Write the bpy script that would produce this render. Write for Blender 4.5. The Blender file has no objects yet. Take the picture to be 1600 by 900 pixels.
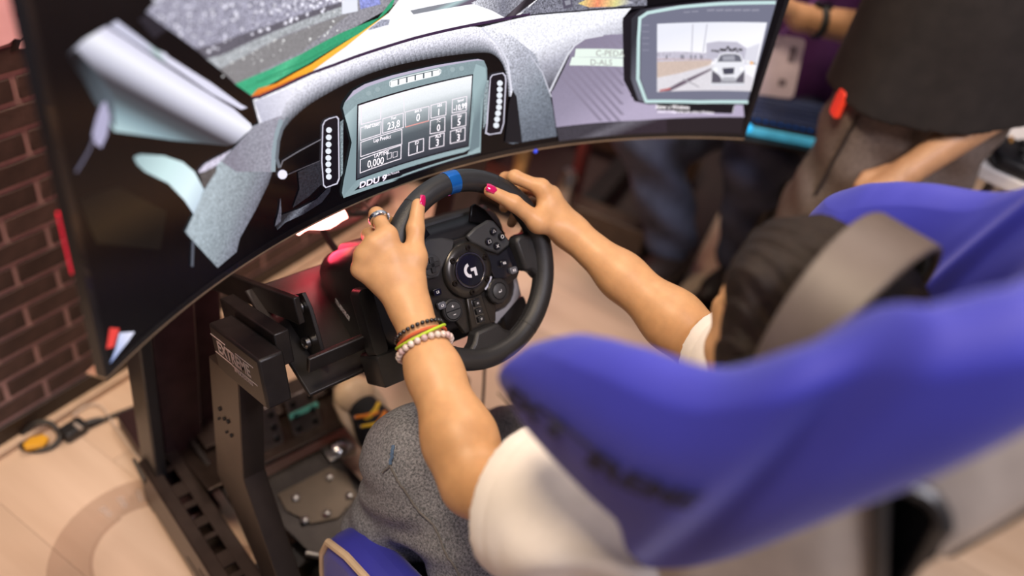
import bpy, bmesh, math, random
import numpy as np
from mathutils import Vector, Matrix
random.seed(7); rng = np.random.default_rng(7)
S = bpy.context.scene; C = S.collection
PI = math.pi
# ------------------------------------------------------------------ camera
CAM = Vector((-0.6564, -0.6529, 1.4379))
FPX = 1300.0
_p, _r, _h = math.radians(38.5), math.radians(11.9), math.radians(48.8)
_fw = Vector((math.sin(_h)*math.cos(_p), math.cos(_h)*math.cos(_p), -math.sin(_p)))
_r0 = Vector((math.cos(_h), -math.sin(_h), 0)); _u0 = _r0.cross(_fw)
_rt = _r0*math.cos(_r) + _u0*math.sin(_r); _up = _rt.cross(_fw)
cd = bpy.data.cameras.new('camera'); cam = bpy.data.objects.new('camera', cd); C.objects.link(cam)
cam.matrix_world = Matrix(((_rt.x, _up.x, -_fw.x, CAM.x), (_rt.y, _up.y, -_fw.y, CAM.y), (_rt.z, _up.z, -_fw.z, CAM.z), (0, 0, 0, 1)))
cd.sensor_width = 36.0; cd.lens = 36.0*FPX/1600.0; cd.clip_start = .01
cd.dof.use_dof = True; cd.dof.focus_distance = 1.12; cd.dof.aperture_fstop = 1.3
S.camera = cam
# ------------------------------------------------------------------ world, lights, exposure
w = bpy.data.worlds.new('world'); S.world = w; w.use_nodes = True
w.node_tree.nodes['Background'].inputs[0].default_value = (.80, .74, .86, 1)
w.node_tree.nodes['Background'].inputs[1].default_value = .16
def area(name, loc, target, size, power, col):
    l = bpy.data.lights.new(name, 'AREA'); l.energy = power; l.size = size; l.color = col
    o = bpy.data.objects.new(name, l); C.objects.link(o); o.location = loc
    o.rotation_euler = (Vector(target)-Vector(loc)).to_track_quat('-Z', 'Y').to_euler(); return o
area('ceiling_light', (-.9, .1, 3.3), (-.1, .1, .4), .7, 62, (1, .80, .58))
area('ceiling_light', (-.3, -1.9, 3.1), (.1, -.4, .8), .8, 52, (.94, .90, 1))
area('ceiling_light', (1.3, .9, 3.3), (1.2, .2, .4), .9, 48, (1, .82, .70))
S.view_settings.view_transform = 'Standard'; S.view_settings.look = 'None'
S.view_settings.exposure = 0.20; S.view_settings.gamma = 1; S.view_settings.use_curve_mapping = False
# ------------------------------------------------------------------ helpers
MATS = {}
def mat(name, col, rough=.5, metal=0., var=.12, scale=30., bump=0., bscale=200., emit=0., coat=0., spec=.5, col2=None, alpha=1., rand=0., stretch=None, sheen=0., trans=0.):
    if name in MATS: return MATS[name]
    m = bpy.data.materials.new(name); m.use_nodes = True; MATS[name] = m
    nt = m.node_tree; N = nt.nodes; K = nt.links; b = N['Principled BSDF']
    tc = N.new('ShaderNodeTexCoord'); src = tc.outputs['Object']
    if stretch:
        mp = N.new('ShaderNodeMapping'); mp.inputs['Scale'].default_value = stretch; K.new(src, mp.inputs[0]); src = mp.outputs[0]
    nz = N.new('ShaderNodeTexNoise'); nz.inputs['Scale'].default_value = scale; nz.inputs['Detail'].default_value = 4
    K.new(src, nz.inputs['Vector'])
    mx = N.new('ShaderNodeMix'); mx.data_type = 'RGBA'
    c2 = col2 if col2 else tuple(min(1, c*(1+var)) for c in col)
    c1 = col if col2 else tuple(c*(1-var) for c in col)
    mx.inputs[6].default_value = (*c1, 1); mx.inputs[7].default_value = (*c2, 1)
    rp = N.new('ShaderNodeMapRange'); rp.inputs[1].default_value = .3; rp.inputs[2].default_value = .7
    K.new(nz.outputs[0], rp.inputs[0]); K.new(rp.outputs[0], mx.inputs[0])
    out = mx.outputs[2]
    if rand:
        oi = N.new('ShaderNodeObjectInfo'); hv = N.new('ShaderNodeHueSaturation')
        r2 = N.new('ShaderNodeMapRange'); r2.inputs[3].default_value = 1-rand; r2.inputs[4].default_value = 1+rand
        K.new(oi.outputs['Random'], r2.inputs[0]); K.new(r2.outputs[0], hv.inputs['Value']); K.new(out, hv.inputs['Color']); out = hv.outputs[0]
    K.new(out, b.inputs['Base Color'])
    b.inputs['Roughness'].default_value = rough; b.inputs['Metallic'].default_value = metal
    b.inputs['Specular IOR Level'].default_value = spec; b.inputs['Coat Weight'].default_value = coat
    b.inputs['Sheen Weight'].default_value = sheen; b.inputs['Transmission Weight'].default_value = trans
    if alpha < 1: b.inputs['Alpha'].default_value = alpha
    if emit:
        K.new(out, b.inputs['Emission Color']); b.inputs['Emission Strength'].default_value = emit
    if bump:
        n2 = N.new('ShaderNodeTexNoise'); n2.inputs['Scale'].default_value = bscale; n2.inputs['Detail'].default_value = 3
        K.new(src, n2.inputs['Vector'])
        bp = N.new('ShaderNodeBump'); bp.inputs['Strength'].default_value = bump; bp.inputs['Distance'].default_value = .002
        K.new(n2.outputs[0], bp.inputs['Height']); K.new(bp.outputs[0], b.inputs['Normal'])
    return m
def link(o, parent=None):
    C.objects.link(o)
    if parent is not None: o.parent = parent
    return o
def tag(o, label, cat, group=None):
    o['label'] = label; o['category'] = cat
    if group: o['group'] = group
    return o
def struct(o): o['kind'] = 'structure'; return o
def thing(name, label, cat, loc=(0, 0, 0), group=None, M=None):
    o = bpy.data.objects.new(name, None); o.empty_display_size = .05; C.objects.link(o)
    if M is not None: o.matrix_world = M
    else: o.location = loc
    return tag(o, label, cat, group)
V = Vector
class MB:
    def __init__(s): s.v = []; s.f = []
    def add(s, vs, fs):
        k = len(s.v); s.v += [tuple(x) for x in vs]; s.f += [tuple(i+k for i in f) for f in fs]; return s
    def box(s, c, d, M=None):
        c = V(c); M = M or Matrix.Identity(3)
        vs = [c + M @ V((x*d[0]/2, y*d[1]/2, z*d[2]/2)) for z in (-1, 1) for y in (-1, 1) for x in (-1, 1)]
        return s.add(vs, [(0, 2, 3, 1), (4, 5, 7, 6), (0, 1, 5, 4), (2, 6, 7, 3), (0, 4, 6, 2), (1, 3, 7, 5)])
    def beam(s, p, q, wd, ht, up=(0, 0, 1)):
        p, q = V(p), V(q); a = (q-p).normalized(); sd = a.cross(V(up)).normalized(); u = sd.cross(a)
        M = Matrix((sd, a, u)).transposed()
        return s.box((p+q)/2, (wd, (q-p).length, ht), M)
    def prism(s, poly, d, M=None, o=(0, 0, 0)):
        # poly in local xy, extruded along local +z by d
        M = M or Matrix.Identity(3); o = V(o); n = len(poly)
        vs = [o + M @ V((x, y, 0)) for x, y in poly] + [o + M @ V((x, y, d)) for x, y in poly]
        return s.add(vs, [tuple(range(n-1, -1, -1)), tuple(range(n, 2*n))] + [(i, (i+1) % n, n+(i+1) % n, n+i) for i in range(n)])
    def tube(s, pts, r, n=10, closed=False, caps=True, flat=None):
        pts = [V(p) for p in pts]; m = len(pts); rs = r if isinstance(r, (list, tuple)) else [r]*m
        nrm = None; vs = []
        for i, p in enumerate(pts):
            a = pts[(i+1) % m] if (closed or i < m-1) else p; b = pts[i-1] if (closed or i > 0) else p
            t = (a-b).normalized()
            if nrm is None:
                nrm = t.cross(V((0, 0, 1)))
                if nrm.length < .1: nrm = t.cross(V((0, 1, 0)))
                nrm.normalize()
            else: nrm = (nrm - t*nrm.dot(t)).normalized()
            bn = t.cross(nrm)
            for j in range(n):
                an = 2*PI*j/n; vs.append(p + nrm*math.cos(an)*rs[i] + bn*math.sin(an)*rs[i]*(flat or 1))
        fs = []
        for i in range(m if closed else m-1):
            i2 = (i+1) % m
            for j in range(n): fs.append((i*n+j, i2*n+j, i2*n+(j+1) % n, i*n+(j+1) % n))
        if caps and not closed: fs += [tuple(range(n-1, -1, -1)), tuple((m-1)*n+j for j in range(n))]
        return s.add(vs, fs)
    def lathe(s, prof, M=None, o=(0, 0, 0), n=28, cap=True):
        # prof list of (r, z) about local z
        M = M or Matrix.Identity(3); o = V(o); vs = []; m = len(prof)
        for r, z in prof:
            for j in range(n): vs.append(o + M @ V((r*math.cos(2*PI*j/n), r*math.sin(2*PI*j/n), z)))
        fs = [(i*n+j, i*n+(j+1) % n, (i+1)*n+(j+1) % n, (i+1)*n+j) for i in range(m-1) for j in range(n)]
        if cap: fs += [tuple(range(n-1, -1, -1)), tuple((m-1)*n+j for j in range(n))]
        return s.add(vs, fs)
    def ball(s, c, r, n=10, M=None):
        c = V(c); r = r if isinstance(r, (list, tuple)) else (r, r, r); M = M or Matrix.Identity(3); k = n//2; vs = []
        for i in range(1, k):
            ph = PI*i/k
            for j in range(n): vs.append(c + M @ V((r[0]*math.sin(ph)*math.cos(2*PI*j/n), r[1]*math.sin(ph)*math.sin(2*PI*j/n), r[2]*math.cos(ph))))
        a = len(vs); vs += [c + M @ V((0, 0, r[2])), c - M @ V((0, 0, r[2]))]
        fs = [(i*n+j, (i+1)*n+j, (i+1)*n+(j+1) % n, i*n+(j+1) % n) for i in range(k-2) for j in range(n)]
        fs += [(a, j, (j+1) % n) for j in range(n)] + [(a+1, (k-2)*n+(j+1) % n, (k-2)*n+j) for j in range(n)]
        return s.add(vs, fs)
    def build(s, name, m, parent=None, smooth=False, bevel=0., seg=2, sub=0, angle=40):
        me = bpy.data.meshes.new(name); me.from_pydata(s.v, [], s.f); me.update()
        bm = bmesh.new(); bm.from_mesh(me); bmesh.ops.recalc_face_normals(bm, faces=bm.faces); bm.to_mesh(me); bm.free()
        if m: me.materials.append(m)
        o = bpy.data.objects.new(name, me); link(o, parent)
        if bevel:
            b = o.modifiers.new('bevel', 'BEVEL'); b.width = bevel; b.segments = seg; b.limit_method = 'ANGLE'; b.angle_limit = math.radians(35)
        if sub:
            b = o.modifiers.new('sub', 'SUBSURF'); b.levels = sub; b.render_levels = sub
        if smooth or bevel or sub:
            me.polygons.foreach_set('use_smooth', [True]*len(me.polygons))
            if not sub: me.set_sharp_from_angle(angle=math.radians(angle))
        return o
def text_mesh(s, size, name, m, parent, M, bold=.0, shear=0., ext=.0002, sx=1., align='CENTER'):
    c = bpy.data.curves.new('t', 'FONT'); c.body = s; c.size = size; c.align_x = align; c.align_y = 'CENTER'; c.extrude = ext; c.offset = bold; c.shear = shear; c.resolution_u = 3
    t = bpy.data.objects.new('t', c); C.objects.link(t); dg = bpy.context.evaluated_depsgraph_get(); dg.update()
    me = bpy.data.meshes.new_from_object(t.evaluated_get(dg)); bpy.data.objects.remove(t); bpy.data.curves.remove(c)
    for v in me.vertices: v.co.x *= sx
    me.transform(M); me.materials.clear(); me.materials.append(m)
    return link(bpy.data.objects.new(name, me), parent)
def frame(o, x, y):
    x = V(x).normalized(); y = V(y); y = (y - x*y.dot(x)).normalized(); z = x.cross(y); o = V(o)
    return Matrix(((x.x, y.x, z.x, o.x), (x.y, y.y, z.y, o.y), (x.z, y.z, z.z, o.z), (0, 0, 0, 1)))
def rot3(ax, deg): return Matrix.Rotation(math.radians(deg), 3, ax)
def rrect(wd, ht, r, n=4, cx=0, cy=0):
    out = []
    for sx, sy, a0 in ((1, 1, 0), (-1, 1, 90), (-1, -1, 180), (1, -1, 270)):
        for i in range(n+1):
            a = math.radians(a0+90*i/n); out.append((cx+sx*(wd/2-r)+r*math.cos(a), cy+sy*(ht/2-r)+r*math.sin(a)))
    return out
black_plastic = mat('black_plastic', (.012, .012, .013), .42, var=.2, bump=.05, bscale=900)
gloss_black = mat('gloss_black', (.006, .006, .008), .12, var=.1, coat=.5)
black_steel = mat('black_powder_steel', (.020, .017, .016), .38, metal=.35, var=.25, scale=40, bump=.12, bscale=1500)
steel = mat('brushed_steel', (.42, .41, .40), .3, metal=1, var=.12, stretch=(1, 8, 1))
rubber = mat('black_rubber', (.012, .012, .012), .7)
# ------------------------------------------------------------------ setting: floor and brick wall
WD = V((.962, .273, 0)).normalized(); WN = V((-.273, .962, 0)).normalized(); WB = V((-.539, .688, 0))
Mw = Matrix((WD, WN, V((0, 0, 1)))).transposed()
fl = MB().box((1.2, .6, -.02), (8, 7, .02)).build('floor', mat('floor_substrate', (.20, .14, .10), .8)); struct(fl)
plank_m = mat('pale_oak_laminate', (.50, .355, .245), .34, var=.16, scale=9, stretch=(1, .12, 1), rand=.10, col2=(.66, .50, .37), bump=.05, bscale=60)
pm = MB().box((0, 0, -.005), (.1893, 1.1992, .0098)).build('floor_plank', plank_m, fl)
pme = pm.data; first = True
rotz = math.atan2(WD.y, WD.x)
for i in range(-9, 26):
    off = (i*.413) % 1.2
    for j in range(-3, 5):
        u, v = i*.19+.02, j*1.2+off-1.2
        p = WB + WD*u + WN*v
        if p.x < -1.6 or p.x > 4.6 or p.y < -2.1 or p.y > 3.9 or (v > 0.7 and u < 1.3): continue
        if first: o = pm; first = False
        else:
            o = pm.copy(); link(o, fl)
        o.location = p; o.rotation_euler = (0, 0, rotz)
# brick wall: mortar slab with each brick proud of it
mortar = mat('rose_grey_mortar', (.47, .315, .30), .85, var=.15, bump=.2)
wl_ = MB().box(WB + WD*.26 + WN*.0395 + V((0, 0, .6)), (1.9, .09, 1.2), Mw).build('wall_left', mortar); struct(wl_)
brick_m = mat('dark_brown_brick', (.078, .047, .041), .75, var=.3, scale=35, rand=.25, bump=.35, bscale=160)
def brick_mesh(L):
    return MB().box((0, -.002, 0), (L, .014, .0385)).build('brick', brick_m, wl_, bevel=.0015, seg=1)
bk = brick_mesh(.1355); firstb = True
courses = [0.087+.049*i for i in range(0, 22)]
for r, z in enumerate(courses):
    for k in range(-5, 9):
        s = k*.1465 + (.0365 + (.0733 if r % 2 else 0)) + .002
        if s < -.68 or s > 1.18: continue
        if firstb: o = bk; firstb = False
        else: o = bk.copy(); link(o, wl_)
        o.location = WB + WD*s + V((0, 0, z)); o.rotation_euler = (0, 0, rotz)
bb = MB().box(WB + WD*.26 + V((0, 0, .029)) - WN*.004, (1.9, .016, .056), Mw).build('baseboard_left', mat('dark_skirting', (.028, .017, .012), .5), bevel=.003); struct(bb)
tr = MB().box(WB + WD*.26 + V((0, 0, .009)) - WN*.02, (1.9, .018, .018), Mw).build('trim_1', mat('pale_shoe_moulding', (.55, .40, .28), .5), bevel=.004); struct(tr)
# small lit poster on the wall
po = thing('wall_poster', 'pink lit paper poster with torn dark lower edge on brick wall', 'poster', WB + WD*.2 + V((0, 0, .80)))
def onwall(s, z, off): return WB + WD*s + V((0, 0, z)) - WN*off - po.location
vs = [(.0, .806), (.03, .800), (.06, .797), (.1, .800), (.13, .796), (.16, .799), (.19, .801), (.2, .806), (.21, .802), (.222, .808), (.232, .803), (.25, .808), (.262, .812), (.27, 1.05), (0, 1.05)]
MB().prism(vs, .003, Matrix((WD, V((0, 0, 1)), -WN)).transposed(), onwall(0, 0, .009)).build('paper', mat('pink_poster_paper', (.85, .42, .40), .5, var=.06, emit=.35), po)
MB().prism([(.19, .785), (.262, .792), (.262, .811), (.2, .806)], .0015, Matrix((WD, V((0, 0, 1)), -WN)).transposed(), onwall(0, 0, .0085)).build('torn_backing', mat('poster_dark_tear', (.02, .01, .01), .7), po)
MB().prism([(.205, .788), (.217, .786), (.226, .793), (.236, .789), (.248, .792), (.25, .802), (.236, .800), (.222, .802), (.21, .797)], .002, Matrix((WD, V((0, 0, 1)), -WN)).transposed(), onwall(0, 0, .010)).build('paper_scrap', MATS['pink_poster_paper'], po)
MB().prism([(.213, .838), (.226, .836), (.227, .843), (.214, .845)], .001, Matrix((WD, V((0, 0, 1)), -WN)).transposed(), onwall(0, 0, .0125)).build('printed_mark', mat('crimson_ink', (.5, .03, .08), .5), po)
SCREEN=[
([-5814,2047,-5330,1926,-4715,1313,-4882,929,-5699,1501],[(0,(.006,.004,.003)),(.5,(.022,.013,.006)),(1,(.005,.004,.003))],0,[-5323,1957,-5399,1228]),
([-4734,3330,-4399,3387,-4048,3209,-4573,3107],(.02,.017,.025),0,0),
([-5601,3284,-5392,3346,-5118,3377,-4919,3211,-4146,2524,-3592,2047,-3359,1787,-3334,1723,-3437,1697,-3603,1642,-3732,1654,-4496,2036,-5228,2442,-5282,2572,-5392,2788,-5484,3044,-5563,3206],[(0,(.6,.58,.78)),(.22,(.92,.92,1.0)),(.36,(.55,.55,.66)),(.52,(.045,.04,.05)),(.66,(.07,.085,.1)),(.82,(.25,.36,.41)),(1,(.5,.68,.72))],0,[-4432,2847,-4967,2217]),
([-5601,3284,-5493,3302,-5314,3040,-5172,2762,-5206,2465,-5282,2572,-5392,2788,-5493,3070],[(0,(.004,.004,.006)),(1,(.1,.13,.16))],0,[-5593,3095,-5091,2793]),
([-5080,3372,-4983,3389,-4763,3187,-4560,2994,-4452,2929,-4425,2889,-3882,2436,-3483,2062,-3391,1993,-3489,2004,-3896,2328,-4299,2695,-4600,2957],[(0,(.62,.62,.78)),(.5,(.42,.55,.55)),(1,(.75,.74,.9))],0,[-4636,2944,-4491,2997]),
([-5322,2748,-5272,2752,-5251,2597,-5329,2441,-5423,2363,-5492,2451,-5498,2528,-5407,2661],(.42,.4,.58),0,0),
([-5488,2501,-5583,2409,-5564,2394,-5469,2486],(.16,.15,.22),0,0),
([-5574,2416,-5680,2351,-5664,2333,-5557,2399],(.16,.15,.22),0,0),
([-5671,2356,-5776,2298,-5760,2280,-5655,2338],(.16,.15,.22),0,0),
([-5045,2096,-4959,2084,-4653,1932,-4402,1747,-4256,1567,-4146,1295,-4329,1062,-4450,1317,-4643,1613,-4928,1881,-5019,2009],[(0,(.32,.45,.48)),(.4,(.6,.8,.82)),(.75,(.75,.92,.97)),(1,(.5,.6,.72))],0,[-5045,2096,-4309,1059]),
([-4515,3423,-4321,4068,-3512,5481,3579,5900,4500,3004,3232,2684,1509,2805,-808,3181,-2216,3014],[(0,(.3,.3,.38)),(.4,(.62,.64,.74)),(1,(.8,.82,.9))],.1,[-791,2945,-968,5445]),
([-4630,3371,-4550,3408,-4449,3429,-4370,3555,-813,3258,-934,2726,-1140,2645,-3313,2104,-3537,2310,-3730,2542,-3991,2797],(.3,.29,.33),.35,0),
([-4630,3371,-4449,3429,-4370,3555,-1770,3048,-1888,2836,-2904,2798,-3838,2792,-3991,2797,-4322,3096],(.34,.33,.42),.7,0),
([-4053,2861,-3833,2831,-2902,2826,-1888,2859,-1888,2806,-2810,2748,-3715,2675,-3921,2709],(.13,.12,.15),.3,0),
([-3921,2709,-3713,2689,-2810,2748,-1888,2806,-1887,2707,-2815,2662,-3701,2547,-3757,2550],(.42,.44,.47),.5,0),
([-3757,2550,-2815,2647,-1887,2700,-1765,2692,-2528,2412,-3536,2317],(.25,.24,.25),.2,0),
([-3555,2323,-3030,2334,-2529,2382,-1917,2489,-1294,2559,-1012,2801,-1068,2666,-1211,2577,-1604,2424,-2432,2233,-3041,2156,-3322,2114],[(0,(.05,.42,.22)),(.5,(.09,.52,.28)),(1,(.04,.36,.18))],.15,[-2929,2366,-2740,2145]),
([-3235,2237,-2523,2267,-2531,2283,-3241,2252],(.03,.28,.14),0,0),
([-2534,2266,-1802,2380,-1812,2396,-2542,2282],(.03,.28,.14),0,0),
([-3383,2223,-2828,2218,-2835,2235,-3388,2239],(.04,.33,.17),0,0),
([-3332,2110,-3219,2165,-2942,2141,-2381,2220,-1604,2424,-1127,2595,-906,2786,-963,2682,-1187,2524,-1812,2307,-2394,2120,-2845,2081,-3208,2055],[(0,(.8,.2,.03)),(.3,(.95,.42,.03)),(1,(1.0,.66,.1))],.1,[-3284,2095,-983,2652]),
([-3313,2104,-3045,2103,-2537,2127,-2394,2120,-2845,2081,-3208,2055],(.62,.14,.02),.3,0),
([-1888,2882,-1887,2715,-1632,2706,-1646,2900],(.8,.82,.92),0,0),
([-1614,2857,-1307,2877,-1259,2728,-1591,2722],(.3,.33,.72),.4,0),
([-1127,2595,-906,2786,-709,3247,1791,3076,1436,2465,1333,2268,589,2241,-78,2211,-1170,2164,-2020,2129,-2394,2120,-1812,2307],(.97,.96,1.0),0,0),
([-1458,2452,-1240,2533,-1102,2509,-1120,2447,-1447,2434],(.35,.36,.45),.5,0),
([-764,2570,-117,2581,496,2599,596,2518,-110,2512,-707,2511],[(0,(.25,.26,.3)),(.5,(.45,.6,.62)),(1,(.15,.12,.17))],0,[-119,2598,-84,2474]),
([272,2535,592,2624,1417,2693,1278,2329,927,2250,659,2387],[(0,(.65,.65,.72)),(.5,(.2,.2,.25)),(1,(.35,.35,.4))],.5,[335,2475,1352,2425]),
([1152,2265,1436,2465,1466,2735,3308,2828,3443,2312,2182,2268],(.2,.2,.25),.8,0),
([2183,2374,2426,2469,2888,2456,3201,2354,2867,2300,2404,2306],[(0,(.75,.65,.25)),(.35,(.85,.28,.15)),(.7,(.75,.7,.3)),(1,(.45,.45,.55))],.3,[2216,2382,3143,2354]),
([819,2215,973,2319,1285,2548,1506,2823,1754,2811,1413,2466,1166,2320,1011,2223],[(0,(.02,.015,.02)),(.5,(.1,.08,.1)),(1,(.02,.015,.02))],0,[990,2427,1166,2320]),
([1879,2465,2046,2484,2100,2330,1945,2300],(.1,.09,.13),0,0),
([1932,2424,2032,2438,2057,2370,1969,2356],(.3,.3,.36),0,0),
([-3307,2056,-3299,2057,-3066,1077,-3070,1052],[(0,(.97,.96,1.0)),(.3,(.86,.85,.95)),(.58,(.5,.5,.58)),(.84,(.2,.21,.25)),(1,(.05,.05,.06))],.3,[-3303,2057,-3068,1064]),
([-3299,2057,-3290,2058,-3062,1110,-3066,1077],[(0,(.97,.96,1.0)),(.3,(.86,.85,.95)),(.58,(.5,.5,.58)),(.84,(.2,.21,.25)),(1,(.05,.05,.06))],.3,[-3295,2057,-3064,1093]),
([-3290,2058,-3279,2059,-3057,1150,-3062,1110],[(0,(.97,.96,1.0)),(.3,(.86,.85,.95)),(.58,(.5,.5,.58)),(.84,(.2,.21,.25)),(1,(.05,.05,.06))],.3,[-3285,2058,-3059,1130]),
([-3279,2059,-3263,2060,-3049,1192,-3057,1150],[(0,(.97,.96,1.0)),(.3,(.86,.85,.95)),(.58,(.5,.5,.58)),(.84,(.2,.21,.25)),(1,(.05,.05,.06))],.3,[-3271,2059,-3053,1171]),
([-3263,2060,-3240,2061,-3039,1236,-3049,1192],[(0,(.97,.96,1.0)),(.3,(.86,.85,.95)),(.58,(.5,.5,.58)),(.84,(.2,.21,.25)),(1,(.05,.05,.06))],.3,[-3251,2060,-3044,1214]),
([-3240,2061,-3207,2062,-3024,1276,-3039,1236],[(0,(.97,.96,1.0)),(.3,(.86,.85,.95)),(.58,(.5,.5,.58)),(.84,(.2,.21,.25)),(1,(.05,.05,.06))],.3,[-3223,2062,-3032,1256]),
([-3207,2062,-3163,2063,-3007,1316,-3024,1276],[(0,(.97,.96,1.0)),(.3,(.86,.85,.95)),(.58,(.5,.5,.58)),(.84,(.2,.21,.25)),(1,(.05,.05,.06))],.3,[-3185,2063,-3016,1296]),
([-3163,2063,-3109,2064,-2988,1358,-3007,1316],[(0,(.97,.96,1.0)),(.3,(.86,.85,.95)),(.58,(.5,.5,.58)),(.84,(.2,.21,.25)),(1,(.05,.05,.06))],.3,[-3136,2064,-2998,1337]),
([-3109,2064,-3048,2066,-2966,1400,-2988,1358],[(0,(.97,.96,1.0)),(.3,(.86,.85,.95)),(.58,(.5,.5,.58)),(.84,(.2,.21,.25)),(1,(.05,.05,.06))],.3,[-3079,2065,-2977,1379]),
([-3048,2066,-2982,2068,-2941,1442,-2966,1400],[(0,(.97,.96,1.0)),(.3,(.86,.85,.95)),(.58,(.5,.5,.58)),(.84,(.2,.21,.25)),(1,(.05,.05,.06))],.3,[-3015,2067,-2953,1421]),
([-2982,2068,-2914,2070,-2910,1481,-2941,1442],[(0,(.97,.96,1.0)),(.3,(.86,.85,.95)),(.58,(.5,.5,.58)),(.84,(.2,.21,.25)),(1,(.05,.05,.06))],.3,[-2948,2069,-2925,1461]),
([-2914,2070,-2845,2074,-2874,1517,-2910,1481],[(0,(.97,.96,1.0)),(.3,(.86,.85,.95)),(.58,(.5,.5,.58)),(.84,(.2,.21,.25)),(1,(.05,.05,.06))],.3,[-2879,2072,-2892,1499]),
([-2845,2074,-2774,2079,-2831,1549,-2874,1517],[(0,(.97,.96,1.0)),(.3,(.86,.85,.95)),(.58,(.5,.5,.58)),(.84,(.2,.21,.25)),(1,(.05,.05,.06))],.3,[-2810,2076,-2853,1533]),
([-2774,2079,-2699,2085,-2783,1580,-2831,1549],[(0,(.97,.96,1.0)),(.3,(.86,.85,.95)),(.58,(.5,.5,.58)),(.84,(.2,.21,.25)),(1,(.05,.05,.06))],.3,[-2736,2082,-2807,1565]),
([-2699,2085,-2620,2092,-2730,1610,-2783,1580],[(0,(.97,.96,1.0)),(.3,(.86,.85,.95)),(.58,(.5,.5,.58)),(.84,(.2,.21,.25)),(1,(.05,.05,.06))],.3,[-2660,2089,-2757,1595]),
([-2620,2092,-2542,2100,-2673,1637,-2730,1610],[(0,(.97,.96,1.0)),(.3,(.86,.85,.95)),(.58,(.5,.5,.58)),(.84,(.2,.21,.25)),(1,(.05,.05,.06))],.3,[-2581,2096,-2702,1623]),
([-2542,2100,-2466,2107,-2613,1662,-2673,1637],[(0,(.97,.96,1.0)),(.3,(.86,.85,.95)),(.58,(.5,.5,.58)),(.84,(.2,.21,.25)),(1,(.05,.05,.06))],.3,[-2504,2103,-2643,1649]),
([-2466,2107,-2394,2112,-2552,1685,-2613,1662],[(0,(.97,.96,1.0)),(.3,(.86,.85,.95)),(.58,(.5,.5,.58)),(.84,(.2,.21,.25)),(1,(.05,.05,.06))],.3,[-2430,2109,-2583,1673]),
([-2394,2112,-2328,2115,-2488,1704,-2552,1685],[(0,(.97,.96,1.0)),(.3,(.86,.85,.95)),(.58,(.5,.5,.58)),(.84,(.2,.21,.25)),(1,(.05,.05,.06))],.3,[-2361,2114,-2520,1694]),
([-2328,2115,-2265,2117,-2422,1721,-2488,1704],[(0,(.97,.96,1.0)),(.3,(.86,.85,.95)),(.58,(.5,.5,.58)),(.84,(.2,.21,.25)),(1,(.05,.05,.06))],.3,[-2297,2116,-2455,1713]),
([-2265,2117,-2205,2118,-2353,1736,-2422,1721],[(0,(.97,.96,1.0)),(.3,(.86,.85,.95)),(.58,(.5,.5,.58)),(.84,(.2,.21,.25)),(1,(.05,.05,.06))],.3,[-2235,2117,-2387,1729]),
([-2205,2118,-2145,2118,-2281,1750,-2353,1736],[(0,(.97,.96,1.0)),(.3,(.86,.85,.95)),(.58,(.5,.5,.58)),(.84,(.2,.21,.25)),(1,(.05,.05,.06))],.3,[-2175,2118,-2317,1743]),
([-2145,2118,-2084,2119,-2205,1763,-2281,1750],[(0,(.97,.96,1.0)),(.3,(.86,.85,.95)),(.58,(.5,.5,.58)),(.84,(.2,.21,.25)),(1,(.05,.05,.06))],.3,[-2115,2118,-2243,1756]),
([-2084,2119,-2020,2121,-2127,1776,-2205,1763],[(0,(.97,.96,1.0)),(.3,(.86,.85,.95)),(.58,(.5,.5,.58)),(.84,(.2,.21,.25)),(1,(.05,.05,.06))],.3,[-2052,2120,-2166,1769]),
([-2020,2121,-1952,2124,-2044,1789,-2127,1776],[(0,(.97,.96,1.0)),(.3,(.86,.85,.95)),(.58,(.5,.5,.58)),(.84,(.2,.21,.25)),(1,(.05,.05,.06))],.3,[-1986,2122,-2086,1783]),
([-1952,2124,-1883,2128,-1957,1803,-2044,1789],[(0,(.97,.96,1.0)),(.3,(.86,.85,.95)),(.58,(.5,.5,.58)),(.84,(.2,.21,.25)),(1,(.05,.05,.06))],.3,[-1918,2126,-2001,1796]),
([-1883,2128,-1812,2132,-1867,1816,-1957,1803],[(0,(.97,.96,1.0)),(.3,(.86,.85,.95)),(.58,(.5,.5,.58)),(.84,(.2,.21,.25)),(1,(.05,.05,.06))],.3,[-1848,2130,-1912,1809]),
([-1812,2132,-1741,2137,-1774,1828,-1867,1816],[(0,(.97,.96,1.0)),(.3,(.86,.85,.95)),(.58,(.5,.5,.58)),(.84,(.2,.21,.25)),(1,(.05,.05,.06))],.3,[-1777,2134,-1821,1822]),
([-1741,2137,-1669,2141,-1682,1839,-1774,1828],[(0,(.97,.96,1.0)),(.3,(.86,.85,.95)),(.58,(.5,.5,.58)),(.84,(.2,.21,.25)),(1,(.05,.05,.06))],.3,[-1705,2139,-1728,1833]),
([-1669,2141,-1598,2145,-1591,1848,-1682,1839],[(0,(.97,.96,1.0)),(.3,(.86,.85,.95)),(.58,(.5,.5,.58)),(.84,(.2,.21,.25)),(1,(.05,.05,.06))],.3,[-1634,2143,-1637,1843]),
([-1598,2145,-1528,2149,-1501,1855,-1591,1848],[(0,(.97,.96,1.0)),(.3,(.86,.85,.95)),(.58,(.5,.5,.58)),(.84,(.2,.21,.25)),(1,(.05,.05,.06))],.3,[-1563,2147,-1546,1851]),
([-1528,2149,-1460,2152,-1411,1861,-1501,1855],[(0,(.97,.96,1.0)),(.3,(.86,.85,.95)),(.58,(.5,.5,.58)),(.84,(.2,.21,.25)),(1,(.05,.05,.06))],.3,[-1494,2150,-1456,1858]),
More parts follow.
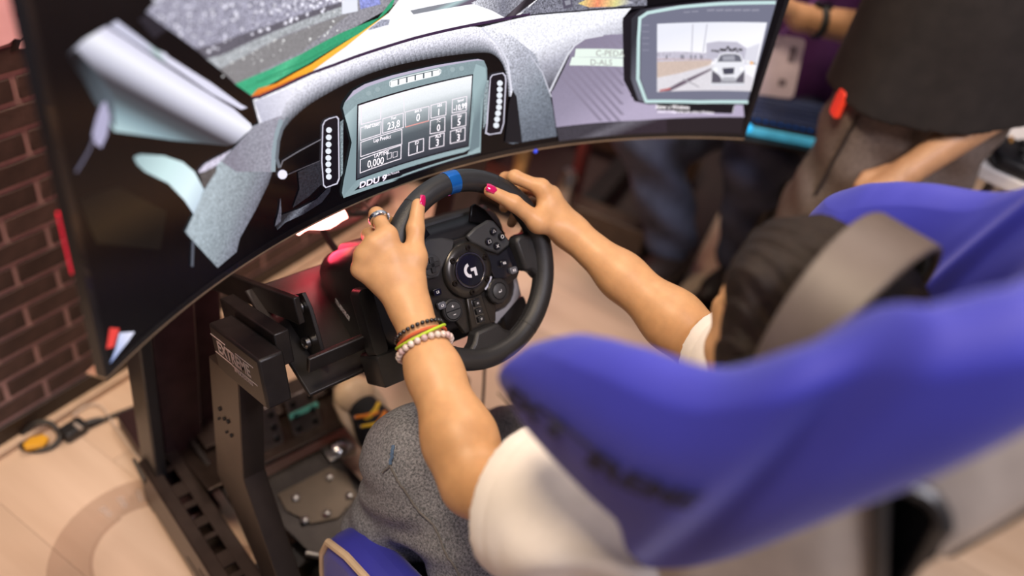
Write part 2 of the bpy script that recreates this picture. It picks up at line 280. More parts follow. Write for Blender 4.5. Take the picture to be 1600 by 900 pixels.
([-1460,2152,-1392,2155,-1320,1865,-1411,1861],[(0,(.97,.96,1.0)),(.3,(.86,.85,.95)),(.58,(.5,.5,.58)),(.84,(.2,.21,.25)),(1,(.05,.05,.06))],.3,[-1426,2153,-1366,1863]),
([-1392,2155,-1321,2158,-1229,1868,-1320,1865],[(0,(.97,.96,1.0)),(.3,(.86,.85,.95)),(.58,(.5,.5,.58)),(.84,(.2,.21,.25)),(1,(.05,.05,.06))],.3,[-1357,2156,-1275,1866]),
([-1321,2158,-1248,2161,-1138,1870,-1229,1868],[(0,(.97,.96,1.0)),(.3,(.86,.85,.95)),(.58,(.5,.5,.58)),(.84,(.2,.21,.25)),(1,(.05,.05,.06))],.3,[-1285,2159,-1184,1869]),
([-1248,2161,-1170,2164,-1047,1871,-1138,1870],[(0,(.97,.96,1.0)),(.3,(.86,.85,.95)),(.58,(.5,.5,.58)),(.84,(.2,.21,.25)),(1,(.05,.05,.06))],.3,[-1209,2162,-1093,1870]),
([-1170,2164,-1087,2168,-955,1871,-1047,1871],[(0,(.97,.96,1.0)),(.3,(.86,.85,.95)),(.58,(.5,.5,.58)),(.84,(.2,.21,.25)),(1,(.05,.05,.06))],.3,[-1129,2166,-1001,1871]),
([-1087,2168,-999,2173,-861,1870,-955,1871],[(0,(.97,.96,1.0)),(.3,(.86,.85,.95)),(.58,(.5,.5,.58)),(.84,(.2,.21,.25)),(1,(.05,.05,.06))],.3,[-1043,2171,-908,1870]),
([-999,2173,-907,2178,-767,1868,-861,1870],[(0,(.97,.96,1.0)),(.3,(.86,.85,.95)),(.58,(.5,.5,.58)),(.84,(.2,.21,.25)),(1,(.05,.05,.06))],.3,[-953,2175,-814,1869]),
([-907,2178,-814,2183,-674,1865,-767,1868],[(0,(.97,.96,1.0)),(.3,(.86,.85,.95)),(.58,(.5,.5,.58)),(.84,(.2,.21,.25)),(1,(.05,.05,.06))],.3,[-861,2181,-721,1866]),
([-814,2183,-721,2188,-582,1861,-674,1865],[(0,(.97,.96,1.0)),(.3,(.86,.85,.95)),(.58,(.5,.5,.58)),(.84,(.2,.21,.25)),(1,(.05,.05,.06))],.3,[-767,2186,-628,1863]),
([-721,2188,-629,2192,-492,1858,-582,1861],[(0,(.97,.96,1.0)),(.3,(.86,.85,.95)),(.58,(.5,.5,.58)),(.84,(.2,.21,.25)),(1,(.05,.05,.06))],.3,[-675,2190,-537,1860]),
([-629,2192,-538,2197,-404,1855,-492,1858],[(0,(.97,.96,1.0)),(.3,(.86,.85,.95)),(.58,(.5,.5,.58)),(.84,(.2,.21,.25)),(1,(.05,.05,.06))],.3,[-583,2195,-448,1856]),
([-538,2197,-446,2201,-317,1851,-404,1855],[(0,(.97,.96,1.0)),(.3,(.86,.85,.95)),(.58,(.5,.5,.58)),(.84,(.2,.21,.25)),(1,(.05,.05,.06))],.3,[-492,2199,-360,1853]),
([-446,2201,-355,2206,-231,1847,-317,1851],[(0,(.97,.96,1.0)),(.3,(.86,.85,.95)),(.58,(.5,.5,.58)),(.84,(.2,.21,.25)),(1,(.05,.05,.06))],.3,[-401,2203,-274,1849]),
([-355,2206,-263,2209,-147,1842,-231,1847],[(0,(.97,.96,1.0)),(.3,(.86,.85,.95)),(.58,(.5,.5,.58)),(.84,(.2,.21,.25)),(1,(.05,.05,.06))],.3,[-309,2207,-189,1845]),
([-263,2209,-171,2211,-64,1838,-147,1842],[(0,(.97,.96,1.0)),(.3,(.86,.85,.95)),(.58,(.5,.5,.58)),(.84,(.2,.21,.25)),(1,(.05,.05,.06))],.3,[-217,2210,-106,1840]),
([-171,2211,-78,2211,17,1833,-64,1838],[(0,(.97,.96,1.0)),(.3,(.86,.85,.95)),(.58,(.5,.5,.58)),(.84,(.2,.21,.25)),(1,(.05,.05,.06))],.3,[-125,2211,-23,1835]),
([-78,2211,18,2209,99,1828,17,1833],[(0,(.97,.96,1.0)),(.3,(.86,.85,.95)),(.58,(.5,.5,.58)),(.84,(.2,.21,.25)),(1,(.05,.05,.06))],.3,[-30,2210,58,1831]),
([18,2209,118,2208,181,1823,99,1828],[(0,(.97,.96,1.0)),(.3,(.86,.85,.95)),(.58,(.5,.5,.58)),(.84,(.2,.21,.25)),(1,(.05,.05,.06))],.3,[68,2209,140,1826]),
([118,2208,218,2205,262,1818,181,1823],[(0,(.97,.96,1.0)),(.3,(.86,.85,.95)),(.58,(.5,.5,.58)),(.84,(.2,.21,.25)),(1,(.05,.05,.06))],.3,[168,2207,222,1821]),
([218,2205,316,2199,340,1813,262,1818],[(0,(.97,.96,1.0)),(.3,(.86,.85,.95)),(.58,(.5,.5,.58)),(.84,(.2,.21,.25)),(1,(.05,.05,.06))],.3,[267,2202,301,1816]),
([316,2199,406,2188,412,1807,340,1813],[(0,(.97,.96,1.0)),(.3,(.86,.85,.95)),(.58,(.5,.5,.58)),(.84,(.2,.21,.25)),(1,(.05,.05,.06))],.3,[361,2194,376,1810]),
([406,2188,486,2171,477,1800,412,1807],[(0,(.97,.96,1.0)),(.3,(.86,.85,.95)),(.58,(.5,.5,.58)),(.84,(.2,.21,.25)),(1,(.05,.05,.06))],.3,[446,2180,445,1803]),
([486,2171,554,2146,534,1793,477,1800],[(0,(.97,.96,1.0)),(.3,(.86,.85,.95)),(.58,(.5,.5,.58)),(.84,(.2,.21,.25)),(1,(.05,.05,.06))],.3,[520,2158,506,1797]),
([554,2146,613,2113,585,1787,534,1793],[(0,(.97,.96,1.0)),(.3,(.86,.85,.95)),(.58,(.5,.5,.58)),(.84,(.2,.21,.25)),(1,(.05,.05,.06))],.3,[584,2129,560,1790]),
([613,2113,665,2075,630,1780,585,1787],[(0,(.97,.96,1.0)),(.3,(.86,.85,.95)),(.58,(.5,.5,.58)),(.84,(.2,.21,.25)),(1,(.05,.05,.06))],.3,[639,2094,607,1783]),
([665,2075,713,2034,671,1771,630,1780],[(0,(.97,.96,1.0)),(.3,(.86,.85,.95)),(.58,(.5,.5,.58)),(.84,(.2,.21,.25)),(1,(.05,.05,.06))],.3,[689,2055,651,1775]),
([713,2034,757,1990,711,1759,671,1771],[(0,(.97,.96,1.0)),(.3,(.86,.85,.95)),(.58,(.5,.5,.58)),(.84,(.2,.21,.25)),(1,(.05,.05,.06))],.3,[735,2012,691,1765]),
([757,1990,801,1946,750,1743,711,1759],[(0,(.97,.96,1.0)),(.3,(.86,.85,.95)),(.58,(.5,.5,.58)),(.84,(.2,.21,.25)),(1,(.05,.05,.06))],.3,[779,1968,730,1751]),
([801,1946,844,1902,788,1723,750,1743],[(0,(.97,.96,1.0)),(.3,(.86,.85,.95)),(.58,(.5,.5,.58)),(.84,(.2,.21,.25)),(1,(.05,.05,.06))],.3,[822,1924,769,1733]),
([844,1902,883,1857,823,1700,788,1723],[(0,(.97,.96,1.0)),(.3,(.86,.85,.95)),(.58,(.5,.5,.58)),(.84,(.2,.21,.25)),(1,(.05,.05,.06))],.3,[863,1880,805,1712]),
([883,1857,919,1809,857,1674,823,1700],[(0,(.97,.96,1.0)),(.3,(.86,.85,.95)),(.58,(.5,.5,.58)),(.84,(.2,.21,.25)),(1,(.05,.05,.06))],.3,[901,1833,840,1687]),
([919,1809,953,1759,889,1645,857,1674],[(0,(.97,.96,1.0)),(.3,(.86,.85,.95)),(.58,(.5,.5,.58)),(.84,(.2,.21,.25)),(1,(.05,.05,.06))],.3,[936,1784,873,1660]),
([953,1759,986,1706,919,1614,889,1645],[(0,(.97,.96,1.0)),(.3,(.86,.85,.95)),(.58,(.5,.5,.58)),(.84,(.2,.21,.25)),(1,(.05,.05,.06))],.3,[970,1732,904,1630]),
([986,1706,1018,1649,947,1580,919,1614],[(0,(.97,.96,1.0)),(.3,(.86,.85,.95)),(.58,(.5,.5,.58)),(.84,(.2,.21,.25)),(1,(.05,.05,.06))],.3,[1002,1678,933,1597]),
([1018,1649,1051,1587,974,1543,947,1580],[(0,(.97,.96,1.0)),(.3,(.86,.85,.95)),(.58,(.5,.5,.58)),(.84,(.2,.21,.25)),(1,(.05,.05,.06))],.3,[1034,1618,960,1562]),
([1051,1587,1082,1517,998,1503,974,1543],[(0,(.97,.96,1.0)),(.3,(.86,.85,.95)),(.58,(.5,.5,.58)),(.84,(.2,.21,.25)),(1,(.05,.05,.06))],.3,[1066,1552,986,1523]),
([1082,1517,1113,1445,1021,1460,998,1503],[(0,(.97,.96,1.0)),(.3,(.86,.85,.95)),(.58,(.5,.5,.58)),(.84,(.2,.21,.25)),(1,(.05,.05,.06))],.3,[1097,1481,1009,1481]),
([1113,1445,1141,1373,1042,1414,1021,1460],[(0,(.97,.96,1.0)),(.3,(.86,.85,.95)),(.58,(.5,.5,.58)),(.84,(.2,.21,.25)),(1,(.05,.05,.06))],.3,[1127,1409,1031,1437]),
([1141,1373,1166,1305,1061,1368,1042,1414],[(0,(.97,.96,1.0)),(.3,(.86,.85,.95)),(.58,(.5,.5,.58)),(.84,(.2,.21,.25)),(1,(.05,.05,.06))],.3,[1153,1339,1052,1391]),
([1166,1305,1186,1245,1080,1322,1061,1368],[(0,(.97,.96,1.0)),(.3,(.86,.85,.95)),(.58,(.5,.5,.58)),(.84,(.2,.21,.25)),(1,(.05,.05,.06))],.3,[1176,1275,1071,1345]),
([1186,1245,1202,1193,1097,1271,1080,1322],[(0,(.97,.96,1.0)),(.3,(.86,.85,.95)),(.58,(.5,.5,.58)),(.84,(.2,.21,.25)),(1,(.05,.05,.06))],.3,[1194,1219,1089,1296]),
([1202,1193,1213,1145,1114,1214,1097,1271],[(0,(.97,.96,1.0)),(.3,(.86,.85,.95)),(.58,(.5,.5,.58)),(.84,(.2,.21,.25)),(1,(.05,.05,.06))],.3,[1208,1169,1105,1242]),
([1213,1145,1221,1102,1129,1156,1114,1214],[(0,(.97,.96,1.0)),(.3,(.86,.85,.95)),(.58,(.5,.5,.58)),(.84,(.2,.21,.25)),(1,(.05,.05,.06))],.3,[1217,1124,1121,1185]),
([1221,1102,1227,1065,1142,1101,1129,1156],[(0,(.97,.96,1.0)),(.3,(.86,.85,.95)),(.58,(.5,.5,.58)),(.84,(.2,.21,.25)),(1,(.05,.05,.06))],.3,[1224,1083,1135,1128]),
([1227,1065,1231,1034,1153,1054,1142,1101],[(0,(.97,.96,1.0)),(.3,(.86,.85,.95)),(.58,(.5,.5,.58)),(.84,(.2,.21,.25)),(1,(.05,.05,.06))],.3,[1229,1049,1147,1078]),
([1231,1034,1235,1010,1161,1021,1153,1054],[(0,(.97,.96,1.0)),(.3,(.86,.85,.95)),(.58,(.5,.5,.58)),(.84,(.2,.21,.25)),(1,(.05,.05,.06))],.3,[1233,1022,1157,1038]),
([-3298,2038,-2949,2027,-2623,2016,-2794,1860,-2929,1660,-3004,1438,-3156,1658],[(0,(.5,.5,.62)),(1,(.85,.84,.95))],.12,[-3222,1722,-2696,1990]),
([-3316,2072,-3193,2041,-3195,2076,-3318,2106],(.045,.02,.06),0,0),
([-3212,2044,-2824,2056,-2841,2093,-3227,2080],(.045,.02,.06),0,0),
([-2849,2054,-2372,2094,-2391,2132,-2866,2091],(.045,.02,.06),0,0),
([-2400,2093,-1999,2102,-2015,2140,-2415,2131],(.045,.02,.06),0,0),
([-2025,2101,-1576,2127,-1593,2166,-2041,2139],(.045,.02,.06),0,0),
([-1604,2125,-1148,2145,-1165,2185,-1619,2164],(.045,.02,.06),0,0),
([-1176,2144,-606,2173,-623,2214,-1192,2183],(.045,.02,.06),0,0),
([-636,2172,-56,2191,-72,2232,-650,2212],(.045,.02,.06),0,0),
([-86,2190,613,2211,598,2253,-100,2231],(.045,.02,.06),0,0),
([583,2210,1357,2248,1340,2291,568,2252],(.045,.02,.06),0,0),
([1035,2208,1636,2215,1622,2259,1022,2250],(.01,.008,.012),0,0),
([1605,2215,2209,2227,2194,2271,1592,2258],(.01,.008,.012),0,0),
([2177,2226,2899,2239,2885,2284,2164,2270],(.01,.008,.012),0,0),
([2869,2238,3413,2271,3397,2316,2854,2282],(.01,.008,.012),0,0),
([-2891,1729,-3325,1751,-3606,1614,-3912,1508,-3961,1434,-4153,1288,-4357,1076,-4499,944,-4468,882,-4370,714,-4070,199,-3922,219,-3744,242,-3670,400,-3387,647,-3135,927,-3070,1052,-3041,1294,-2981,1496,-2866,1677],[(0,(.4,.47,.52)),(.45,(.27,.31,.35)),(.7,(.2,.21,.26)),(.86,(.05,.05,.065)),(1,(.012,.012,.016))],.38,[-4181,1034,-3291,363]),
([-2891,1729,-3325,1751,-3606,1614,-3858,1517,-3638,1293,-3056,1046,-3041,1294,-2981,1496,-2866,1677],[(0,(.24,.23,.29)),(.5,(.3,.3,.36)),(1,(.34,.33,.4))],.35,[-3702,1467,-2974,1593]),
([-2920,1698,-3013,1522,-2945,1480,-2853,1658],(.3,.37,.42),0,0),
([-3002,1548,-3071,1316,-3001,1279,-2932,1513],(.3,.37,.42),0,0),
([-3066,1345,-3093,1067,-3020,1036,-2994,1316],(.3,.37,.42),0,0),
([-2798,1686,-2916,1561,-2872,1526,-2753,1651],(.14,.16,.19),0,0),
([-2906,1576,-2979,1422,-2930,1393,-2857,1548],(.14,.16,.19),0,0),
([-2973,1441,-3018,1206,-2966,1181,-2922,1418],(.14,.16,.19),0,0),
([-3019,1223,-2976,1065,-2925,1057,-2968,1216],(.14,.16,.19),0,0),
([-4195,1560,-4112,1596,-3689,1595,-3926,1504,-4097,1506,-4204,1533],(.62,.58,.72),.5,0),
([-4196,1519,-3953,1495,-3942,1437,-4150,1308,-4180,1386],(.1,.09,.09),.5,0),
([-4422,777,-4483,469,-4445,445,-4384,755],(.1,.11,.14),0,0),
([-3070,295,-3038,381,-2933,383,-2634,337,-2329,349,-2145,431,-2068,453,-2084,367,-2239,258,-2577,220,-2880,243,-3033,200],[(0,(.02,.02,.025)),(.5,(.16,.17,.21)),(1,(.02,.02,.03))],.5,[-2765,379,-2658,185]),
([-3074,272,-2994,462,-2955,643,-2948,441,-2968,297],(.1,.1,.13),.4,0),
([-2926,1058,-2884,1131,-2900,1142,-2942,1069],(.2,.19,.22),0,0),
([-2894,1125,-2596,1158,-2605,1173,-2902,1140],(.2,.19,.22),0,0),
([-2606,1157,-2241,1187,-2249,1202,-2613,1172],(.2,.19,.22),0,0),
([-2907,908,-2254,888,-2259,900,-2911,919],(.1,.09,.11),0,0),
([-2644,880,-2254,892,-2235,544,-2449,451,-2752,402,-2624,625],(.022,.022,.03),.5,0),
([-2824,916,-2841,883,-2882,876,-2932,896,-2970,936,-2983,981,-2966,1013,-2925,1021,-2876,1001,-2837,961],(.85,.82,1.0),0,0),
([-6008,322,-5751,517,-5627,414,-5753,266],(.8,.06,.05),0,0),
([-5911,120,-5734,224,-5639,364,-5429,219,-5541,175,-5777,129],[(0,(.25,.35,.7)),(1,(.8,.8,.98))],0,[-5879,127,-5479,223]),
([486,2171,1337,2249,2186,2248,3163,2275,3050,2117,3117,1840,2337,1804,2203,1712,2068,1435,1930,1026,1772,1235,1600,1532,1283,1814,966,1993],[(0,(.93,.93,1.0)),(.3,(.9,.9,.98)),(.62,(.42,.42,.5)),(1,(.05,.05,.07))],.3,[1626,2169,1926,1048]),
([486,2171,1085,1971,1545,1648,1827,1197,2031,742,2222,184,1364,178,1258,220,1235,1010,1117,1387,926,1720,740,1973],[(0,(.88,.88,.96)),(.35,(.45,.46,.54)),(.7,(.22,.25,.3)),(1,(.13,.15,.19))],.45,[662,2122,1710,337]),
([1207,230,1178,913,1218,1117,1308,999,1551,169],(.008,.008,.012),.2,0),
([492,2148,871,1826,893,1844,514,2165],(.72,.72,.82),0,0),
([853,1846,1042,1573,1072,1582,883,1855],(.72,.72,.82),0,0),
([1031,1595,1179,1111,1214,1110,1066,1595],(.72,.72,.82),0,0),
([1423,1660,1725,1333,1742,1343,1441,1670],(.55,.55,.64),0,0),
([1714,1348,1968,904,1990,909,1736,1352],(.55,.55,.64),0,0),
([1961,990,2123,1399,2215,1650,2368,1823,2735,1864,3181,1869,3527,790,5693,684,5801,421,3822,343,2949,351,2178,352],[(0,(.25,.22,.31)),(.5,(.3,.265,.37)),(1,(.46,.4,.55))],.06,[2294,1726,3326,334]),
([2048,1259,2121,1252,3085,375,3009,382],(.262,.228,.318),0,0),
([2092,1357,2165,1351,3262,362,3186,368],(.262,.228,.318),0,0),
([2136,1454,2208,1448,3439,351,3363,356],(.262,.228,.318),0,0),
([2179,1551,2251,1546,3478,463,3403,468],(.262,.228,.318),0,0),
([2222,1648,2294,1642,3426,655,3351,659],(.262,.228,.318),0,0),
([2265,1743,2336,1739,3375,843,3301,846],(.262,.228,.318),0,0),
([2349,1804,2420,1799,3369,989,3295,992],(.262,.228,.318),0,0),
([2515,1794,2587,1790,3319,1171,3245,1174],(.262,.228,.318),0,0),
([2682,1785,2754,1781,3269,1350,3197,1353],(.262,.228,.318),0,0),
([2849,1777,2920,1774,3221,1525,3148,1528],(.262,.228,.318),0,0),
([3016,1771,3087,1768,3173,1698,3101,1700],(.262,.228,.318),0,0),
([1947,998,2065,1311,2030,1328,1911,1016],(.7,.7,.78),0,0),
([2059,1295,2177,1592,2142,1609,2024,1312],(.7,.7,.78),0,0),
([2168,1575,2268,1726,2235,1746,2135,1596],(.7,.7,.78),0,0),
([2251,1711,2434,1821,2408,1848,2226,1738],(.7,.7,.78),0,0),
([2410,1814,2752,1850,2739,1881,2397,1844],(.7,.7,.78),0,0),
([1987,1012,2120,1347,2102,1356,1969,1021],(.05,.05,.06),0,0),
([2117,1339,2194,1570,2177,1578,2099,1347],(.05,.05,.06),0,0),
([2180,340,2949,351,3822,343,5801,421,5877,99,4524,43,3390,54,2283,58],[(0,(.05,.045,.06)),(.4,(.14,.13,.16)),(1,(.03,.02,.03))],.35,[3320,359,3429,51]),
([4320,341,5801,421,5877,99,4398,45],(.018,.012,.016),0,0),
([2281,1676,3206,1617,3240,1478,2285,1542],(.8,.9,.83),0,0),
([2237,1545,3206,1468,3240,1327,2216,1412],(.8,.9,.83),0,0),
('T','C-PEDA',(0.2933,0.1565),(0.0115,-0.00076),(-0.00209,0.01016),(0.18,0.18,0.18),0,1),
('T','D-ALS',(0.2798,0.1424),(0.0115,-0.00086),(-0.00209,0.01016),(0.18,0.18,0.18),0,1),
([3048,2077,3087,2156,3337,2273,4009,2356,5727,2561,5776,652,3896,637,3609,706,3308,1093],(.008,.006,.01),0,0),
([3203,2114,3342,2253,4017,2326,5716,2529,5765,688,3866,661,3677,726,3437,1110],[(0,(.03,.03,.04)),(1,(.13,.13,.17))],0,[3303,1465,3597,1435]),
([3368,2152,3471,2201,4026,2295,5711,2477,5761,736,3882,696,3632,1103],(.17,.175,.245),0,0),
([5696,2471,4672,2390,4689,2339,5714,2420],(.55,.74,.74),0,0),
([4704,2393,3999,2319,4018,2269,4724,2342],(.55,.74,.74),0,0),
([4030,2323,3443,2224,3466,2174,4054,2273],(.55,.74,.74),0,0),
([3462,2231,3318,2134,3361,2092,3505,2188],(.55,.74,.74),0,0),
([3320,2138,3388,1766,3448,1762,3379,2135],(.55,.74,.74),0,0),
([3381,1797,3545,1090,3606,1087,3441,1795],(.55,.74,.74),0,0),
([3535,1112,3816,671,3869,690,3587,1130],(.55,.74,.74),0,0),
([3820,669,4869,648,4853,707,3806,728],(.55,.74,.74),0,0),
([4833,648,5784,683,5765,742,4816,707],(.55,.74,.74),0,0),
([4541,2241,4674,2252,4663,2282,4530,2271],(.28,.28,.36),0,0),
([4701,2247,4834,2258,4822,2289,4690,2277],(.28,.28,.36),0,0),
([4861,2253,4993,2265,4981,2296,4849,2284],(.28,.28,.36),0,0),
([5019,2261,5151,2274,5139,2304,5008,2291],(.28,.28,.36),0,0),
([5178,2269,5309,2283,5297,2313,5166,2300],(.28,.28,.36),0,0),
([5335,2278,5466,2293,5454,2323,5324,2309],(.28,.28,.36),0,0),
([4126,2205,4242,2213,4235,2233,4119,2225],(.28,.28,.36),0,0),
([4273,2218,4389,2227,4381,2247,4266,2238],(.28,.28,.36),0,0),
([3424,2000,3553,1998,3548,2015,3420,2016],(.25,.25,.33),0,0),
([3450,1896,3580,1895,3575,1911,3446,1913],(.25,.25,.33),0,0),
([3477,1791,3607,1789,3603,1806,3473,1808],(.25,.25,.33),0,0),
([3501,1696,3632,1694,3627,1711,3497,1713],(.25,.25,.33),0,0),
([3528,1589,3659,1587,3655,1604,3524,1606],(.25,.25,.33),0,0),
([3692,2027,5663,2115,5764,915,3997,867],[(0,(.8,.81,.9)),(.4,(.93,.92,.98)),(1,(.92,.9,.96))],0,[4564,2038,4903,891]),
([3815,1561,4228,1571,4828,1549,4938,1419,3864,1375],(.55,.52,.62),.3,0),
([4682,1721,4882,1760,5233,1764,5440,1665,5538,1469,4760,1459],(.52,.5,.6),0,0),
([5440,1665,5652,1766,5699,1411,5474,1375],(.7,.69,.78),0,0),
([3995,1512,4013,1444,4037,1444,4018,1512],(.12,.12,.16),0,0),
([4268,1512,4287,1444,4311,1445,4292,1513],(.12,.12,.16),0,0),
([4304,1513,4323,1445,4347,1445,4328,1513],(.12,.12,.16),0,0),
([4446,1514,4466,1446,4489,1447,4470,1515],(.12,.12,.16),0,0),
([4529,1516,4549,1448,4573,1448,4553,1516],(.12,.12,.16),0,0),
([4635,1518,4655,1450,4679,1450,4659,1518],(.12,.12,.16),0,0),
([4853,1597,4851,1583,4837,1576,4820,1582,4809,1596,4812,1610,4825,1617,4842,1611],(.03,.025,.03),0,0),
([4892,1598,4891,1587,4880,1582,4866,1586,4858,1597,4859,1609,4870,1614,4884,1610],(.03,.025,.03),0,0),
([4918,1593,4916,1579,4904,1573,4888,1578,4878,1591,4880,1605,4892,1611,4908,1606],(.03,.025,.03),0,0),
([4962,1590,4960,1575,4946,1568,4928,1574,4917,1589,4919,1604,4933,1611,4951,1605],(.03,.025,.03),0,0),
([5005,1621,5003,1604,4987,1597,4967,1603,4954,1620,4957,1636,4972,1644,4992,1638],(.03,.025,.03),0,0),
([5028,1618,5026,1599,5008,1591,4986,1598,4971,1616,4974,1635,4992,1644,5014,1637],(.03,.025,.03),0,0),
([5070,1619,5067,1601,5051,1593,5031,1600,5018,1617,5021,1634,5037,1642,5057,1635],(.03,.025,.03),0,0),
([5092,1623,5090,1606,5074,1598,5055,1605,5043,1621,5045,1637,5060,1645,5080,1639],(.03,.025,.03),0,0),
([5124,1664,5121,1645,5104,1636,5081,1643,5067,1661,5070,1681,5087,1689,5110,1682],(.03,.025,.03),0,0),
([5174,1628,5172,1609,5154,1600,5132,1607,5117,1626,5120,1645,5138,1654,5160,1647],(.03,.025,.03),0,0),
([5212,1616,5211,1601,5197,1594,5180,1600,5169,1614,5171,1629,5184,1635,5202,1630],(.03,.025,.03),0,0),
([5251,1638,5248,1618,5230,1609,5207,1616,5192,1635,5195,1655,5213,1664,5236,1657],(.03,.025,.03),0,0),
([5272,1652,5270,1640,5259,1634,5245,1639,5236,1650,5237,1663,5248,1668,5263,1664],(.03,.025,.03),0,0),
([5310,1607,5308,1592,5294,1585,5277,1590,5266,1605,5267,1620,5281,1627,5299,1621],(.03,.025,.03),0,0),
([5346,1638,5344,1622,5330,1615,5311,1620,5300,1636,5302,1651,5316,1659,5334,1653],(.03,.025,.03),0,0),
([5378,1633,5376,1617,5361,1609,5342,1615,5330,1631,5332,1647,5347,1655,5366,1649],(.03,.025,.03),0,0),
([4338,2027,4449,1559,4466,1558,4355,2026],(.45,.44,.52),0,0),
([4593,2034,4661,1563,4678,1562,4610,2033],(.45,.44,.52),0,0),
([3858,1397,4888,1429,4864,1350,4339,1172,3937,1096],(.62,.49,.43),.1,0),
([3843,1433,4868,1431,4864,1448,3839,1450],(.55,.4,.4),0,0),
([3931,1119,4333,1195,4887,1350,5106,1414,5721,1159,5764,915,3997,867],(.72,.69,.74),.08,0),
([4104,877,4398,1047,4924,1306,4934,1273,4462,990,4238,875],(.16,.12,.16),.3,0),
([4050,870,4244,906,4228,940,4034,904],(.5,.12,.12),0,0),
([4424,1086,4767,945,4772,966,4429,1106],(.4,.38,.42),0,0),
([4980,998,4907,1283,4951,1375,4975,1532,5058,1569,5291,1579,5386,1539,5463,1408,5530,1310,5601,1012],(.8,.8,.86),0,0),
([4977,1409,5002,1522,5077,1547,5286,1557,5366,1527,5433,1429],(.14,.14,.18),0,0),
([5040,1512,5258,1533,5298,1445,5076,1435],(.36,.36,.42),0,0),
([4926,1261,5083,1175,5186,1075,5399,1084,5461,1191,5526,1286,5594,1035,4989,1010],(.11,.1,.13),0,0),
([5105,1301,5325,1322,5348,1208,5163,1189],(.06,.06,.09),0,0),
([5165,1143,5378,1152,5450,1074,5142,1061],(.45,.45,.5),0,0),
([4982,1033,5587,1058,5589,1011,4995,987],(.7,.7,.76),0,0),
([5029,1276,5026,1251,5004,1241,4976,1250,4958,1273,4961,1297,4983,1308,5011,1299],(1.0,1.0,1.0),0,0),
([5495,1308,5493,1283,5471,1272,5443,1281,5425,1304,5428,1328,5450,1339,5478,1331],(1.0,1.0,1.0),0,0),
([5649,1419,5641,1389,5606,1387,5579,1415,5587,1445,5622,1447],(.85,.45,.15),0,0),
([5566,1437,5560,1412,5531,1410,5508,1433,5515,1458,5544,1460],(.9,.9,.9),0,0),
([5699,1411,5693,1391,5670,1389,5653,1408,5658,1428,5681,1429],(.3,.3,.3),0,0),
([4054,645,5545,652,5571,531,5537,481,4532,472,4420,521,4082,538],(.008,.006,.01),0,0),
([5535,622,5546,503,5563,500,5553,619],(.75,.72,.8),0,0),
('T','Ativar o Windows',(0.4365,0.0587),(0.00818,-0.0002),(-0.00198,0.00785),(0.92,0.92,0.95),0.1,0.78),
('T','Acesse Configurações para ativar o Windows.',(0.4648,0.0498),(0.00533,-9e-05),(-0.00133,0.00516),(0.85,0.85,0.9),0.05,0.8),
([-1874,1514,-1842,1584,-1697,1702,-1502,1744,-1041,1755,-234,1742,489,1711,605,1671,677,1549,706,1382,681,1098,705,526,742,155,520,154,-85,141,-955,112,-1847,176,-1879,274,-1849,442,-1711,974,-1789,1248],[(0,(.28,.37,.4)),(.5,(.22,.3,.33)),(1,(.33,.44,.47))],.08,[-1153,1797,-580,-80]),
([-1842,1584,-1697,1702,-1502,1744,-1041,1755,-234,1742,489,1711,605,1671,456,1693,-231,1705,-1039,1714,-1468,1696,-1679,1645],(.5,.46,.6),0,0),
([463,1640,648,1553,696,1353,619,1109,710,262,514,206,531,815,418,1443],[(0,(.34,.46,.49)),(1,(.16,.22,.25))],0,[480,1134,736,986]),
([-1840,1398,-1627,1498,-1621,358,-1847,216,-1832,435,-1694,968],[(0,(.42,.54,.57)),(1,(.22,.3,.33))],0,[-1866,1226,-1619,1104]),
([-1627,1498,433,1493,498,308,-1629,370],(.01,.008,.014),0,0),
([-1604,1473,414,1473,476,336,-1604,389],[(0,(.95,.96,1.0)),(.2,(.8,.84,.88)),(.36,(.36,.41,.44)),(.58,(.1,.12,.14)),(1,(.03,.03,.045))],.03,[-442,1526,-424,283]),
([-1654,218,-1532,280,419,234,532,268,480,180,-742,170,-795,155,-1654,218],(.006,.005,.009),0,0),
([-956,134,742,155,746,120,549,71,-792,113],(.006,.005,.009),0,0),
('T','DDU 9',(-0.1329,0.0261),(0.01074,-0.00095),(0.00105,0.0094),(0.9,0.8,0.98),0.6,1.15),
('T','Mclu Round',(-0.0974,0.0269),(0.00391,-0.00024),(-0.00139,0.00384),(0.75,0.7,0.8),0.2,1),
([-1563,1461,-1203,1436,-1207,1448,-1566,1473],(.92,.84,.92),0,0),
([-1217,1448,-1215,1168,-1200,1163,-1202,1444],(.92,.84,.92),0,0),
([-1206,1175,-1560,1201,-1556,1188,-1201,1162],(.92,.84,.92),0,0),
([-1546,1188,-1553,1468,-1568,1472,-1561,1193],(.92,.84,.92),0,0),
([-1211,1438,-809,1430,-813,1440,-1214,1447],(.92,.84,.92),0,0),
([-820,1439,-792,1166,-781,1164,-809,1437],(.92,.84,.92),0,0),
([-1561,1139,-1189,1125,-1194,1138,-1566,1152],(.92,.84,.92),0,0),
([-1204,1138,-1203,947,-1187,942,-1189,1133],(.92,.84,.92),0,0),
([-1193,955,-1565,966,-1560,953,-1188,941],(.92,.84,.92),0,0),
([-1551,953,-1552,1147,-1567,1152,-1566,958],(.92,.84,.92),0,0),
([-1172,1161,-797,1151,-802,1164,-1177,1174],(.92,.84,.92),0,0),
([-811,1163,-797,934,-782,929,-796,1159],(.92,.84,.92),0,0),
([-788,942,-1171,958,-1166,944,-783,928],(.92,.84,.92),0,0),
([-1157,945,-1163,1169,-1178,1173,-1172,949],(.92,.84,.92),0,0),
([-1560,927,-809,906,-814,920,-1564,940],(.92,.84,.92),0,0),
([-824,919,-809,683,-794,679,-809,915],(.92,.84,.92),0,0),
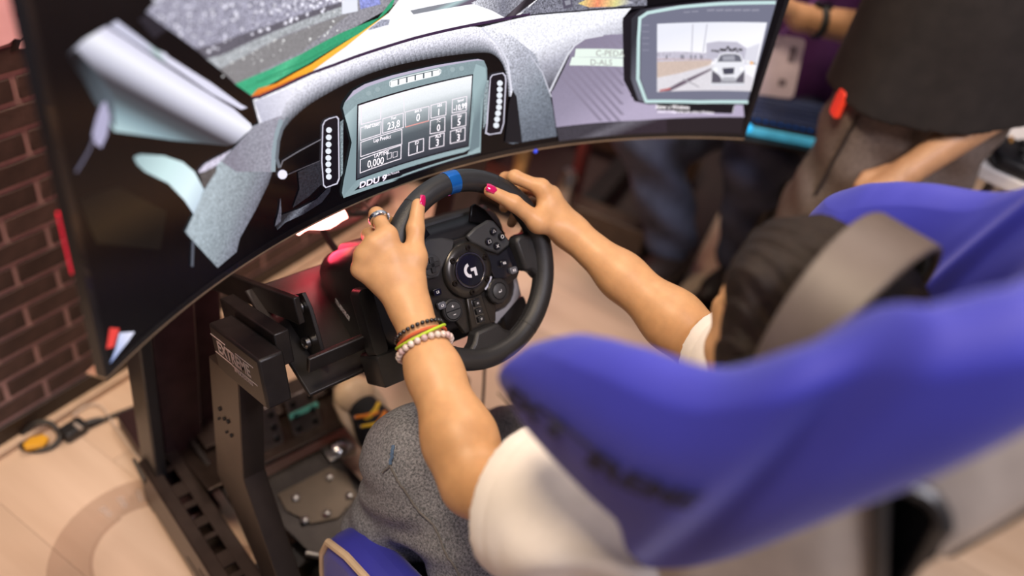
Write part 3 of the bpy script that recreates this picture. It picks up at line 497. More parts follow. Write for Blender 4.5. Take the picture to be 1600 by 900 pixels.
([-800,692,-1559,722,-1554,709,-795,678],(.92,.84,.92),0,0),
([-1545,709,-1550,935,-1565,940,-1560,714],(.92,.84,.92),0,0),
([-1556,662,-801,659,-806,673,-1562,676],(.92,.84,.92),0,0),
([-816,672,-809,448,-794,443,-800,667],(.92,.84,.92),0,0),
([-800,457,-1561,471,-1555,457,-794,442],(.92,.84,.92),0,0),
([-1546,457,-1547,670,-1562,676,-1561,463],(.92,.84,.92),0,0),
([-771,1158,-329,1142,-334,1155,-775,1170],(.92,.84,.92),0,0),
([-343,1154,-330,921,-316,917,-329,1150],(.92,.84,.92),0,0),
([-321,929,-754,937,-749,924,-317,916],(.92,.84,.92),0,0),
([-740,925,-763,1165,-777,1169,-754,928],(.92,.84,.92),0,0),
([-321,931,-756,939,-750,922,-315,914],(.8,.35,.32),0,0),
([-303,1149,-15,1148,-20,1162,-308,1162],(.92,.84,.92),0,0),
([-30,1161,-15,940,1,936,-14,1157],(.92,.84,.92),0,0),
([-5,949,-290,960,-286,946,-1,935],(.92,.84,.92),0,0),
([-275,947,-294,1158,-309,1161,-291,950],(.92,.84,.92),0,0),
([-293,908,-15,908,-21,922,-298,922],(.92,.84,.92),0,0),
([-31,920,-10,677,6,673,-15,917],(.92,.84,.92),0,0),
([0,686,-286,713,-282,699,4,672],(.92,.84,.92),0,0),
([-272,699,-283,917,-299,921,-287,704],(.92,.84,.92),0,0),
([-284,647,-4,649,-9,663,-290,661],(.92,.84,.92),0,0),
([-19,662,-5,439,11,435,-3,658],(.92,.84,.92),0,0),
([5,448,-279,462,-275,447,10,434],(.92,.84,.92),0,0),
([-264,448,-275,656,-291,660,-280,452],(.92,.84,.92),0,0),
([-668,656,-386,653,-392,667,-674,670],(.92,.84,.92),0,0),
([-401,666,-388,450,-372,445,-386,662],(.92,.84,.92),0,0),
([-378,459,-667,462,-661,447,-373,444],(.92,.84,.92),0,0),
([-651,448,-659,664,-674,669,-667,453],(.92,.84,.92),0,0),
([88,1156,361,1156,356,1169,83,1169],(.92,.84,.92),0,0),
([345,1168,365,937,381,934,361,1165],(.92,.84,.92),0,0),
([375,946,99,955,103,941,380,932],(.92,.84,.92),0,0),
([114,942,97,1165,82,1168,98,946],(.92,.84,.92),0,0),
([100,902,380,902,375,916,95,916],(.92,.84,.92),0,0),
([365,914,384,684,400,680,380,911],(.92,.84,.92),0,0),
([394,693,114,702,119,687,399,679],(.92,.84,.92),0,0),
([130,688,110,911,94,915,114,692],(.92,.84,.92),0,0),
([106,646,392,649,386,663,100,661],(.92,.84,.92),0,0),
([376,662,395,435,411,431,392,658],(.92,.84,.92),0,0),
([405,445,118,454,123,439,410,430],(.92,.84,.92),0,0),
([134,440,115,656,99,660,118,444],(.92,.84,.92),0,0),
([-1062,600,-976,597,-979,604,-1065,608],(.92,.84,.92),0,0),
([-984,604,-987,516,-979,513,-976,601],(.92,.84,.92),0,0),
([-982,520,-1064,517,-1061,509,-979,513],(.92,.84,.92),0,0),
([-1056,509,-1057,605,-1065,608,-1064,512],(.92,.84,.92),0,0),
([-956,590,-870,583,-873,591,-959,597],(.92,.84,.92),0,0),
([-878,591,-877,507,-868,504,-870,588],(.92,.84,.92),0,0),
([-872,512,-958,512,-955,504,-869,504],(.92,.84,.92),0,0),
([-950,504,-951,594,-959,597,-958,507],(.92,.84,.92),0,0),
('T','23,8',(-0.0986,0.1032),(0.01276,-0.00058),(-0.00011,0.01116),(1.0,0.95,1.0),0.15,0.76),
('T','0',(-0.0542,0.1029),(0.01356,-0.00024),(-0.00036,0.01188),(1.0,0.95,1.0),0.15,0.76),
('T','1',(-0.0164,0.1027),(0.01186,0.0),(-0.00053,0.01061),(1.0,0.95,1.0),0.15,0.76),
('T','0',(-0.0144,0.0774),(0.01208,-0.00021),(-0.00053,0.01092),(1.0,0.95,1.0),0.15,0.76),
('T','5',(0.0237,0.0781),(0.01265,0.00011),(-0.00077,0.01155),(1.0,0.95,1.0),0.15,0.76),
('T','3',(0.0255,0.0525),(0.01287,0.00011),(-0.00077,0.01188),(1.0,0.95,1.0),0.15,0.76),
('T','3',(-0.0143,0.0534),(0.01276,-0.00033),(-0.00055,0.01166),(1.0,0.95,1.0),0.15,0.76),
('T','1',(-0.0522,0.0531),(0.01276,-0.00066),(-0.00033,0.01144),(1.0,0.95,1.0),0.15,0.76),
('T','-10,99',(0.0232,0.1023),(0.01026,0.00027),(-0.00054,0.00927),(1.0,0.95,1.0),0.1,0.684),
('T','0,000',(-0.129,0.0547),(0.01311,-0.00126),(0.00011,0.0115),(1.0,0.95,1.0),0.2,0.76),
('T','LAPTIME',(-0.1186,0.0645),(0.00678,-0.0006),(6e-05,0.006),(1.0,0.95,1.0),0.024,0.76),
('T','Lap Predict',(-0.1185,0.0884),(0.00666,-0.00048),(6e-05,0.00582),(1.0,0.95,1.0),0.024,0.76),
('T','Fuel Used',(-0.1376,0.1134),(0.0066,-0.00042),(6e-05,0.00564),(1.0,0.95,1.0),0.024,0.722),
('T','Fuel',(-0.0991,0.114),(0.00499,-0.00023),(-5e-05,0.00427),(1.0,0.95,1.0),0.012,0.76),
('T','ALS',(-0.0139,0.0643),(0.00644,-0.00011),(-0.00028,0.00588),(1.0,0.95,1.0),0.036,0.76),
('T','ED',(-0.0534,0.0636),(0.00575,-0.00025),(-0.00015,0.00515),(1.0,0.95,1.0),0.024,0.76),
('T','TC',(-0.0154,0.089),(0.0057,-5e-05),(-0.00025,0.00515),(1.0,0.95,1.0),0.024,0.76),
('T','Slip',(0.0237,0.0884),(0.00575,0.0001),(-0.00035,0.0052),(1.0,0.95,1.0),0.024,0.76),
('T','Pwd',(0.0247,0.0632),(0.0058,0.0),(-0.00035,0.00535),(1.0,0.95,1.0),0.024,0.76),
('T','ABS',(-0.0159,0.1131),(0.00509,5e-05),(-0.00023,0.00445),(1.0,0.95,1.0),0.012,0.76),
('T','BRK B',(-0.055,0.1136),(0.00448,-0.00012),(-0.00012,0.00392),(1.0,0.95,1.0),0.012,0.76),
('T','Speed',(0.0227,0.1132),(0.00452,0.00012),(-0.00028,0.00404),(1.0,0.95,1.0),0.012,0.76),
('T','Rain',(-0.1393,0.1427),(0.00454,-0.00025),(8e-05,0.00378),(1.0,0.95,1.0),0.012,0.76),
([-1077,1677,-1038,1695,-212,1688,-158,1658,-160,1608,-202,1582,-1032,1585,-1073,1614],(.8,.86,.88),0,0),
([-1063,1668,-1030,1682,-218,1675,-174,1653,-178,1617,-210,1595,-1026,1597,-1060,1619],(.12,.15,.17),0,0),
([-1053,1677,-933,1673,-929,1597,-1049,1600],(.98,.98,1.0),0,0),
([-906,1672,-785,1669,-780,1593,-902,1595],(.98,.98,1.0),0,0),
([-758,1669,-637,1667,-631,1590,-753,1591],(.98,.98,1.0),0,0),
([-610,1667,-488,1666,-482,1588,-604,1588],(.98,.98,1.0),0,0),
([-461,1666,-339,1666,-332,1587,-455,1587],(.98,.98,1.0),0,0),
([-312,1666,-189,1667,-182,1588,-305,1586],(.98,.98,1.0),0,0),
([-1387,1590,-1395,1571,-1417,1564,-1444,1571,-1467,1590,-1476,1613,-1468,1632,-1446,1639,-1419,1632,-1396,1614],(.33,.42,.45),0,0),
([-1232,1606,-1240,1586,-1261,1579,-1289,1586,-1312,1604,-1321,1628,-1314,1647,-1292,1654,-1264,1648,-1241,1629],(.33,.42,.45),0,0),
([90,1620,84,1599,62,1589,33,1594,8,1612,-3,1636,4,1657,25,1667,54,1662,79,1644],(.33,.42,.45),0,0),
([254,1607,248,1585,226,1575,197,1580,172,1598,160,1622,167,1644,188,1654,217,1649,242,1631],(.33,.42,.45),0,0),
([-2217,1381,-2177,1434,-2102,1443,-1962,1429,-1929,1385,-1912,495,-1953,431,-2167,452,-2211,507,-2240,874],(.62,.6,.72),0,0),
([-2199,1364,-2165,1416,-2100,1427,-1979,1418,-1951,1376,-1937,520,-1972,457,-2156,468,-2194,519,-2219,872],(.007,.005,.01),0,0),
([-2053,1262,-2063,1241,-2088,1234,-2119,1244,-2144,1267,-2154,1294,-2144,1315,-2119,1322,-2088,1312,-2062,1289],(.8,.84,.92),0,0),
([-2057,1160,-2066,1139,-2092,1132,-2123,1143,-2148,1166,-2158,1194,-2148,1215,-2123,1222,-2091,1211,-2066,1188],(.8,.84,.92),0,0),
([-2060,1060,-2070,1039,-2096,1032,-2127,1043,-2152,1067,-2162,1095,-2152,1116,-2127,1123,-2095,1112,-2070,1088],(.8,.84,.92),0,0),
([-2064,965,-2074,943,-2100,936,-2131,948,-2157,972,-2166,1000,-2156,1022,-2131,1028,-2099,1017,-2074,993],(.8,.84,.92),0,0),
([-2064,867,-2074,845,-2100,839,-2132,850,-2158,875,-2167,903,-2157,925,-2131,931,-2100,920,-2074,896],(.8,.84,.92),0,0),
([-2065,774,-2075,752,-2101,745,-2133,757,-2158,782,-2168,811,-2158,833,-2132,839,-2100,828,-2074,803],(.8,.84,.92),0,0),
([-2065,680,-2075,657,-2101,651,-2133,663,-2159,689,-2169,718,-2159,740,-2133,746,-2101,734,-2075,709],(.8,.84,.92),0,0),
([-2059,585,-2069,563,-2095,556,-2127,569,-2153,595,-2163,624,-2153,646,-2127,653,-2094,641,-2068,615],(.8,.84,.92),0,0),
([751,1390,788,1429,988,1433,1049,1376,1072,1297,1136,576,1101,417,872,427,785,471,788,639],(.62,.6,.72),0,0),
([770,1373,801,1412,973,1419,1026,1365,1047,1288,1113,592,1085,438,888,443,814,483,814,646],(.007,.005,.01),0,0),
([1007,1261,1001,1234,976,1221,941,1226,911,1248,896,1277,903,1304,928,1317,962,1312,993,1290],(.8,.84,.92),0,0),
([1018,1161,1012,1134,987,1120,952,1126,921,1148,907,1178,913,1204,939,1218,973,1212,1004,1191],(.8,.84,.92),0,0),
([1029,1063,1023,1036,997,1022,963,1028,932,1050,917,1081,924,1107,949,1121,984,1115,1014,1093],(.8,.84,.92),0,0),
([1040,964,1034,937,1008,923,973,929,942,952,928,982,934,1009,960,1023,994,1017,1025,995],(.8,.84,.92),0,0),
([1048,865,1041,837,1015,824,980,830,949,853,934,884,941,911,967,924,1002,918,1033,896],(.8,.84,.92),0,0),
([1044,766,1037,739,1011,725,976,731,945,754,930,786,937,813,963,827,998,821,1029,798],(.8,.84,.92),0,0),
([1040,667,1034,639,1008,626,972,632,941,656,926,687,933,715,958,728,994,722,1025,699],(.8,.84,.92),0,0),
([1041,563,1034,535,1008,521,972,528,941,552,926,584,932,612,959,625,994,619,1025,595],(.8,.84,.92),0,0),
([-1916,1340,-1863,1351,-1864,565,-1905,522],(.24,.3,.33),.5,0),
([696,1353,739,1347,788,671,738,552,681,1098],(.28,.34,.37),.5,0),
([-3052,2804,-3058,2798,-3069,2801,-3074,2809,-3068,2815,-3057,2812],(.977,.955,1.085),0,0),
([-1849,2865,-1857,2856,-1873,2859,-1881,2871,-1873,2880,-1857,2877],(.913,.893,1.014),0,0),
([-3747,3016,-3753,3011,-3763,3013,-3768,3021,-3762,3027,-3751,3024],(.919,.899,1.021),0,0),
([-4049,2980,-4060,2971,-4079,2976,-4087,2990,-4076,2999,-4057,2994],(.745,.729,.828),0,0),
([-4384,3236,-4398,3225,-4420,3231,-4429,3248,-4415,3259,-4393,3253],(.666,.651,.74),0,0),
([-2416,2936,-2424,2927,-2439,2930,-2447,2942,-2439,2950,-2423,2947],(.638,.624,.709),0,0),
([-3470,3048,-3476,3043,-3487,3046,-3492,3053,-3486,3059,-3475,3056],(.648,.633,.72),0,0),
([-2936,3122,-2947,3111,-2967,3115,-2977,3130,-2966,3141,-2945,3137],(.853,.834,.948),0,0),
([-2057,2927,-2065,2919,-2081,2921,-2089,2933,-2081,2942,-2065,2939],(1.034,1.011,1.149),0,0),
([-3760,3273,-3766,3267,-3777,3270,-3781,3277,-3775,3283,-3765,3280],(1.014,.992,1.127),0,0),
([-1902,2909,-1913,2897,-1935,2901,-1946,2917,-1935,2929,-1913,2925],(.693,.678,.77),0,0),
([-4436,3271,-4446,3263,-4464,3267,-4471,3280,-4460,3289,-4443,3284],(.776,.759,.862),0,0),
([-4216,3100,-4230,3089,-4253,3095,-4262,3113,-4248,3124,-4225,3118],(.816,.798,.907),0,0),
([-3225,2918,-3231,2913,-3242,2915,-3247,2924,-3241,2929,-3230,2927],(.881,.862,.979),0,0),
([-1989,2887,-2003,2871,-2031,2876,-2045,2897,-2031,2912,-2003,2907],(.887,.867,.985),0,0),
([-2658,2794,-2672,2780,-2699,2786,-2711,2806,-2697,2820,-2670,2814],(1.026,1.003,1.14),0,0),
([-3219,2960,-3225,2954,-3236,2956,-3241,2965,-3235,2970,-3224,2968],(.949,.928,1.055),0,0),
([-1848,2901,-1862,2885,-1890,2890,-1904,2911,-1890,2927,-1862,2922],(.879,.86,.977),0,0),
([-2887,3107,-2898,3096,-2919,3100,-2928,3115,-2917,3126,-2897,3122],(.819,.801,.91),0,0),
([-2760,2987,-2771,2976,-2792,2980,-2801,2996,-2790,3006,-2769,3002],(.929,.908,1.032),0,0),
([-4460,3466,-4465,3461,-4475,3464,-4478,3470,-4473,3475,-4463,3473],(1.02,.997,1.133),0,0),
([-3927,3106,-3938,3097,-3956,3102,-3964,3116,-3953,3125,-3935,3120],(.702,.686,.78),0,0),
([-4106,3060,-4117,3050,-4135,3055,-4143,3070,-4132,3079,-4113,3074],(.752,.735,.835),0,0),
([-3624,2882,-3630,2876,-3641,2879,-3646,2887,-3640,2893,-3629,2890],(1.023,1.001,1.137),0,0),
([-2749,3058,-2757,3050,-2772,3053,-2779,3064,-2771,3072,-2756,3069],(.895,.875,.994),0,0),
([-3868,3151,-3881,3139,-3905,3145,-3915,3163,-3901,3175,-3878,3169],(.893,.873,.992),0,0),
([-4302,3255,-4313,3246,-4330,3251,-4337,3264,-4327,3273,-4309,3268],(.903,.883,1.004),0,0),
([-4021,2967,-4029,2960,-4043,2964,-4048,2975,-4040,2981,-4027,2978],(.662,.648,.736),0,0),
([-2572,3004,-2586,2990,-2613,2995,-2626,3015,-2612,3029,-2585,3024],(.74,.723,.822),0,0),
([-2453,3035,-2461,3027,-2476,3030,-2483,3041,-2475,3049,-2460,3046],(.758,.741,.842),0,0),
([-2306,2889,-2317,2878,-2339,2882,-2349,2898,-2338,2909,-2317,2905],(.768,.751,.853),0,0),
([-2328,3001,-2339,2989,-2361,2993,-2371,3009,-2360,3021,-2339,3017],(.869,.849,.965),0,0),
([-3482,2998,-3493,2988,-3513,2993,-3522,3008,-3510,3017,-3491,3013],(.818,.8,.909),0,0),
([-2881,3023,-2895,3009,-2921,3015,-2933,3034,-2919,3048,-2893,3042],(.644,.63,.716),0,0),
([-3483,3155,-3497,3142,-3522,3148,-3532,3166,-3518,3179,-3494,3173],(1.012,.99,1.124),0,0),
([-2171,2805,-2185,2789,-2213,2795,-2227,2816,-2213,2831,-2185,2825],(.856,.837,.951),0,0),
([-1869,2861,-1875,2854,-1887,2856,-1893,2865,-1887,2872,-1875,2870],(.932,.911,1.035),0,0),
([-2305,2870,-2316,2858,-2338,2862,-2348,2878,-2337,2890,-2315,2886],(.85,.831,.945),0,0),
([-2148,2831,-2159,2819,-2181,2823,-2191,2839,-2180,2851,-2159,2847],(.679,.664,.754),0,0),
([-3919,3332,-3927,3326,-3940,3329,-3946,3339,-3938,3345,-3925,3342],(.993,.971,1.103),0,0),
([-2127,2883,-2133,2877,-2145,2879,-2151,2888,-2145,2894,-2133,2892],(.825,.806,.916),0,0),
([-4247,3255,-4255,3249,-4268,3252,-4273,3262,-4265,3268,-4252,3265],(.898,.879,.998),0,0),
([-3203,3016,-3209,3011,-3220,3013,-3225,3021,-3219,3027,-3208,3024],(.768,.751,.854),0,0),
([-3947,2884,-3961,2872,-3985,2879,-3995,2898,-3981,2910,-3957,2903],(.959,.937,1.065),0,0),
([-4375,3401,-4381,3396,-4390,3399,-4394,3406,-4388,3410,-4379,3408],(.847,.828,.941),0,0),
([-2361,2986,-2372,2975,-2393,2979,-2404,2995,-2393,3006,-2371,3002],(1.003,.981,1.115),0,0),
([-2406,2834,-2412,2828,-2424,2831,-2430,2839,-2424,2846,-2412,2843],(.827,.809,.919),0,0),
([-3066,3005,-3077,2994,-3098,2999,-3107,3014,-3096,3024,-3076,3020],(.731,.714,.812),0,0),
([-2946,2948,-2952,2942,-2963,2944,-2969,2953,-2963,2959,-2951,2956],(.822,.803,.913),0,0),
([-2487,3050,-2493,3043,-2504,3046,-2510,3054,-2504,3060,-2492,3058],(.944,.923,1.049),0,0),
([-4391,3450,-4404,3439,-4426,3444,-4435,3460,-4421,3471,-4399,3466],(1.025,1.002,1.139),0,0),
([-2245,2987,-2259,2972,-2286,2977,-2299,2997,-2285,3012,-2258,3007],(.758,.741,.842),0,0),
([-3752,3120,-3766,3108,-3790,3114,-3800,3132,-3786,3144,-3762,3138],(.868,.848,.964),0,0),
([-3626,3185,-3637,3175,-3656,3180,-3664,3194,-3654,3204,-3634,3199],(.804,.786,.893),0,0),
([-4195,3413,-4208,3402,-4231,3408,-4240,3424,-4226,3435,-4204,3430],(.952,.931,1.058),0,0),
([-3063,3147,-3076,3134,-3102,3139,-3114,3158,-3100,3171,-3074,3166],(.875,.855,.972),0,0),
([-2472,2949,-2478,2943,-2489,2945,-2495,2954,-2489,2960,-2477,2958],(.882,.863,.98),0,0),
([-3442,3064,-3456,3051,-3481,3057,-3492,3076,-3478,3088,-3453,3083],(.938,.917,1.042),0,0),
([-3790,2789,-3805,2777,-3829,2784,-3840,2803,-3825,2815,-3801,2808],(.817,.798,.907),0,0),
([-3956,3075,-3962,3070,-3972,3072,-3976,3080,-3970,3085,-3960,3082],(.955,.934,1.061),0,0),
([-3979,3300,-3985,3295,-3995,3298,-3999,3305,-3993,3310,-3983,3308],(1.009,.987,1.121),0,0),
([-3631,2814,-3642,2804,-3661,2809,-3670,2824,-3659,2834,-3639,2829],(.679,.664,.755),0,0),
([-2731,2791,-2745,2777,-2772,2783,-2784,2803,-2770,2817,-2743,2811],(.9,.88,1.0),0,0),
([-2616,2909,-2622,2903,-2633,2906,-2639,2914,-2633,2920,-2621,2918],(.959,.937,1.065),0,0),
([-2660,2939,-2668,2931,-2684,2934,-2691,2945,-2683,2954,-2667,2950],(.944,.923,1.048),0,0),
([-4409,3445,-4415,3440,-4424,3442,-4428,3449,-4422,3454,-4413,3452],(.897,.877,.997),0,0),
([-3622,2855,-3633,2845,-3653,2850,-3661,2865,-3650,2875,-3630,2870],(.971,.949,1.079),0,0),
([-4254,3137,-4268,3126,-4291,3132,-4300,3150,-4286,3161,-4263,3155],(.969,.947,1.076),0,0),
([-1969,2878,-1975,2872,-1988,2874,-1994,2883,-1988,2889,-1975,2887],(.645,.63,.716),0,0),
([-2513,2917,-2521,2909,-2537,2912,-2544,2923,-2536,2932,-2521,2929],(.673,.658,.748),0,0),
([-2575,2801,-2581,2795,-2593,2797,-2599,2806,-2592,2812,-2581,2810],(.853,.834,.948),0,0),
([-2216,2964,-2222,2958,-2234,2960,-2240,2969,-2234,2975,-2222,2973],(.728,.712,.809),0,0),
([-4082,3282,-4096,3270,-4119,3276,-4128,3293,-4115,3304,-4092,3299],(.732,.716,.814),0,0),
([-2994,2787,-3009,2773,-3035,2779,-3047,2799,-3033,2813,-3006,2807],(1.021,.999,1.135),0,0),
([-3585,3155,-3599,3142,-3624,3148,-3634,3166,-3620,3178,-3596,3173],(.972,.95,1.08),0,0),
([-1909,2894,-1923,2879,-1951,2884,-1965,2904,-1951,2920,-1923,2915],(.693,.678,.77),0,0),
([-3562,2818,-3570,2811,-3584,2815,-3590,2826,-3582,2833,-3568,2829],(.669,.654,.743),0,0),
([-2562,2803,-2576,2788,-2603,2794,-2616,2814,-2602,2829,-2575,2823],(.868,.848,.964),0,0),
([-2246,2977,-2254,2969,-2269,2972,-2277,2983,-2269,2992,-2253,2989],(.689,.674,.766),0,0),
([-3239,2789,-3250,2778,-3270,2783,-3279,2799,-3268,2809,-3248,2804],(.902,.882,1.002),0,0),
([-2250,2883,-2261,2871,-2282,2875,-2293,2891,-2282,2903,-2260,2899],(.99,.968,1.1),0,0),
([-3766,3168,-3779,3156,-3803,3162,-3813,3179,-3800,3191,-3776,3186],(.711,.695,.79),0,0),
([-3059,3068,-3073,3055,-3099,3060,-3111,3079,-3097,3093,-3071,3087],(.944,.923,1.048),0,0),
([-4211,3042,-4225,3031,-4248,3037,-4258,3055,-4244,3066,-4221,3060],(.914,.894,1.016),0,0),
([-4054,3109,-4060,3104,-4070,3107,-4074,3114,-4068,3119,-4058,3117],(.825,.807,.917),0,0),
([-2642,2819,-2656,2805,-2683,2811,-2696,2831,-2681,2845,-2654,2839],(.947,.926,1.052),0,0),
([-2176,2984,-2183,2975,-2199,2978,-2207,2989,-2199,2998,-2183,2995],(.991,.969,1.101),0,0),
([-2866,2850,-2872,2844,-2883,2846,-2888,2855,-2882,2861,-2871,2858],(1.018,.996,1.131),0,0),
([-2259,2957,-2267,2949,-2282,2952,-2290,2963,-2282,2972,-2266,2969],(.944,.923,1.049),0,0),
([-4218,3192,-4224,3187,-4233,3189,-4237,3197,-4231,3202,-4222,3199],(.994,.972,1.105),0,0),
([-3947,2879,-3958,2869,-3977,2875,-3984,2889,-3973,2899,-3954,2893],(.704,.689,.782),0,0),
([-4333,3208,-4339,3203,-4349,3205,-4353,3213,-4347,3218,-4337,3215],(.668,.653,.742),0,0),
([-2312,2953,-2323,2941,-2344,2945,-2354,2961,-2343,2972,-2322,2968],(.813,.795,.904),0,0),
([-2612,2976,-2618,2970,-2629,2972,-2635,2980,-2629,2987,-2617,2984],(.766,.749,.851),0,0),
([-3446,3011,-3454,3003,-3468,3007,-3474,3017,-3466,3025,-3452,3021],(.891,.871,.99),0,0),
([-2586,2928,-2594,2920,-2609,2923,-2617,2935,-2609,2943,-2593,2940],(.85,.832,.945),0,0),
([-4229,3330,-4243,3319,-4265,3324,-4274,3341,-4261,3352,-4238,3347],(.676,.661,.751),0,0),
([-2165,2824,-2171,2817,-2183,2819,-2189,2828,-2183,2835,-2171,2832],(.844,.825,.937),0,0),
([-2703,2877,-2714,2866,-2735,2870,-2745,2886,-2734,2897,-2713,2892],(.937,.916,1.041),0,0),
([-3829,2948,-3840,2938,-3859,2944,-3867,2958,-3856,2968,-3837,2962],(.673,.658,.748),0,0),
([-1993,2913,-1999,2906,-2011,2908,-2017,2917,-2011,2924,-1999,2921],(.9,.88,1.0),0,0),
([-3227,3173,-3238,3162,-3257,3167,-3266,3181,-3255,3191,-3236,3187],(.905,.885,1.005),0,0),
([-3078,3095,-3086,3087,-3101,3090,-3108,3101,-3100,3108,-3085,3105],(.703,.687,.781),0,0),
([-2157,2870,-2163,2864,-2175,2866,-2180,2875,-2174,2881,-2163,2879],(.674,.659,.749),0,0),
([-3107,2793,-3121,2780,-3148,2786,-3159,2806,-3145,2819,-3119,2813],(.855,.836,.95),0,0),
([-2852,2961,-2863,2950,-2884,2954,-2893,2970,-2882,2980,-2862,2976],(.947,.926,1.052),0,0),
([-2687,3055,-2695,3047,-2710,3050,-2717,3061,-2709,3069,-2694,3066],(.936,.915,1.04),0,0),
([-3154,2872,-3165,2861,-3186,2866,-3195,2881,-3184,2892,-3164,2887],(.67,.656,.745),0,0),
([-3854,3306,-3862,3299,-3876,3302,-3881,3312,-3873,3319,-3860,3316],(.647,.633,.719),0,0),
([-3244,3093,-3255,3083,-3275,3088,-3284,3102,-3273,3113,-3253,3108],(.984,.963,1.094),0,0),
([-1992,2897,-1998,2891,-2010,2893,-2016,2902,-2010,2908,-1998,2906],(.773,.756,.859),0,0),
([-2273,2986,-2284,2975,-2305,2979,-2316,2994,-2305,3006,-2283,3002],(.869,.85,.966),0,0),
([-2766,2919,-2772,2913,-2784,2915,-2789,2923,-2783,2929,-2772,2927],(.705,.689,.783),0,0),
([-4070,3201,-4084,3189,-4107,3195,-4116,3213,-4103,3224,-4079,3218],(.96,.939,1.067),0,0),
([-2569,2898,-2577,2890,-2592,2893,-2599,2904,-2591,2913,-2576,2909],(.978,.956,1.087),0,0),
([-2424,2903,-2432,2895,-2447,2898,-2455,2909,-2447,2918,-2431,2915],(.86,.841,.956),0,0),
([-4033,3262,-4044,3253,-4062,3257,-4070,3271,-4059,3280,-4041,3275],(.642,.628,.714),0,0),
([-2400,2814,-2414,2800,-2441,2805,-2454,2826,-2440,2840,-2413,2835],(.758,.741,.842),0,0),
([-2092,2925,-2106,2910,-2134,2915,-2147,2935,-2133,2950,-2106,2945],(1.026,1.003,1.14),0,0),
([-2732,3000,-2746,2986,-2773,2992,-2785,3011,-2771,3025,-2745,3020],(.642,.628,.714),0,0),
([-4094,3108,-4100,3103,-4110,3105,-4114,3113,-4108,3118,-4098,3115],(.942,.921,1.047),0,0),
([-2806,2944,-2820,2930,-2846,2936,-2859,2955,-2845,2969,-2818,2963],(.711,.695,.79),0,0),
([-2456,2990,-2470,2975,-2497,2980,-2510,3000,-2496,3015,-2469,3009],(.675,.66,.75),0,0),
([-3865,2963,-3873,2956,-3887,2960,-3893,2970,-3885,2977,-3871,2973],(.685,.67,.761),0,0),
([-2445,2885,-2451,2879,-2463,2881,-2468,2890,-2462,2896,-2451,2893],(.64,.626,.711),0,0),
([-2930,2949,-2944,2936,-2970,2941,-2982,2961,-2968,2975,-2942,2969],(.848,.829,.942),0,0),
([-2027,2917,-2038,2905,-2060,2909,-2071,2925,-2060,2937,-2038,2933],(.911,.891,1.013),0,0),
([-4238,3112,-4244,3107,-4254,3110,-4258,3118,-4252,3122,-4242,3120],(.92,.9,1.022),0,0),
([-2592,2971,-2600,2963,-2615,2966,-2623,2977,-2615,2986,-2599,2982],(1.007,.985,1.119),0,0),
([-2237,2915,-2245,2907,-2261,2910,-2268,2921,-2260,2930,-2244,2927],(.826,.808,.918),0,0),
([-4254,3415,-4260,3410,-4269,3413,-4273,3420,-4267,3424,-4258,3422],(.972,.951,1.08),0,0),
([-2679,2965,-2693,2951,-2719,2956,-2732,2976,-2718,2990,-2691,2985],(.913,.893,1.015),0,0),
([-3155,3005,-3169,2992,-3194,2998,-3206,3017,-3192,3030,-3166,3024],(.753,.737,.837),0,0),
([-3370,2873,-3384,2860,-3409,2866,-3420,2885,-3406,2898,-3381,2892],(.808,.79,.897),0,0),
([-3369,3211,-3380,3201,-3399,3206,-3408,3220,-3397,3230,-3378,3226],(.779,.761,.865),0,0),
([-3613,3006,-3627,2993,-3652,3000,-3662,3018,-3648,3031,-3624,3024],(.721,.705,.801),0,0),
([-4502,3451,-4512,3443,-4529,3447,-4536,3460,-4525,3468,-4508,3464],(.688,.673,.765),0,0),
([-3369,3138,-3377,3130,-3391,3134,-3397,3144,-3389,3151,-3375,3148],(.639,.625,.71),0,0),
([-3040,2962,-3046,2956,-3058,2959,-3063,2967,-3057,2973,-3045,2970],(.686,.671,.763),0,0),
([-2967,2978,-2975,2970,-2990,2973,-2997,2985,-2989,2992,-2974,2989],(.654,.64,.727),0,0),
([-4460,3387,-4473,3376,-4495,3382,-4504,3398,-4490,3409,-4469,3403],(.643,.629,.715),0,0),
([-2668,3012,-2674,3006,-2686,3008,-2691,3017,-2685,3023,-2674,3020],(.791,.773,.878),0,0),
([-4478,3280,-4486,3274,-4499,3277,-4504,3287,-4496,3293,-4483,3289],(.728,.712,.809),0,0),
([-3552,3172,-3563,3162,-3582,3167,-3590,3181,-3579,3191,-3560,3186],(.882,.862,.98),0,0),
([-3669,3229,-3675,3224,-3685,3226,-3689,3234,-3684,3239,-3673,3236],(.957,.936,1.063),0,0),
([-3858,2773,-3872,2761,-3897,2768,-3907,2787,-3893,2799,-3868,2792],(.95,.929,1.055),0,0),
([-1932,2887,-1943,2875,-1965,2879,-1976,2895,-1965,2907,-1943,2903],(.642,.628,.714),0,0),
([-3739,2765,-3750,2755,-3769,2761,-3777,2776,-3766,2786,-3747,2780],(.668,.653,.742),0,0),
([-2770,2784,-2776,2778,-2788,2781,-2793,2789,-2787,2795,-2776,2793],(.672,.657,.747),0,0),
([-2759,3097,-2765,3091,-2777,3093,-2782,3101,-2776,3107,-2765,3105],(.825,.807,.917),0,0),
([-4081,3162,-4092,3153,-4110,3157,-4117,3171,-4107,3180,-4088,3175],(.711,.695,.79),0,0),
([-1889,2886,-1903,2870,-1931,2875,-1945,2896,-1931,2911,-1903,2906],(1.002,.979,1.113),0,0),
([-1996,2955,-2007,2943,-2029,2947,-2040,2963,-2029,2975,-2007,2971],(.934,.914,1.038),0,0),
([-2896,2988,-2907,2977,-2928,2981,-2937,2997,-2926,3007,-2906,3003],(.705,.689,.783),0,0),
([-3504,3006,-3515,2996,-3535,3001,-3543,3015,-3532,3025,-3513,3020],(.847,.828,.941),0,0),
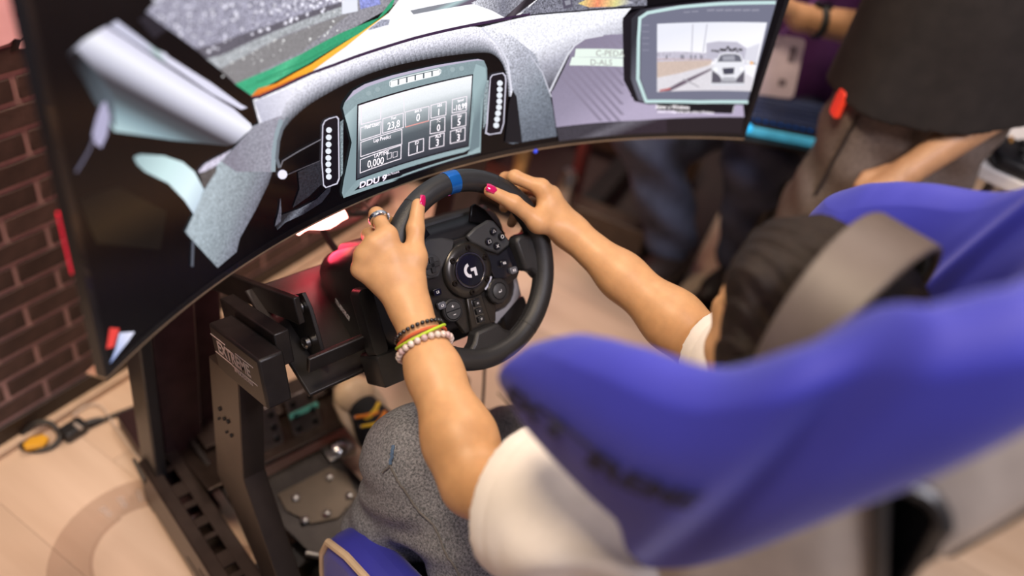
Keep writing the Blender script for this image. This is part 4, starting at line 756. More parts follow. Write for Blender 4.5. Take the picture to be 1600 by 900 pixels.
([-2469,2941,-2483,2927,-2510,2932,-2523,2952,-2509,2967,-2482,2961],(.968,.947,1.076),0,0),
([-3131,2793,-3142,2783,-3163,2788,-3172,2804,-3161,2814,-3141,2809],(.955,.933,1.061),0,0),
([-3427,3027,-3441,3014,-3466,3020,-3477,3039,-3463,3052,-3438,3046],(.77,.753,.855),0,0),
([-2345,2906,-2359,2891,-2386,2896,-2400,2917,-2385,2931,-2358,2926],(1.015,.992,1.127),0,0),
([-4416,3428,-4422,3423,-4431,3426,-4435,3433,-4429,3437,-4420,3435],(.963,.942,1.07),0,0),
([-4326,3237,-4332,3233,-4341,3235,-4345,3242,-4339,3247,-4330,3245],(.76,.743,.844),0,0),
([-3002,2844,-3008,2838,-3020,2840,-3025,2849,-3019,2855,-3007,2852],(.986,.964,1.095),0,0),
([-2199,2909,-2210,2897,-2232,2902,-2242,2918,-2231,2929,-2210,2925],(1.034,1.011,1.149),0,0),
([-4511,3457,-4517,3452,-4526,3454,-4530,3461,-4524,3466,-4515,3463],(.767,.75,.852),0,0),
([-3777,3070,-3785,3063,-3799,3066,-3805,3077,-3797,3084,-3783,3080],(.727,.711,.808),0,0),
([-4398,3427,-4406,3421,-4418,3424,-4423,3433,-4416,3439,-4403,3436],(.867,.848,.964),0,0),
([-4487,3441,-4494,3435,-4507,3438,-4511,3448,-4504,3454,-4491,3451],(.719,.703,.799),0,0),
([-3091,3000,-3102,2989,-3122,2994,-3131,3009,-3120,3019,-3100,3015],(.949,.928,1.055),0,0),
([-3164,3106,-3172,3099,-3187,3102,-3193,3113,-3185,3120,-3171,3117],(.882,.862,.98),0,0),
([-4444,3289,-4450,3284,-4459,3287,-4463,3294,-4457,3298,-4448,3296],(.978,.956,1.086),0,0),
([-3595,2469,-3600,2464,-3609,2467,-3613,2474,-3608,2479,-3599,2476],(.602,.602,.602),0,0),
([-2909,2643,-2919,2633,-2938,2638,-2947,2652,-2937,2662,-2918,2658],(.832,.832,.832),0,0),
([-3562,2566,-3572,2557,-3590,2563,-3598,2577,-3588,2586,-3570,2581],(.767,.767,.767),0,0),
([-3144,2550,-3149,2545,-3158,2548,-3163,2555,-3158,2560,-3148,2558],(.678,.678,.678),0,0),
([-3245,2469,-3253,2462,-3266,2466,-3272,2477,-3265,2483,-3251,2480],(.677,.677,.677),0,0),
([-3389,2556,-3399,2547,-3417,2552,-3425,2567,-3415,2576,-3397,2571],(.686,.686,.686),0,0),
([-2589,2637,-2594,2632,-2604,2634,-2609,2642,-2603,2647,-2594,2644],(.577,.577,.577),0,0),
([-2044,2595,-2054,2584,-2075,2588,-2085,2603,-2075,2615,-2054,2610],(.646,.646,.646),0,0),
([-3646,2562,-3651,2557,-3661,2560,-3664,2567,-3659,2572,-3650,2569],(.6,.6,.6),0,0),
([-3161,2589,-3166,2584,-3175,2586,-3180,2594,-3175,2598,-3165,2596],(.534,.534,.534),0,0),
([-3188,2516,-3193,2511,-3203,2514,-3207,2521,-3202,2526,-3192,2523],(.583,.583,.583),0,0),
([-2140,2513,-2150,2502,-2170,2506,-2180,2522,-2170,2533,-2150,2528],(.745,.745,.745),0,0),
([-2780,2605,-2791,2594,-2810,2599,-2819,2614,-2809,2624,-2790,2619],(.879,.879,.879),0,0),
([-2001,2651,-2008,2643,-2022,2646,-2029,2656,-2022,2664,-2008,2661],(.809,.809,.809),0,0),
([-2916,2562,-2921,2557,-2931,2559,-2935,2567,-2930,2572,-2920,2569],(.514,.514,.514),0,0),
([-3424,2655,-3431,2648,-3444,2652,-3449,2662,-3442,2668,-3429,2665],(.789,.789,.789),0,0),
([-2846,2686,-2851,2681,-2860,2683,-2865,2691,-2860,2696,-2850,2693],(.689,.689,.689),0,0),
([-2391,2666,-2398,2658,-2412,2661,-2419,2672,-2412,2679,-2398,2676],(.673,.673,.673),0,0),
([-2913,2652,-2918,2647,-2927,2649,-2932,2656,-2927,2661,-2917,2659],(.813,.813,.813),0,0),
([-3577,2609,-3582,2605,-3591,2608,-3595,2615,-3590,2619,-3581,2617],(.664,.664,.664),0,0),
([-3394,2569,-3401,2563,-3414,2566,-3420,2577,-3412,2583,-3399,2580],(.824,.824,.824),0,0),
([-1948,2533,-1956,2525,-1970,2528,-1977,2539,-1970,2547,-1956,2544],(.85,.85,.85),0,0),
([-2014,2662,-2021,2654,-2035,2657,-2042,2668,-2035,2676,-2021,2673],(.876,.876,.876),0,0),
([-2806,2576,-2813,2569,-2827,2573,-2833,2583,-2826,2590,-2812,2587],(.644,.644,.644),0,0),
([-3249,2578,-3256,2571,-3269,2575,-3275,2585,-3268,2592,-3255,2588],(.855,.855,.855),0,0),
([-2394,2510,-2399,2505,-2409,2507,-2414,2515,-2409,2520,-2399,2518],(.708,.708,.708),0,0),
([-3532,2559,-3537,2555,-3546,2557,-3550,2565,-3545,2569,-3536,2567],(.714,.714,.714),0,0),
([-2000,2768,-2007,2760,-2021,2763,-2028,2773,-2021,2781,-2007,2778],(.893,.893,.893),0,0),
([-3124,2465,-3134,2455,-3153,2461,-3162,2476,-3152,2485,-3133,2480],(.645,.645,.645),0,0),
([-3691,2632,-3698,2626,-3711,2630,-3716,2640,-3709,2646,-3697,2642],(.505,.505,.505),0,0),
([-2092,2557,-2097,2551,-2107,2554,-2112,2561,-2107,2567,-2097,2565],(.741,.741,.741),0,0),
([-2943,2634,-2951,2627,-2964,2631,-2970,2641,-2963,2648,-2950,2644],(.769,.769,.769),0,0),
([-3002,2632,-3009,2625,-3023,2628,-3029,2639,-3021,2645,-3008,2642],(.518,.518,.518),0,0),
([-3701,2455,-3712,2446,-3730,2452,-3738,2467,-3727,2476,-3709,2470],(.566,.566,.566),0,0),
([-3311,2649,-3319,2642,-3332,2646,-3337,2656,-3330,2662,-3317,2659],(.803,.803,.803),0,0),
([-2841,2507,-2849,2500,-2862,2504,-2869,2514,-2861,2522,-2848,2518],(.721,.721,.721),0,0),
([-3724,2663,-3729,2659,-3738,2661,-3742,2668,-3737,2673,-3728,2670],(.694,.694,.694),0,0),
([-2096,2536,-2107,2525,-2127,2529,-2137,2545,-2127,2556,-2107,2552],(.687,.687,.687),0,0),
([-2370,2526,-2381,2515,-2401,2520,-2410,2535,-2400,2546,-2380,2541],(.891,.891,.891),0,0),
([-3017,2574,-3022,2569,-3031,2571,-3036,2579,-3030,2584,-3021,2581],(.568,.568,.568),0,0),
([-3626,2643,-3631,2639,-3640,2642,-3644,2649,-3638,2653,-3629,2651],(.833,.833,.833),0,0),
([-3022,2610,-3029,2603,-3042,2607,-3049,2617,-3041,2624,-3028,2621],(.682,.682,.682),0,0),
([-2948,2473,-2956,2466,-2969,2470,-2975,2481,-2968,2488,-2955,2484],(.562,.562,.562),0,0),
([-3506,2667,-3511,2662,-3521,2665,-3525,2672,-3519,2677,-3510,2674],(.694,.694,.694),0,0),
([-2241,2521,-2246,2516,-2256,2518,-2261,2526,-2256,2531,-2246,2529],(.745,.745,.745),0,0),
([-3198,2550,-3203,2545,-3213,2548,-3217,2555,-3212,2560,-3202,2557],(.546,.546,.546),0,0),
([-3267,2523,-3272,2518,-3281,2521,-3286,2528,-3280,2533,-3271,2531],(.865,.865,.865),0,0),
([-2968,2675,-2975,2668,-2989,2672,-2995,2682,-2988,2689,-2974,2685],(.513,.513,.513),0,0),
([-2109,2525,-2114,2519,-2125,2521,-2130,2529,-2124,2535,-2114,2533],(.757,.757,.757),0,0),
([-3199,2605,-3206,2599,-3219,2602,-3225,2612,-3218,2619,-3205,2616],(.762,.762,.762),0,0)]
# ------------------------------------------------------------------ curved monitor
MC = V((.065, -.002, .778)); RM = 1.0; AM = math.asin(.56); TL = math.radians(3)
EX, EY, EZ = V((1, 0, 0)), V((0, math.cos(TL), -math.sin(TL))), V((0, math.sin(TL), math.cos(TL)))
def scr(u, v, off=0.):
    a = u/RM; r = RM-off
    return EX*(r*math.sin(a)) + EY*(r*math.cos(a)-RM*math.cos(AM)) + EZ*v
mon = thing('curved_monitor', 'huge curved monitor showing a race car cockpit behind the steering wheel', 'monitor', MC)
HT = .672; U = RM*AM
def arc_strip(name, u0, u1, v0, v1, o0, o1, m, parent, n=60, bevel=0):
    b = MB(); vs = []
    for i in range(n+1):
        u = u0+(u1-u0)*i/n
        vs += [scr(u, v0, o0), scr(u, v1, o0), scr(u, v1, o1), scr(u, v0, o1)]
    fs = [(4*i+j, 4*i+4+j, 4*i+4+(j+1) % 4, 4*i+(j+1) % 4) for i in range(n) for j in range(4)] + [(3, 2, 1, 0), (4*n, 4*n+1, 4*n+2, 4*n+3)]
    b.add(vs, fs); return b.build(name, m, parent, bevel=bevel)
bez = mat('monitor_bezel', (.008, .007, .009), .25, coat=.3)
arc_strip('back_shell', -U+.10, U-.10, .012, HT-.012, -.040, -.003, mat('monitor_back_shell', (.012, .012, .013), .5), mon)
arc_strip('panel_glass', -U+.004, U-.004, .006, HT-.004, -.004, 0, mat('screen_glass', (.005, .004, .006), .22, emit=0, spec=.3), mon)
arc_strip('bezel', -U, U, 0, .0085, -.010, .0012, bez, mon); arc_strip('bezel', -U, U, HT-.008, HT, -.010, .0012, bez, mon)
arc_strip('bezel', -U, -U+.0085, .0085, HT-.008, -.010, .0012, bez, mon, 2); arc_strip('bezel', U-.0085, U, .0085, HT-.008, -.010, .0012, bez, mon, 2)
arc_strip('lower_edge_trim', -U, U, -.0025, 0, -.022, .0012, mat('brass_edge_trim', (.50, .38, .25), .35, metal=.6), mon)
lens = MB().ball(scr(.185, -.004, .001), .004).build('power_light', mat('blue_power_light', (.02, .05, .6), .3, emit=.5), mon)
# the picture on the screen: flat print made of coloured shapes
sm = bpy.data.materials.new('screen_picture'); sm.use_nodes = True
nt = sm.node_tree; b_ = nt.nodes['Principled BSDF']; ca = nt.nodes.new('ShaderNodeVertexColor'); ca.layer_name = 'Col'
tc = nt.nodes.new('ShaderNodeTexCoord'); nz = nt.nodes.new('ShaderNodeTexNoise'); nz.inputs['Scale'].default_value = 420; nz.inputs['Detail'].default_value = 5
nt.links.new(tc.outputs['Object'], nz.inputs['Vector'])
mr = nt.nodes.new('ShaderNodeMapRange'); mr.inputs[1].default_value = .32; mr.inputs[2].default_value = .68; mr.inputs[3].default_value = -1; mr.inputs[4].default_value = 1
nt.links.new(nz.outputs[0], mr.inputs[0])
m1 = nt.nodes.new('ShaderNodeMath'); m1.operation = 'MULTIPLY_ADD'; m1.inputs[2].default_value = 1
nt.links.new(mr.outputs[0], m1.inputs[0]); nt.links.new(ca.outputs['Alpha'], m1.inputs[1])
vm = nt.nodes.new('ShaderNodeVectorMath'); vm.operation = 'SCALE'; nt.links.new(ca.outputs['Color'], vm.inputs[0]); nt.links.new(m1.outputs[0], vm.inputs['Scale'])
nt.links.new(vm.outputs[0], b_.inputs['Emission Color']); b_.inputs['Emission Strength'].default_value = .95
b_.inputs['Base Color'].default_value = (.005, .005, .006, 1); b_.inputs['Roughness'].default_value = .3; b_.inputs['Specular IOR Level'].default_value = .25
def grad(stops, t):
    if t <= stops[0][0]: return stops[0][1]
    for (a, ca_), (b, cb) in zip(stops[:-1], stops[1:]):
        if t <= b:
            k = (t-a)/max(1e-6, b-a); return tuple(x+(y-x)*k for x, y in zip(ca_, cb))
    return stops[-1][1]
AV, AF, AC = [], [], []
ULIM, VLIM = U-.009, HT-.009
CELL = .01
BOX = []; PREV = [None, 0, 0, 0]
for it in SCREEN:
    if it[0] == 'T': continue
    flat, fill, gr, g = it
    pts = [(flat[i]/1e4, flat[i+1]/1e4) for i in range(0, len(flat), 2)]
    pts = [(max(-ULIM, min(ULIM, u)), max(.0088, min(VLIM, v))) for u, v in pts]
    xs_, ys_ = [p[0] for p in pts], [p[1] for p in pts]; bb4 = (min(xs_), max(xs_), min(ys_), max(ys_))
    lev = 1 + max([l_ for b4, l_ in BOX if b4[0] < bb4[1] and b4[1] > bb4[0] and b4[2] < bb4[3] and b4[3] > bb4[2]], default=0)
    if g and PREV[0] == fill and PREV[1] == gr:
        lev = max(PREV[2], 1 + max([l_ for b4, l_ in BOX[:PREV[3]] if b4[0] < bb4[1] and b4[1] > bb4[0] and b4[2] < bb4[3] and b4[3] > bb4[2]], default=0)); PREV[2] = lev
    else: PREV = [fill, gr, lev, len(BOX)]
    BOX.append((bb4, lev)); off = .0004 + lev*6e-5
    bm = bmesh.new()
    try: f = bm.faces.new([bm.verts.new((u, v, 0)) for u, v in pts])
    except Exception: bm.free(); continue
    bm.normal_update()
    if f.normal.z < 0: f.normal_flip()
    bmesh.ops.triangulate(bm, faces=bm.faces[:])
    def cut(co, no):
        bmesh.ops.bisect_plane(bm, geom=bm.verts[:]+bm.edges[:]+bm.faces[:], dist=1e-7, plane_co=co, plane_no=no)
    us = [p[0] for p in pts]
    for k in range(math.ceil(min(us)/CELL), math.floor(max(us)/CELL)+1): cut((k*CELL, 0, 0), (1, 0, 0))
    isg = bool(g)
    if isg:
        g0 = V((g[0]/1e4, g[1]/1e4, 0)); g1 = V((g[2]/1e4, g[3]/1e4, 0)); gd = g1-g0; gl = gd.length_squared
        for t, _c in fill: cut(g0+gd*t, gd.normalized())
    base = len(AV)
    bm.verts.index_update()
    for v_ in bm.verts:
        c = grad(fill, (v_.co-g0).dot(gd)/gl) if isg else fill
        AV.append(tuple(scr(v_.co.x, v_.co.y, off))); AC += [*c, gr]
    for f_ in bm.faces: AF.append(tuple(base+v_.index for v_ in f_.verts))
    bm.free()
me = bpy.data.meshes.new('screen_picture'); me.from_pydata(AV, [], AF); me.materials.append(sm)
at = me.color_attributes.new('Col', 'FLOAT_COLOR', 'POINT'); at.data.foreach_set('color', AC)
link(bpy.data.objects.new('screen_picture', me), mon)
tm = {}; TOFF = .0005 + (max(l_ for _b, l_ in BOX)+1)*6e-5; print('levels', max(l_ for _b, l_ in BOX))
for it in SCREEN:
    if it[0] != 'T': continue
    _, s, c, hx, hy, col, bold, sx = it
    if col not in tm: tm[col] = mat('screen_lettering_%d' % len(tm), col, .3, var=.01, emit=.9)
    h = math.hypot(*hy)
    o = text_mesh(s, 1.0, 'screen_lettering', tm[col], mon, Matrix.Identity(4), bold=bold*.03, ext=0, sx=sx)
    for v_ in o.data.vertices:
        x, y = v_.co.x*1.38, v_.co.y*1.38
        v_.co = scr(c[0]+hx[0]*x+hy[0]*y, c[1]+hx[1]*x+hy[1]*y, TOFF)
# red light bar on the back lower edge
LB = V((-.11, .22, .70))
lb = thing('light_bar', 'glowing red and white lamp hanging behind lower edge of curved monitor', 'lamp', LB)
MB().tube([(-.042+.0105*i, .002*math.sin(i*1.1), .004*math.sin(i*.9)) for i in range(9)], .0095, 10).build('tube', mat('hot_red_tube', (1, .30, .24), .4, emit=5.5, var=.02), lb, smooth=True)
MB().tube([(-.056+.014*i, .012, .014) for i in range(9)], .012, 8).build('housing', mat('lamp_housing', (.05, .01, .01), .4), lb, smooth=True)
for x in (-.03, .03): MB().tube([(x, .012, .02), (x, .012, .09)], .003, 6).build('hanger', black_steel, lb)
# red light strip along the back of the left end
ls = MB()
arc = [scr(-U+.004, .125+.022*i, -.014)-scr(-U+.004, .125, -.014) for i in range(4)]
ls.tube(arc, .0018, 8)
lso = ls.build('light_strip', mat('crimson_strip', (.9, .01, .05), .4, emit=.5, var=.02), None, smooth=True)
lso.location = MC + scr(-U+.004, .125, -.014); tag(lso, 'crimson light strip up the back of the left end of the curved monitor', 'light strip')
for loc, e in ((MC+scr(-U+.02, .2, -.07), .5), (MC+scr(-U+.05, .45, -.08), 1.6), (LB+V((0, -.02, -.03)), .45)):
    l = bpy.data.lights.new('red_glow', 'POINT'); l.energy = e; l.color = (1, .05, .10); l.shadow_soft_size = .03
    o = bpy.data.objects.new('red_glow', l); C.objects.link(o); o.location = loc
# stand of the monitor
st = thing('monitor_stand', 'dark purple-brown monitor stand with broad uprights rising from the floor behind the rig', 'monitor stand', (-.2, .36, 0))
stm = mat('dark_maroon_steel', (.045, .022, .024), .35, metal=.3, var=.2)
def stb(name, p, q, wd, ht, up=(0, 1, 0), m=None, bevel=.004):
    return MB().beam(V(p)-st.location, V(q)-st.location, wd, ht, up).build(name, m or stm, st, bevel=bevel)
stb('upright', (-.345, .40, .03), (-.345, .36, .66), .022, .07, m=black_plastic)
stb('upright', (-.285, .43, .03), (-.285, .38, .72), .075, .05); stb('upright', (-.215, .46, .03), (-.215, .41, .74), .05, .06)
stb('upright', (.32, .43, .03), (.32, .38, .74), .075, .05)
stb('cross_tube', (-.36, .41, .70), (.45, .41, .70), .05, .05, (0, 0, 1)); stb('foot', (-.3, .30, .02), (-.3, .62, .02), .07, .04, (0, 0, 1)); stb('foot', (.32, .30, .02), (.32, .62, .02), .07, .04, (0, 0, 1))
stb('mount_arm', (-.05, .41, .70), (-.05, .235, .98), .06, .03, (1, 0, 0)); stb('mount_arm', (.18, .41, .70), (.18, .235, .98), .06, .03, (1, 0, 0))
stb('mount_plate', (.065, .228, .88), (.065, .238, 1.12), .30, .012, (0, 1, 0))
# ------------------------------------------------------------------ steering wheel with its base
WC = V((0, 0, .72)); _n = V((-.04, -.807, .589)).normalized(); _wr = V((1, -.05, 0)); _wr = (_wr - _n*_wr.dot(_n)).normalized(); _wu = _n.cross(_wr)
MWH = frame(WC, _wr, _wu)
def wloc(x, y, h): return MWH @ V((x/1000, y/1000, h/1000))   # wheel millimetres to world
swh = thing('steering_wheel', 'black leather gaming steering wheel with blue centre mark gripped by both hands', 'steering wheel', M=MWH)
leather = mat('black_leather', (.016, .016, .017), .46, var=.2, bump=.25, bscale=700)
leather_s = mat('smooth_black_leather', (.020, .020, .021), .40, var=.12, bump=.10, bscale=900)
dark_gloss = mat('piano_black', (.006, .006, .010), .14, coat=.6)
satin = mat('satin_gunmetal', (.050, .046, .042), .28, metal=.75, var=.1)
grey_pl = mat('soft_grey_plastic', (.030, .031, .034), .5, var=.15, bump=.1, bscale=1800)
white_ink = mat('white_ink', (.75, .75, .78), .5)
def rp(r, a, h=0): a = math.radians(a); return V((r*math.cos(a)/1000, r*math.sin(a)/1000, h/1000))
def rim_r(a):
    a = (a+180) % 360-180
    b = 16.0
    for c in (20, 160): b += 1.6*math.exp(-((a-c+180) % 360-180)**2/350.)
    return b/1000
def seg(name, a0, a1, m, k=0.):
    n = max(6, int(abs(a1-a0)/4)); A = [a0+(a1-a0)*i/n for i in range(n+1)]
    return MB().tube([rp(126, a) for a in A], [rim_r(a)+k for a in A], 20).build(name, m, swh, smooth=True)
seg('rim', 58, 122, leather_s); seg('rim', 122, 238, leather); seg('rim', 238, 302, leather_s); seg('rim', 302, 418, leather)
for a in (58, 122, 238, 302): seg('seam', a-.35, a+.35, rubber, .0003)
blue = mat('metallic_blue', (.01, .14, .52), .25, metal=.5)
cm = seg('centre_mark', 86.5, 94.5, blue, .0006); cm['label'] = 'blue centre mark on the rim top'
# centre panel
def plate(name, pts, h0, h1, m, bevel=.0015, parent=None, c=None):
    return MB().prism([(x/1000, y/1000) for x, y in pts], (h1-h0)/1000, None, (0, 0, h0/1000)).build(name, m, parent or swh, bevel=bevel)
plate('spoke_plate', [(-86, 22), (-74, 42), (-40, 34), (-18, 46), (18, 46), (40, 38), (76, 34), (90, 10), (92, -26), (84, -36), (40, -46), (28, -86), (-28, -86), (-40, -58), (-66, -52), (-88, -24)], -26, -17, mat('graphite_panel', (.035, .031, .028), .3, metal=.55, var=.15))
plate('button_pod', [(10, 47), (28, 55), (53, 60), (62, 56), (82, 20), (78, 14), (56, 8), (34, 22), (16, 36)], -17, -10, grey_pl, .003)
plate('button_pod', [(-10, 47), (-28, 55), (-53, 60), (-62, 56), (-82, 20), (-78, 8), (-50, 4), (-34, 22), (-16, 36)], -17, -10, grey_pl, .003)
plate('gloss_panel', [(34, 14), (56, 6), (80, 13), (88, -26), (60, -30), (40, -24)], -17, -12, dark_gloss, .001)
for x, y, s in ((55, 42, 't'), (43, 30, 's'), (55, 20, 'x'), (67, 31, 'o')):
    bt = MB().lathe([(.0058, -.010), (.0058, -.0075), (.0050, -.0062), (.0001, -.0060)], None, (x/1000, y/1000, 0), 18).build('face_button', gloss_black, swh, smooth=True)
    sy = MB(); z = -.0058; cx, cy = x/1000, y/1000
    if s == 'o': sy.tube([(cx+.0024*math.cos(i*PI/6), cy+.0024*math.sin(i*PI/6), z) for i in range(12)], .0004, 5, closed=True)
    if s == 's': sy.tube([(cx+a*.0021, cy+b*.0021, z) for a, b in ((1, 1), (-1, 1), (-1, -1), (1, -1))], .0004, 5, closed=True)
    if s == 't': sy.tube([(cx+.0026*math.cos(PI/2+i*2*PI/3), cy+.0026*math.sin(PI/2+i*2*PI/3), z) for i in range(3)], .0004, 5, closed=True)
    if s == 'x': sy.tube([(cx-.002, cy-.002, z), (cx+.002, cy+.002, z)], .0004, 5); sy.tube([(cx-.002, cy+.002, z), (cx+.002, cy-.002, z)], .0004, 5)
    sy.build('symbol', white_ink, bt)
dp = MB().lathe([(.0150, -.010), (.0150, -.0080), (.0135, -.0070), (.0001, -.0078)], None, (-.058, .024, 0), 24).build('direction_pad', grey_pl, swh, smooth=True)
MB().box((-.058, .024, -.0065), (.022, .007, .004)).box((-.058, .024, -.0065), (.007, .022, .004)).build('cross', black_plastic, dp, bevel=.001)
for x, y, t, mm in ((60, -7, 'R2', dark_gloss), (74, -22, 'R3', mat('silver_key', (.16, .17, .20), .25, metal=.5)), (-60, -14, 'L2', dark_gloss), (-58, -34, 'L3', mat('silver_key', (.16, .17, .20), .3))):
    k = MB().prism(rrect(.013, .010, .003), .006, None, (x/1000, y/1000, -.013)).build('shoulder_key', mm, swh, bevel=.001)
    text_mesh(t, .0048, 'key_lettering', white_ink, k, Matrix.Translation((x/1000, y/1000, -.0066)), bold=.0001)
# hub
hub = MB().lathe([(.041, -.020), (.041, -.013), (.039, -.010), (.0375, -.0095), (.0365, -.0085), (.030, -.0075), (.026, -.0078), (.0255, -.0095), (.0001, -.0095)], None, (0, 0, 0), 56).build('hub', satin, swh, smooth=True)
for i in range(6):
    a = math.radians(20+60*i); c = (.0315*math.cos(a), .0315*math.sin(a), 0)
    bo = MB().lathe([(.0044, -.009), (.0044, -.0062), (.0036, -.0052), (.0020, -.0052), (.0018, -.0075), (.0001, -.0075)], None, c, 18).build('bolt', mat('dark_bolt', (.03, .024, .02), .3, metal=.8), hub, smooth=True)
bd = MB().lathe([(.0255, -.0095), (.0250, -.0068), (.0225, -.0062), (.0218, -.0072), (.0001, -.0068)], None, (0, 0, 0), 48).build('badge', dark_gloss, hub, smooth=True)
MB().lathe([(.0256, -.0076), (.0250, -.0060), (.0238, -.0060), (.0233, -.0072)], None, (0, 0, 0), 48, cap=False).build('badge_ring', mat('bright_ring', (.35, .33, .32), .2, metal=1), hub, smooth=True)
lg = MB(); z = -.0064   # G shaped emblem: a thick arc and a stem
def arcband(r0, r1, a0, a1, n=20):
    vs = []
    for i in range(n+1):
        a = math.radians(a0+(a1-a0)*i/n); vs += [(r0*math.cos(a), r0*math.sin(a), z), (r1*math.cos(a), r1*math.sin(a), z)]
    return vs, [(2*i, 2*i+1, 2*i+3, 2*i+2) for i in range(n)]
lg.add(*arcband(.0062, .0108, 100, 268)); lg.add([(.0006, .0022, z), (.0100, .0022, z), (.0100, -.0100, z), (.0056, -.0100, z), (.0056, -.0022, z), (.0006, -.0022, z)], [(0, 1, 2, 3, 4, 5)])
lg.build('emblem', mat('silver_emblem', (.55, .56, .62), .35), bd)
MB().add(*arcband(.0372, .0400, -62, -30)).build('white_stripe', mat('pale_ring_print', (.5, .52, .62), .4), hub).location = (0, 0, -.0030)
# plus-minus rocker, dial, strip keys
rk = MB().lathe([(.0165, -.017), (.0165, -.009), (.0150, -.0075), (.0135, -.0075), (.0130, -.009), (.0001, -.009)], None, (-.043, -.046, 0), 32).build('rocker', black_plastic, swh, smooth=True)
MB().prism([(-.012+.0, .001)] + [(.0122*math.cos(math.radians(a)), .0008+.0118*math.sin(math.radians(a))) for a in range(0, 181, 15)], .003, None, (-.043, -.046, -.0095)).build('rocker_key', grey_pl, rk, bevel=.0006)
MB().prism([(.0122*math.cos(math.radians(a)), -.0008+.0118*math.sin(math.radians(a))) for a in range(180, 361, 15)], .003, None, (-.043, -.046, -.0095)).build('rocker_key', grey_pl, rk, bevel=.0006)
text_mesh('+', .009, 'plus_sign', white_ink, rk, Matrix.Translation((-.043, -.0405, -.0062))); text_mesh('–', .008, 'minus_sign', white_ink, rk, Matrix.Translation((-.043, -.0515, -.0062)))
dl = MB()
prof = [(.0185, -.017), (.0185, -.008), (.0170, -.0062), (.0130, -.0060), (.0124, -.0070), (.0115, -.0070)]
vs = []; n = 60
for r, zz in prof:
    for j in range(n):
        k = 1 + (.035 if (j % 5 < 3 and r > .0165) else 0); vs.append((.039+r*k*math.cos(2*PI*j/n), -.043+r*k*math.sin(2*PI*j/n), zz))
dl.add(vs, [(i*n+j, i*n+(j+1) % n, (i+1)*n+(j+1) % n, (i+1)*n+j) for i in range(len(prof)-1) for j in range(n)])
dlo = dl.build('dial', black_plastic, swh, smooth=True, angle=30)
MB().lathe([(.0112, -.009), (.0112, -.0052), (.0100, -.0044), (.0001, -.0042)], None, (.039, -.043, 0), 28).build('dial_button', grey_pl, dlo, smooth=True)
text_mesh('↵', .007, 'enter_sign', white_ink, dlo, Matrix.Translation((.039, -.0440, -.0038)))
st_ = plate('key_strip', [(-15, -38), (12, -38), (16, -86), (-20, -86)], -18, -11, satin, .002)
plate('key_bed', [(-9, -42), (5, -42), (7, -79), (-10, -79)], -11.5, -10.4, gloss_black, .001)
for i, t in enumerate(('=', '•', '≡')):
    y = -.049-.0118*i
    k = MB().prism(rrect(.0105, .0088, .0015), .0035, None, (-.0012, y, -.0106)).build('menu_key', black_plastic, st_, bevel=.0007)
    text_mesh(t, .006, 'key_symbol', white_ink, k, Matrix.Translation((-.0012, y, -.0069)))
# leather spokes joining rim
def spoke(name, pts, h0, h1):
    return plate(name, pts, h0, h1, leather, .005)
spoke('lower_spoke', [(-22, -84), (18, -84), (26, -96), (44, -108), (40, -122), (-40, -122), (-46, -110), (-30, -98)], -19, 5)
spoke('side_spoke', [(80, 20), (88, 27), (104, 27), (122, 22), (122, -50), (108, -46), (98, -30), (86, -27)], -19, 5)
spoke('side_spoke', [(-80, 20), (-88, 27), (-104, 27), (-122, 22), (-122, -50), (-108, -46), (-98, -30), (-86, -27)], -19, 5)
# stitches along the lower right inside of the rim
stch = MB()
for i in range(46):
    a = -78+i*1.9; p = rp(110.6, a, 4); q = rp(110.2, a+.9, 4.6); stch.tube([p, q], .0004, 4)
so = stch.build('stitching', mat('dark_thread', (.06, .055, .05), .6), swh); so['kind'] = 'stuff'
# paddles
for s in (1, -1):
    plate('shift_paddle', [(s*34, 62), (s*44, 84), (s*52, 86), (s*66, 74), (s*92, 30), (s*82, 24), (s*60, 52)], -36, -31, mat('paddle_metal', (.012, .012, .013), .25, metal=.7), .0015)
MB().lathe([(.030, -.08), (.030, -.022)], None, (0, 0, 0), 30).build('shaft', black_plastic, swh, smooth=True)
# base housing
bs = thing('wheel_base', 'black wheel motor housing with white lettering on its side behind the steering wheel', 'wheel base', M=MWH)
def loft(name, secs, m, parent, bevel=0, sub=0):
    # secs: list of (h, cx, cy, w, hgt, r) rounded rect in wheel millimetres
    b = MB(); vs = []; k = None
    for h, cx, cy, w_, g_, r in secs:
        ring = rrect(w_, g_, r, 5, cx, cy); k = len(ring); vs += [(x/1000, y/1000, h/1000) for x, y in ring]
    fs = [(i*k+j, i*k+(j+1) % k, (i+1)*k+(j+1) % k, (i+1)*k+j) for i in range(len(secs)-1) for j in range(k)]
    fs += [tuple(range(k-1, -1, -1)), tuple((len(secs)-1)*k+j for j in range(k))]
    return b.add(vs, fs).build(name, m, parent, smooth=True, angle=35)
housing = mat('black_housing', (.014, .013, .014), .36, var=.15, bump=.08, bscale=1200)
loft('housing', [(-36, -5, -5, 150, 118, 40), (-46, -6, -6, 200, 146, 44), (-62, -8, -7, 236, 158, 34), (-80, -8, -7, 254, 160, 30), (-150, -8, -9, 262, 154, 30), (-205, -8, -8, 258, 140, 34), (-228, -8, -6, 230, 110, 40)], housing, bs)
loft('front_collar', [(-60, 0, 0, 120, 104, 50), (-40, 0, 0, 118, 100, 49), (-30, 0, 0, 96, 84, 42)], gloss_black, bs)
loft('top_cover', [(-60, -8, 62, 190, 26, 12), (-72, -8, 66, 214, 24, 11), (-170, -8, 62, 210, 22, 10), (-190, -8, 56, 190, 16, 7)], grey_pl, bs)
loft('side_grille', [(-64, -138, -34, 22, 96, 8), (-84, -140, -34, 22, 100, 8), (-96, -138, -34, 18, 90, 8)], black_plastic, bs)
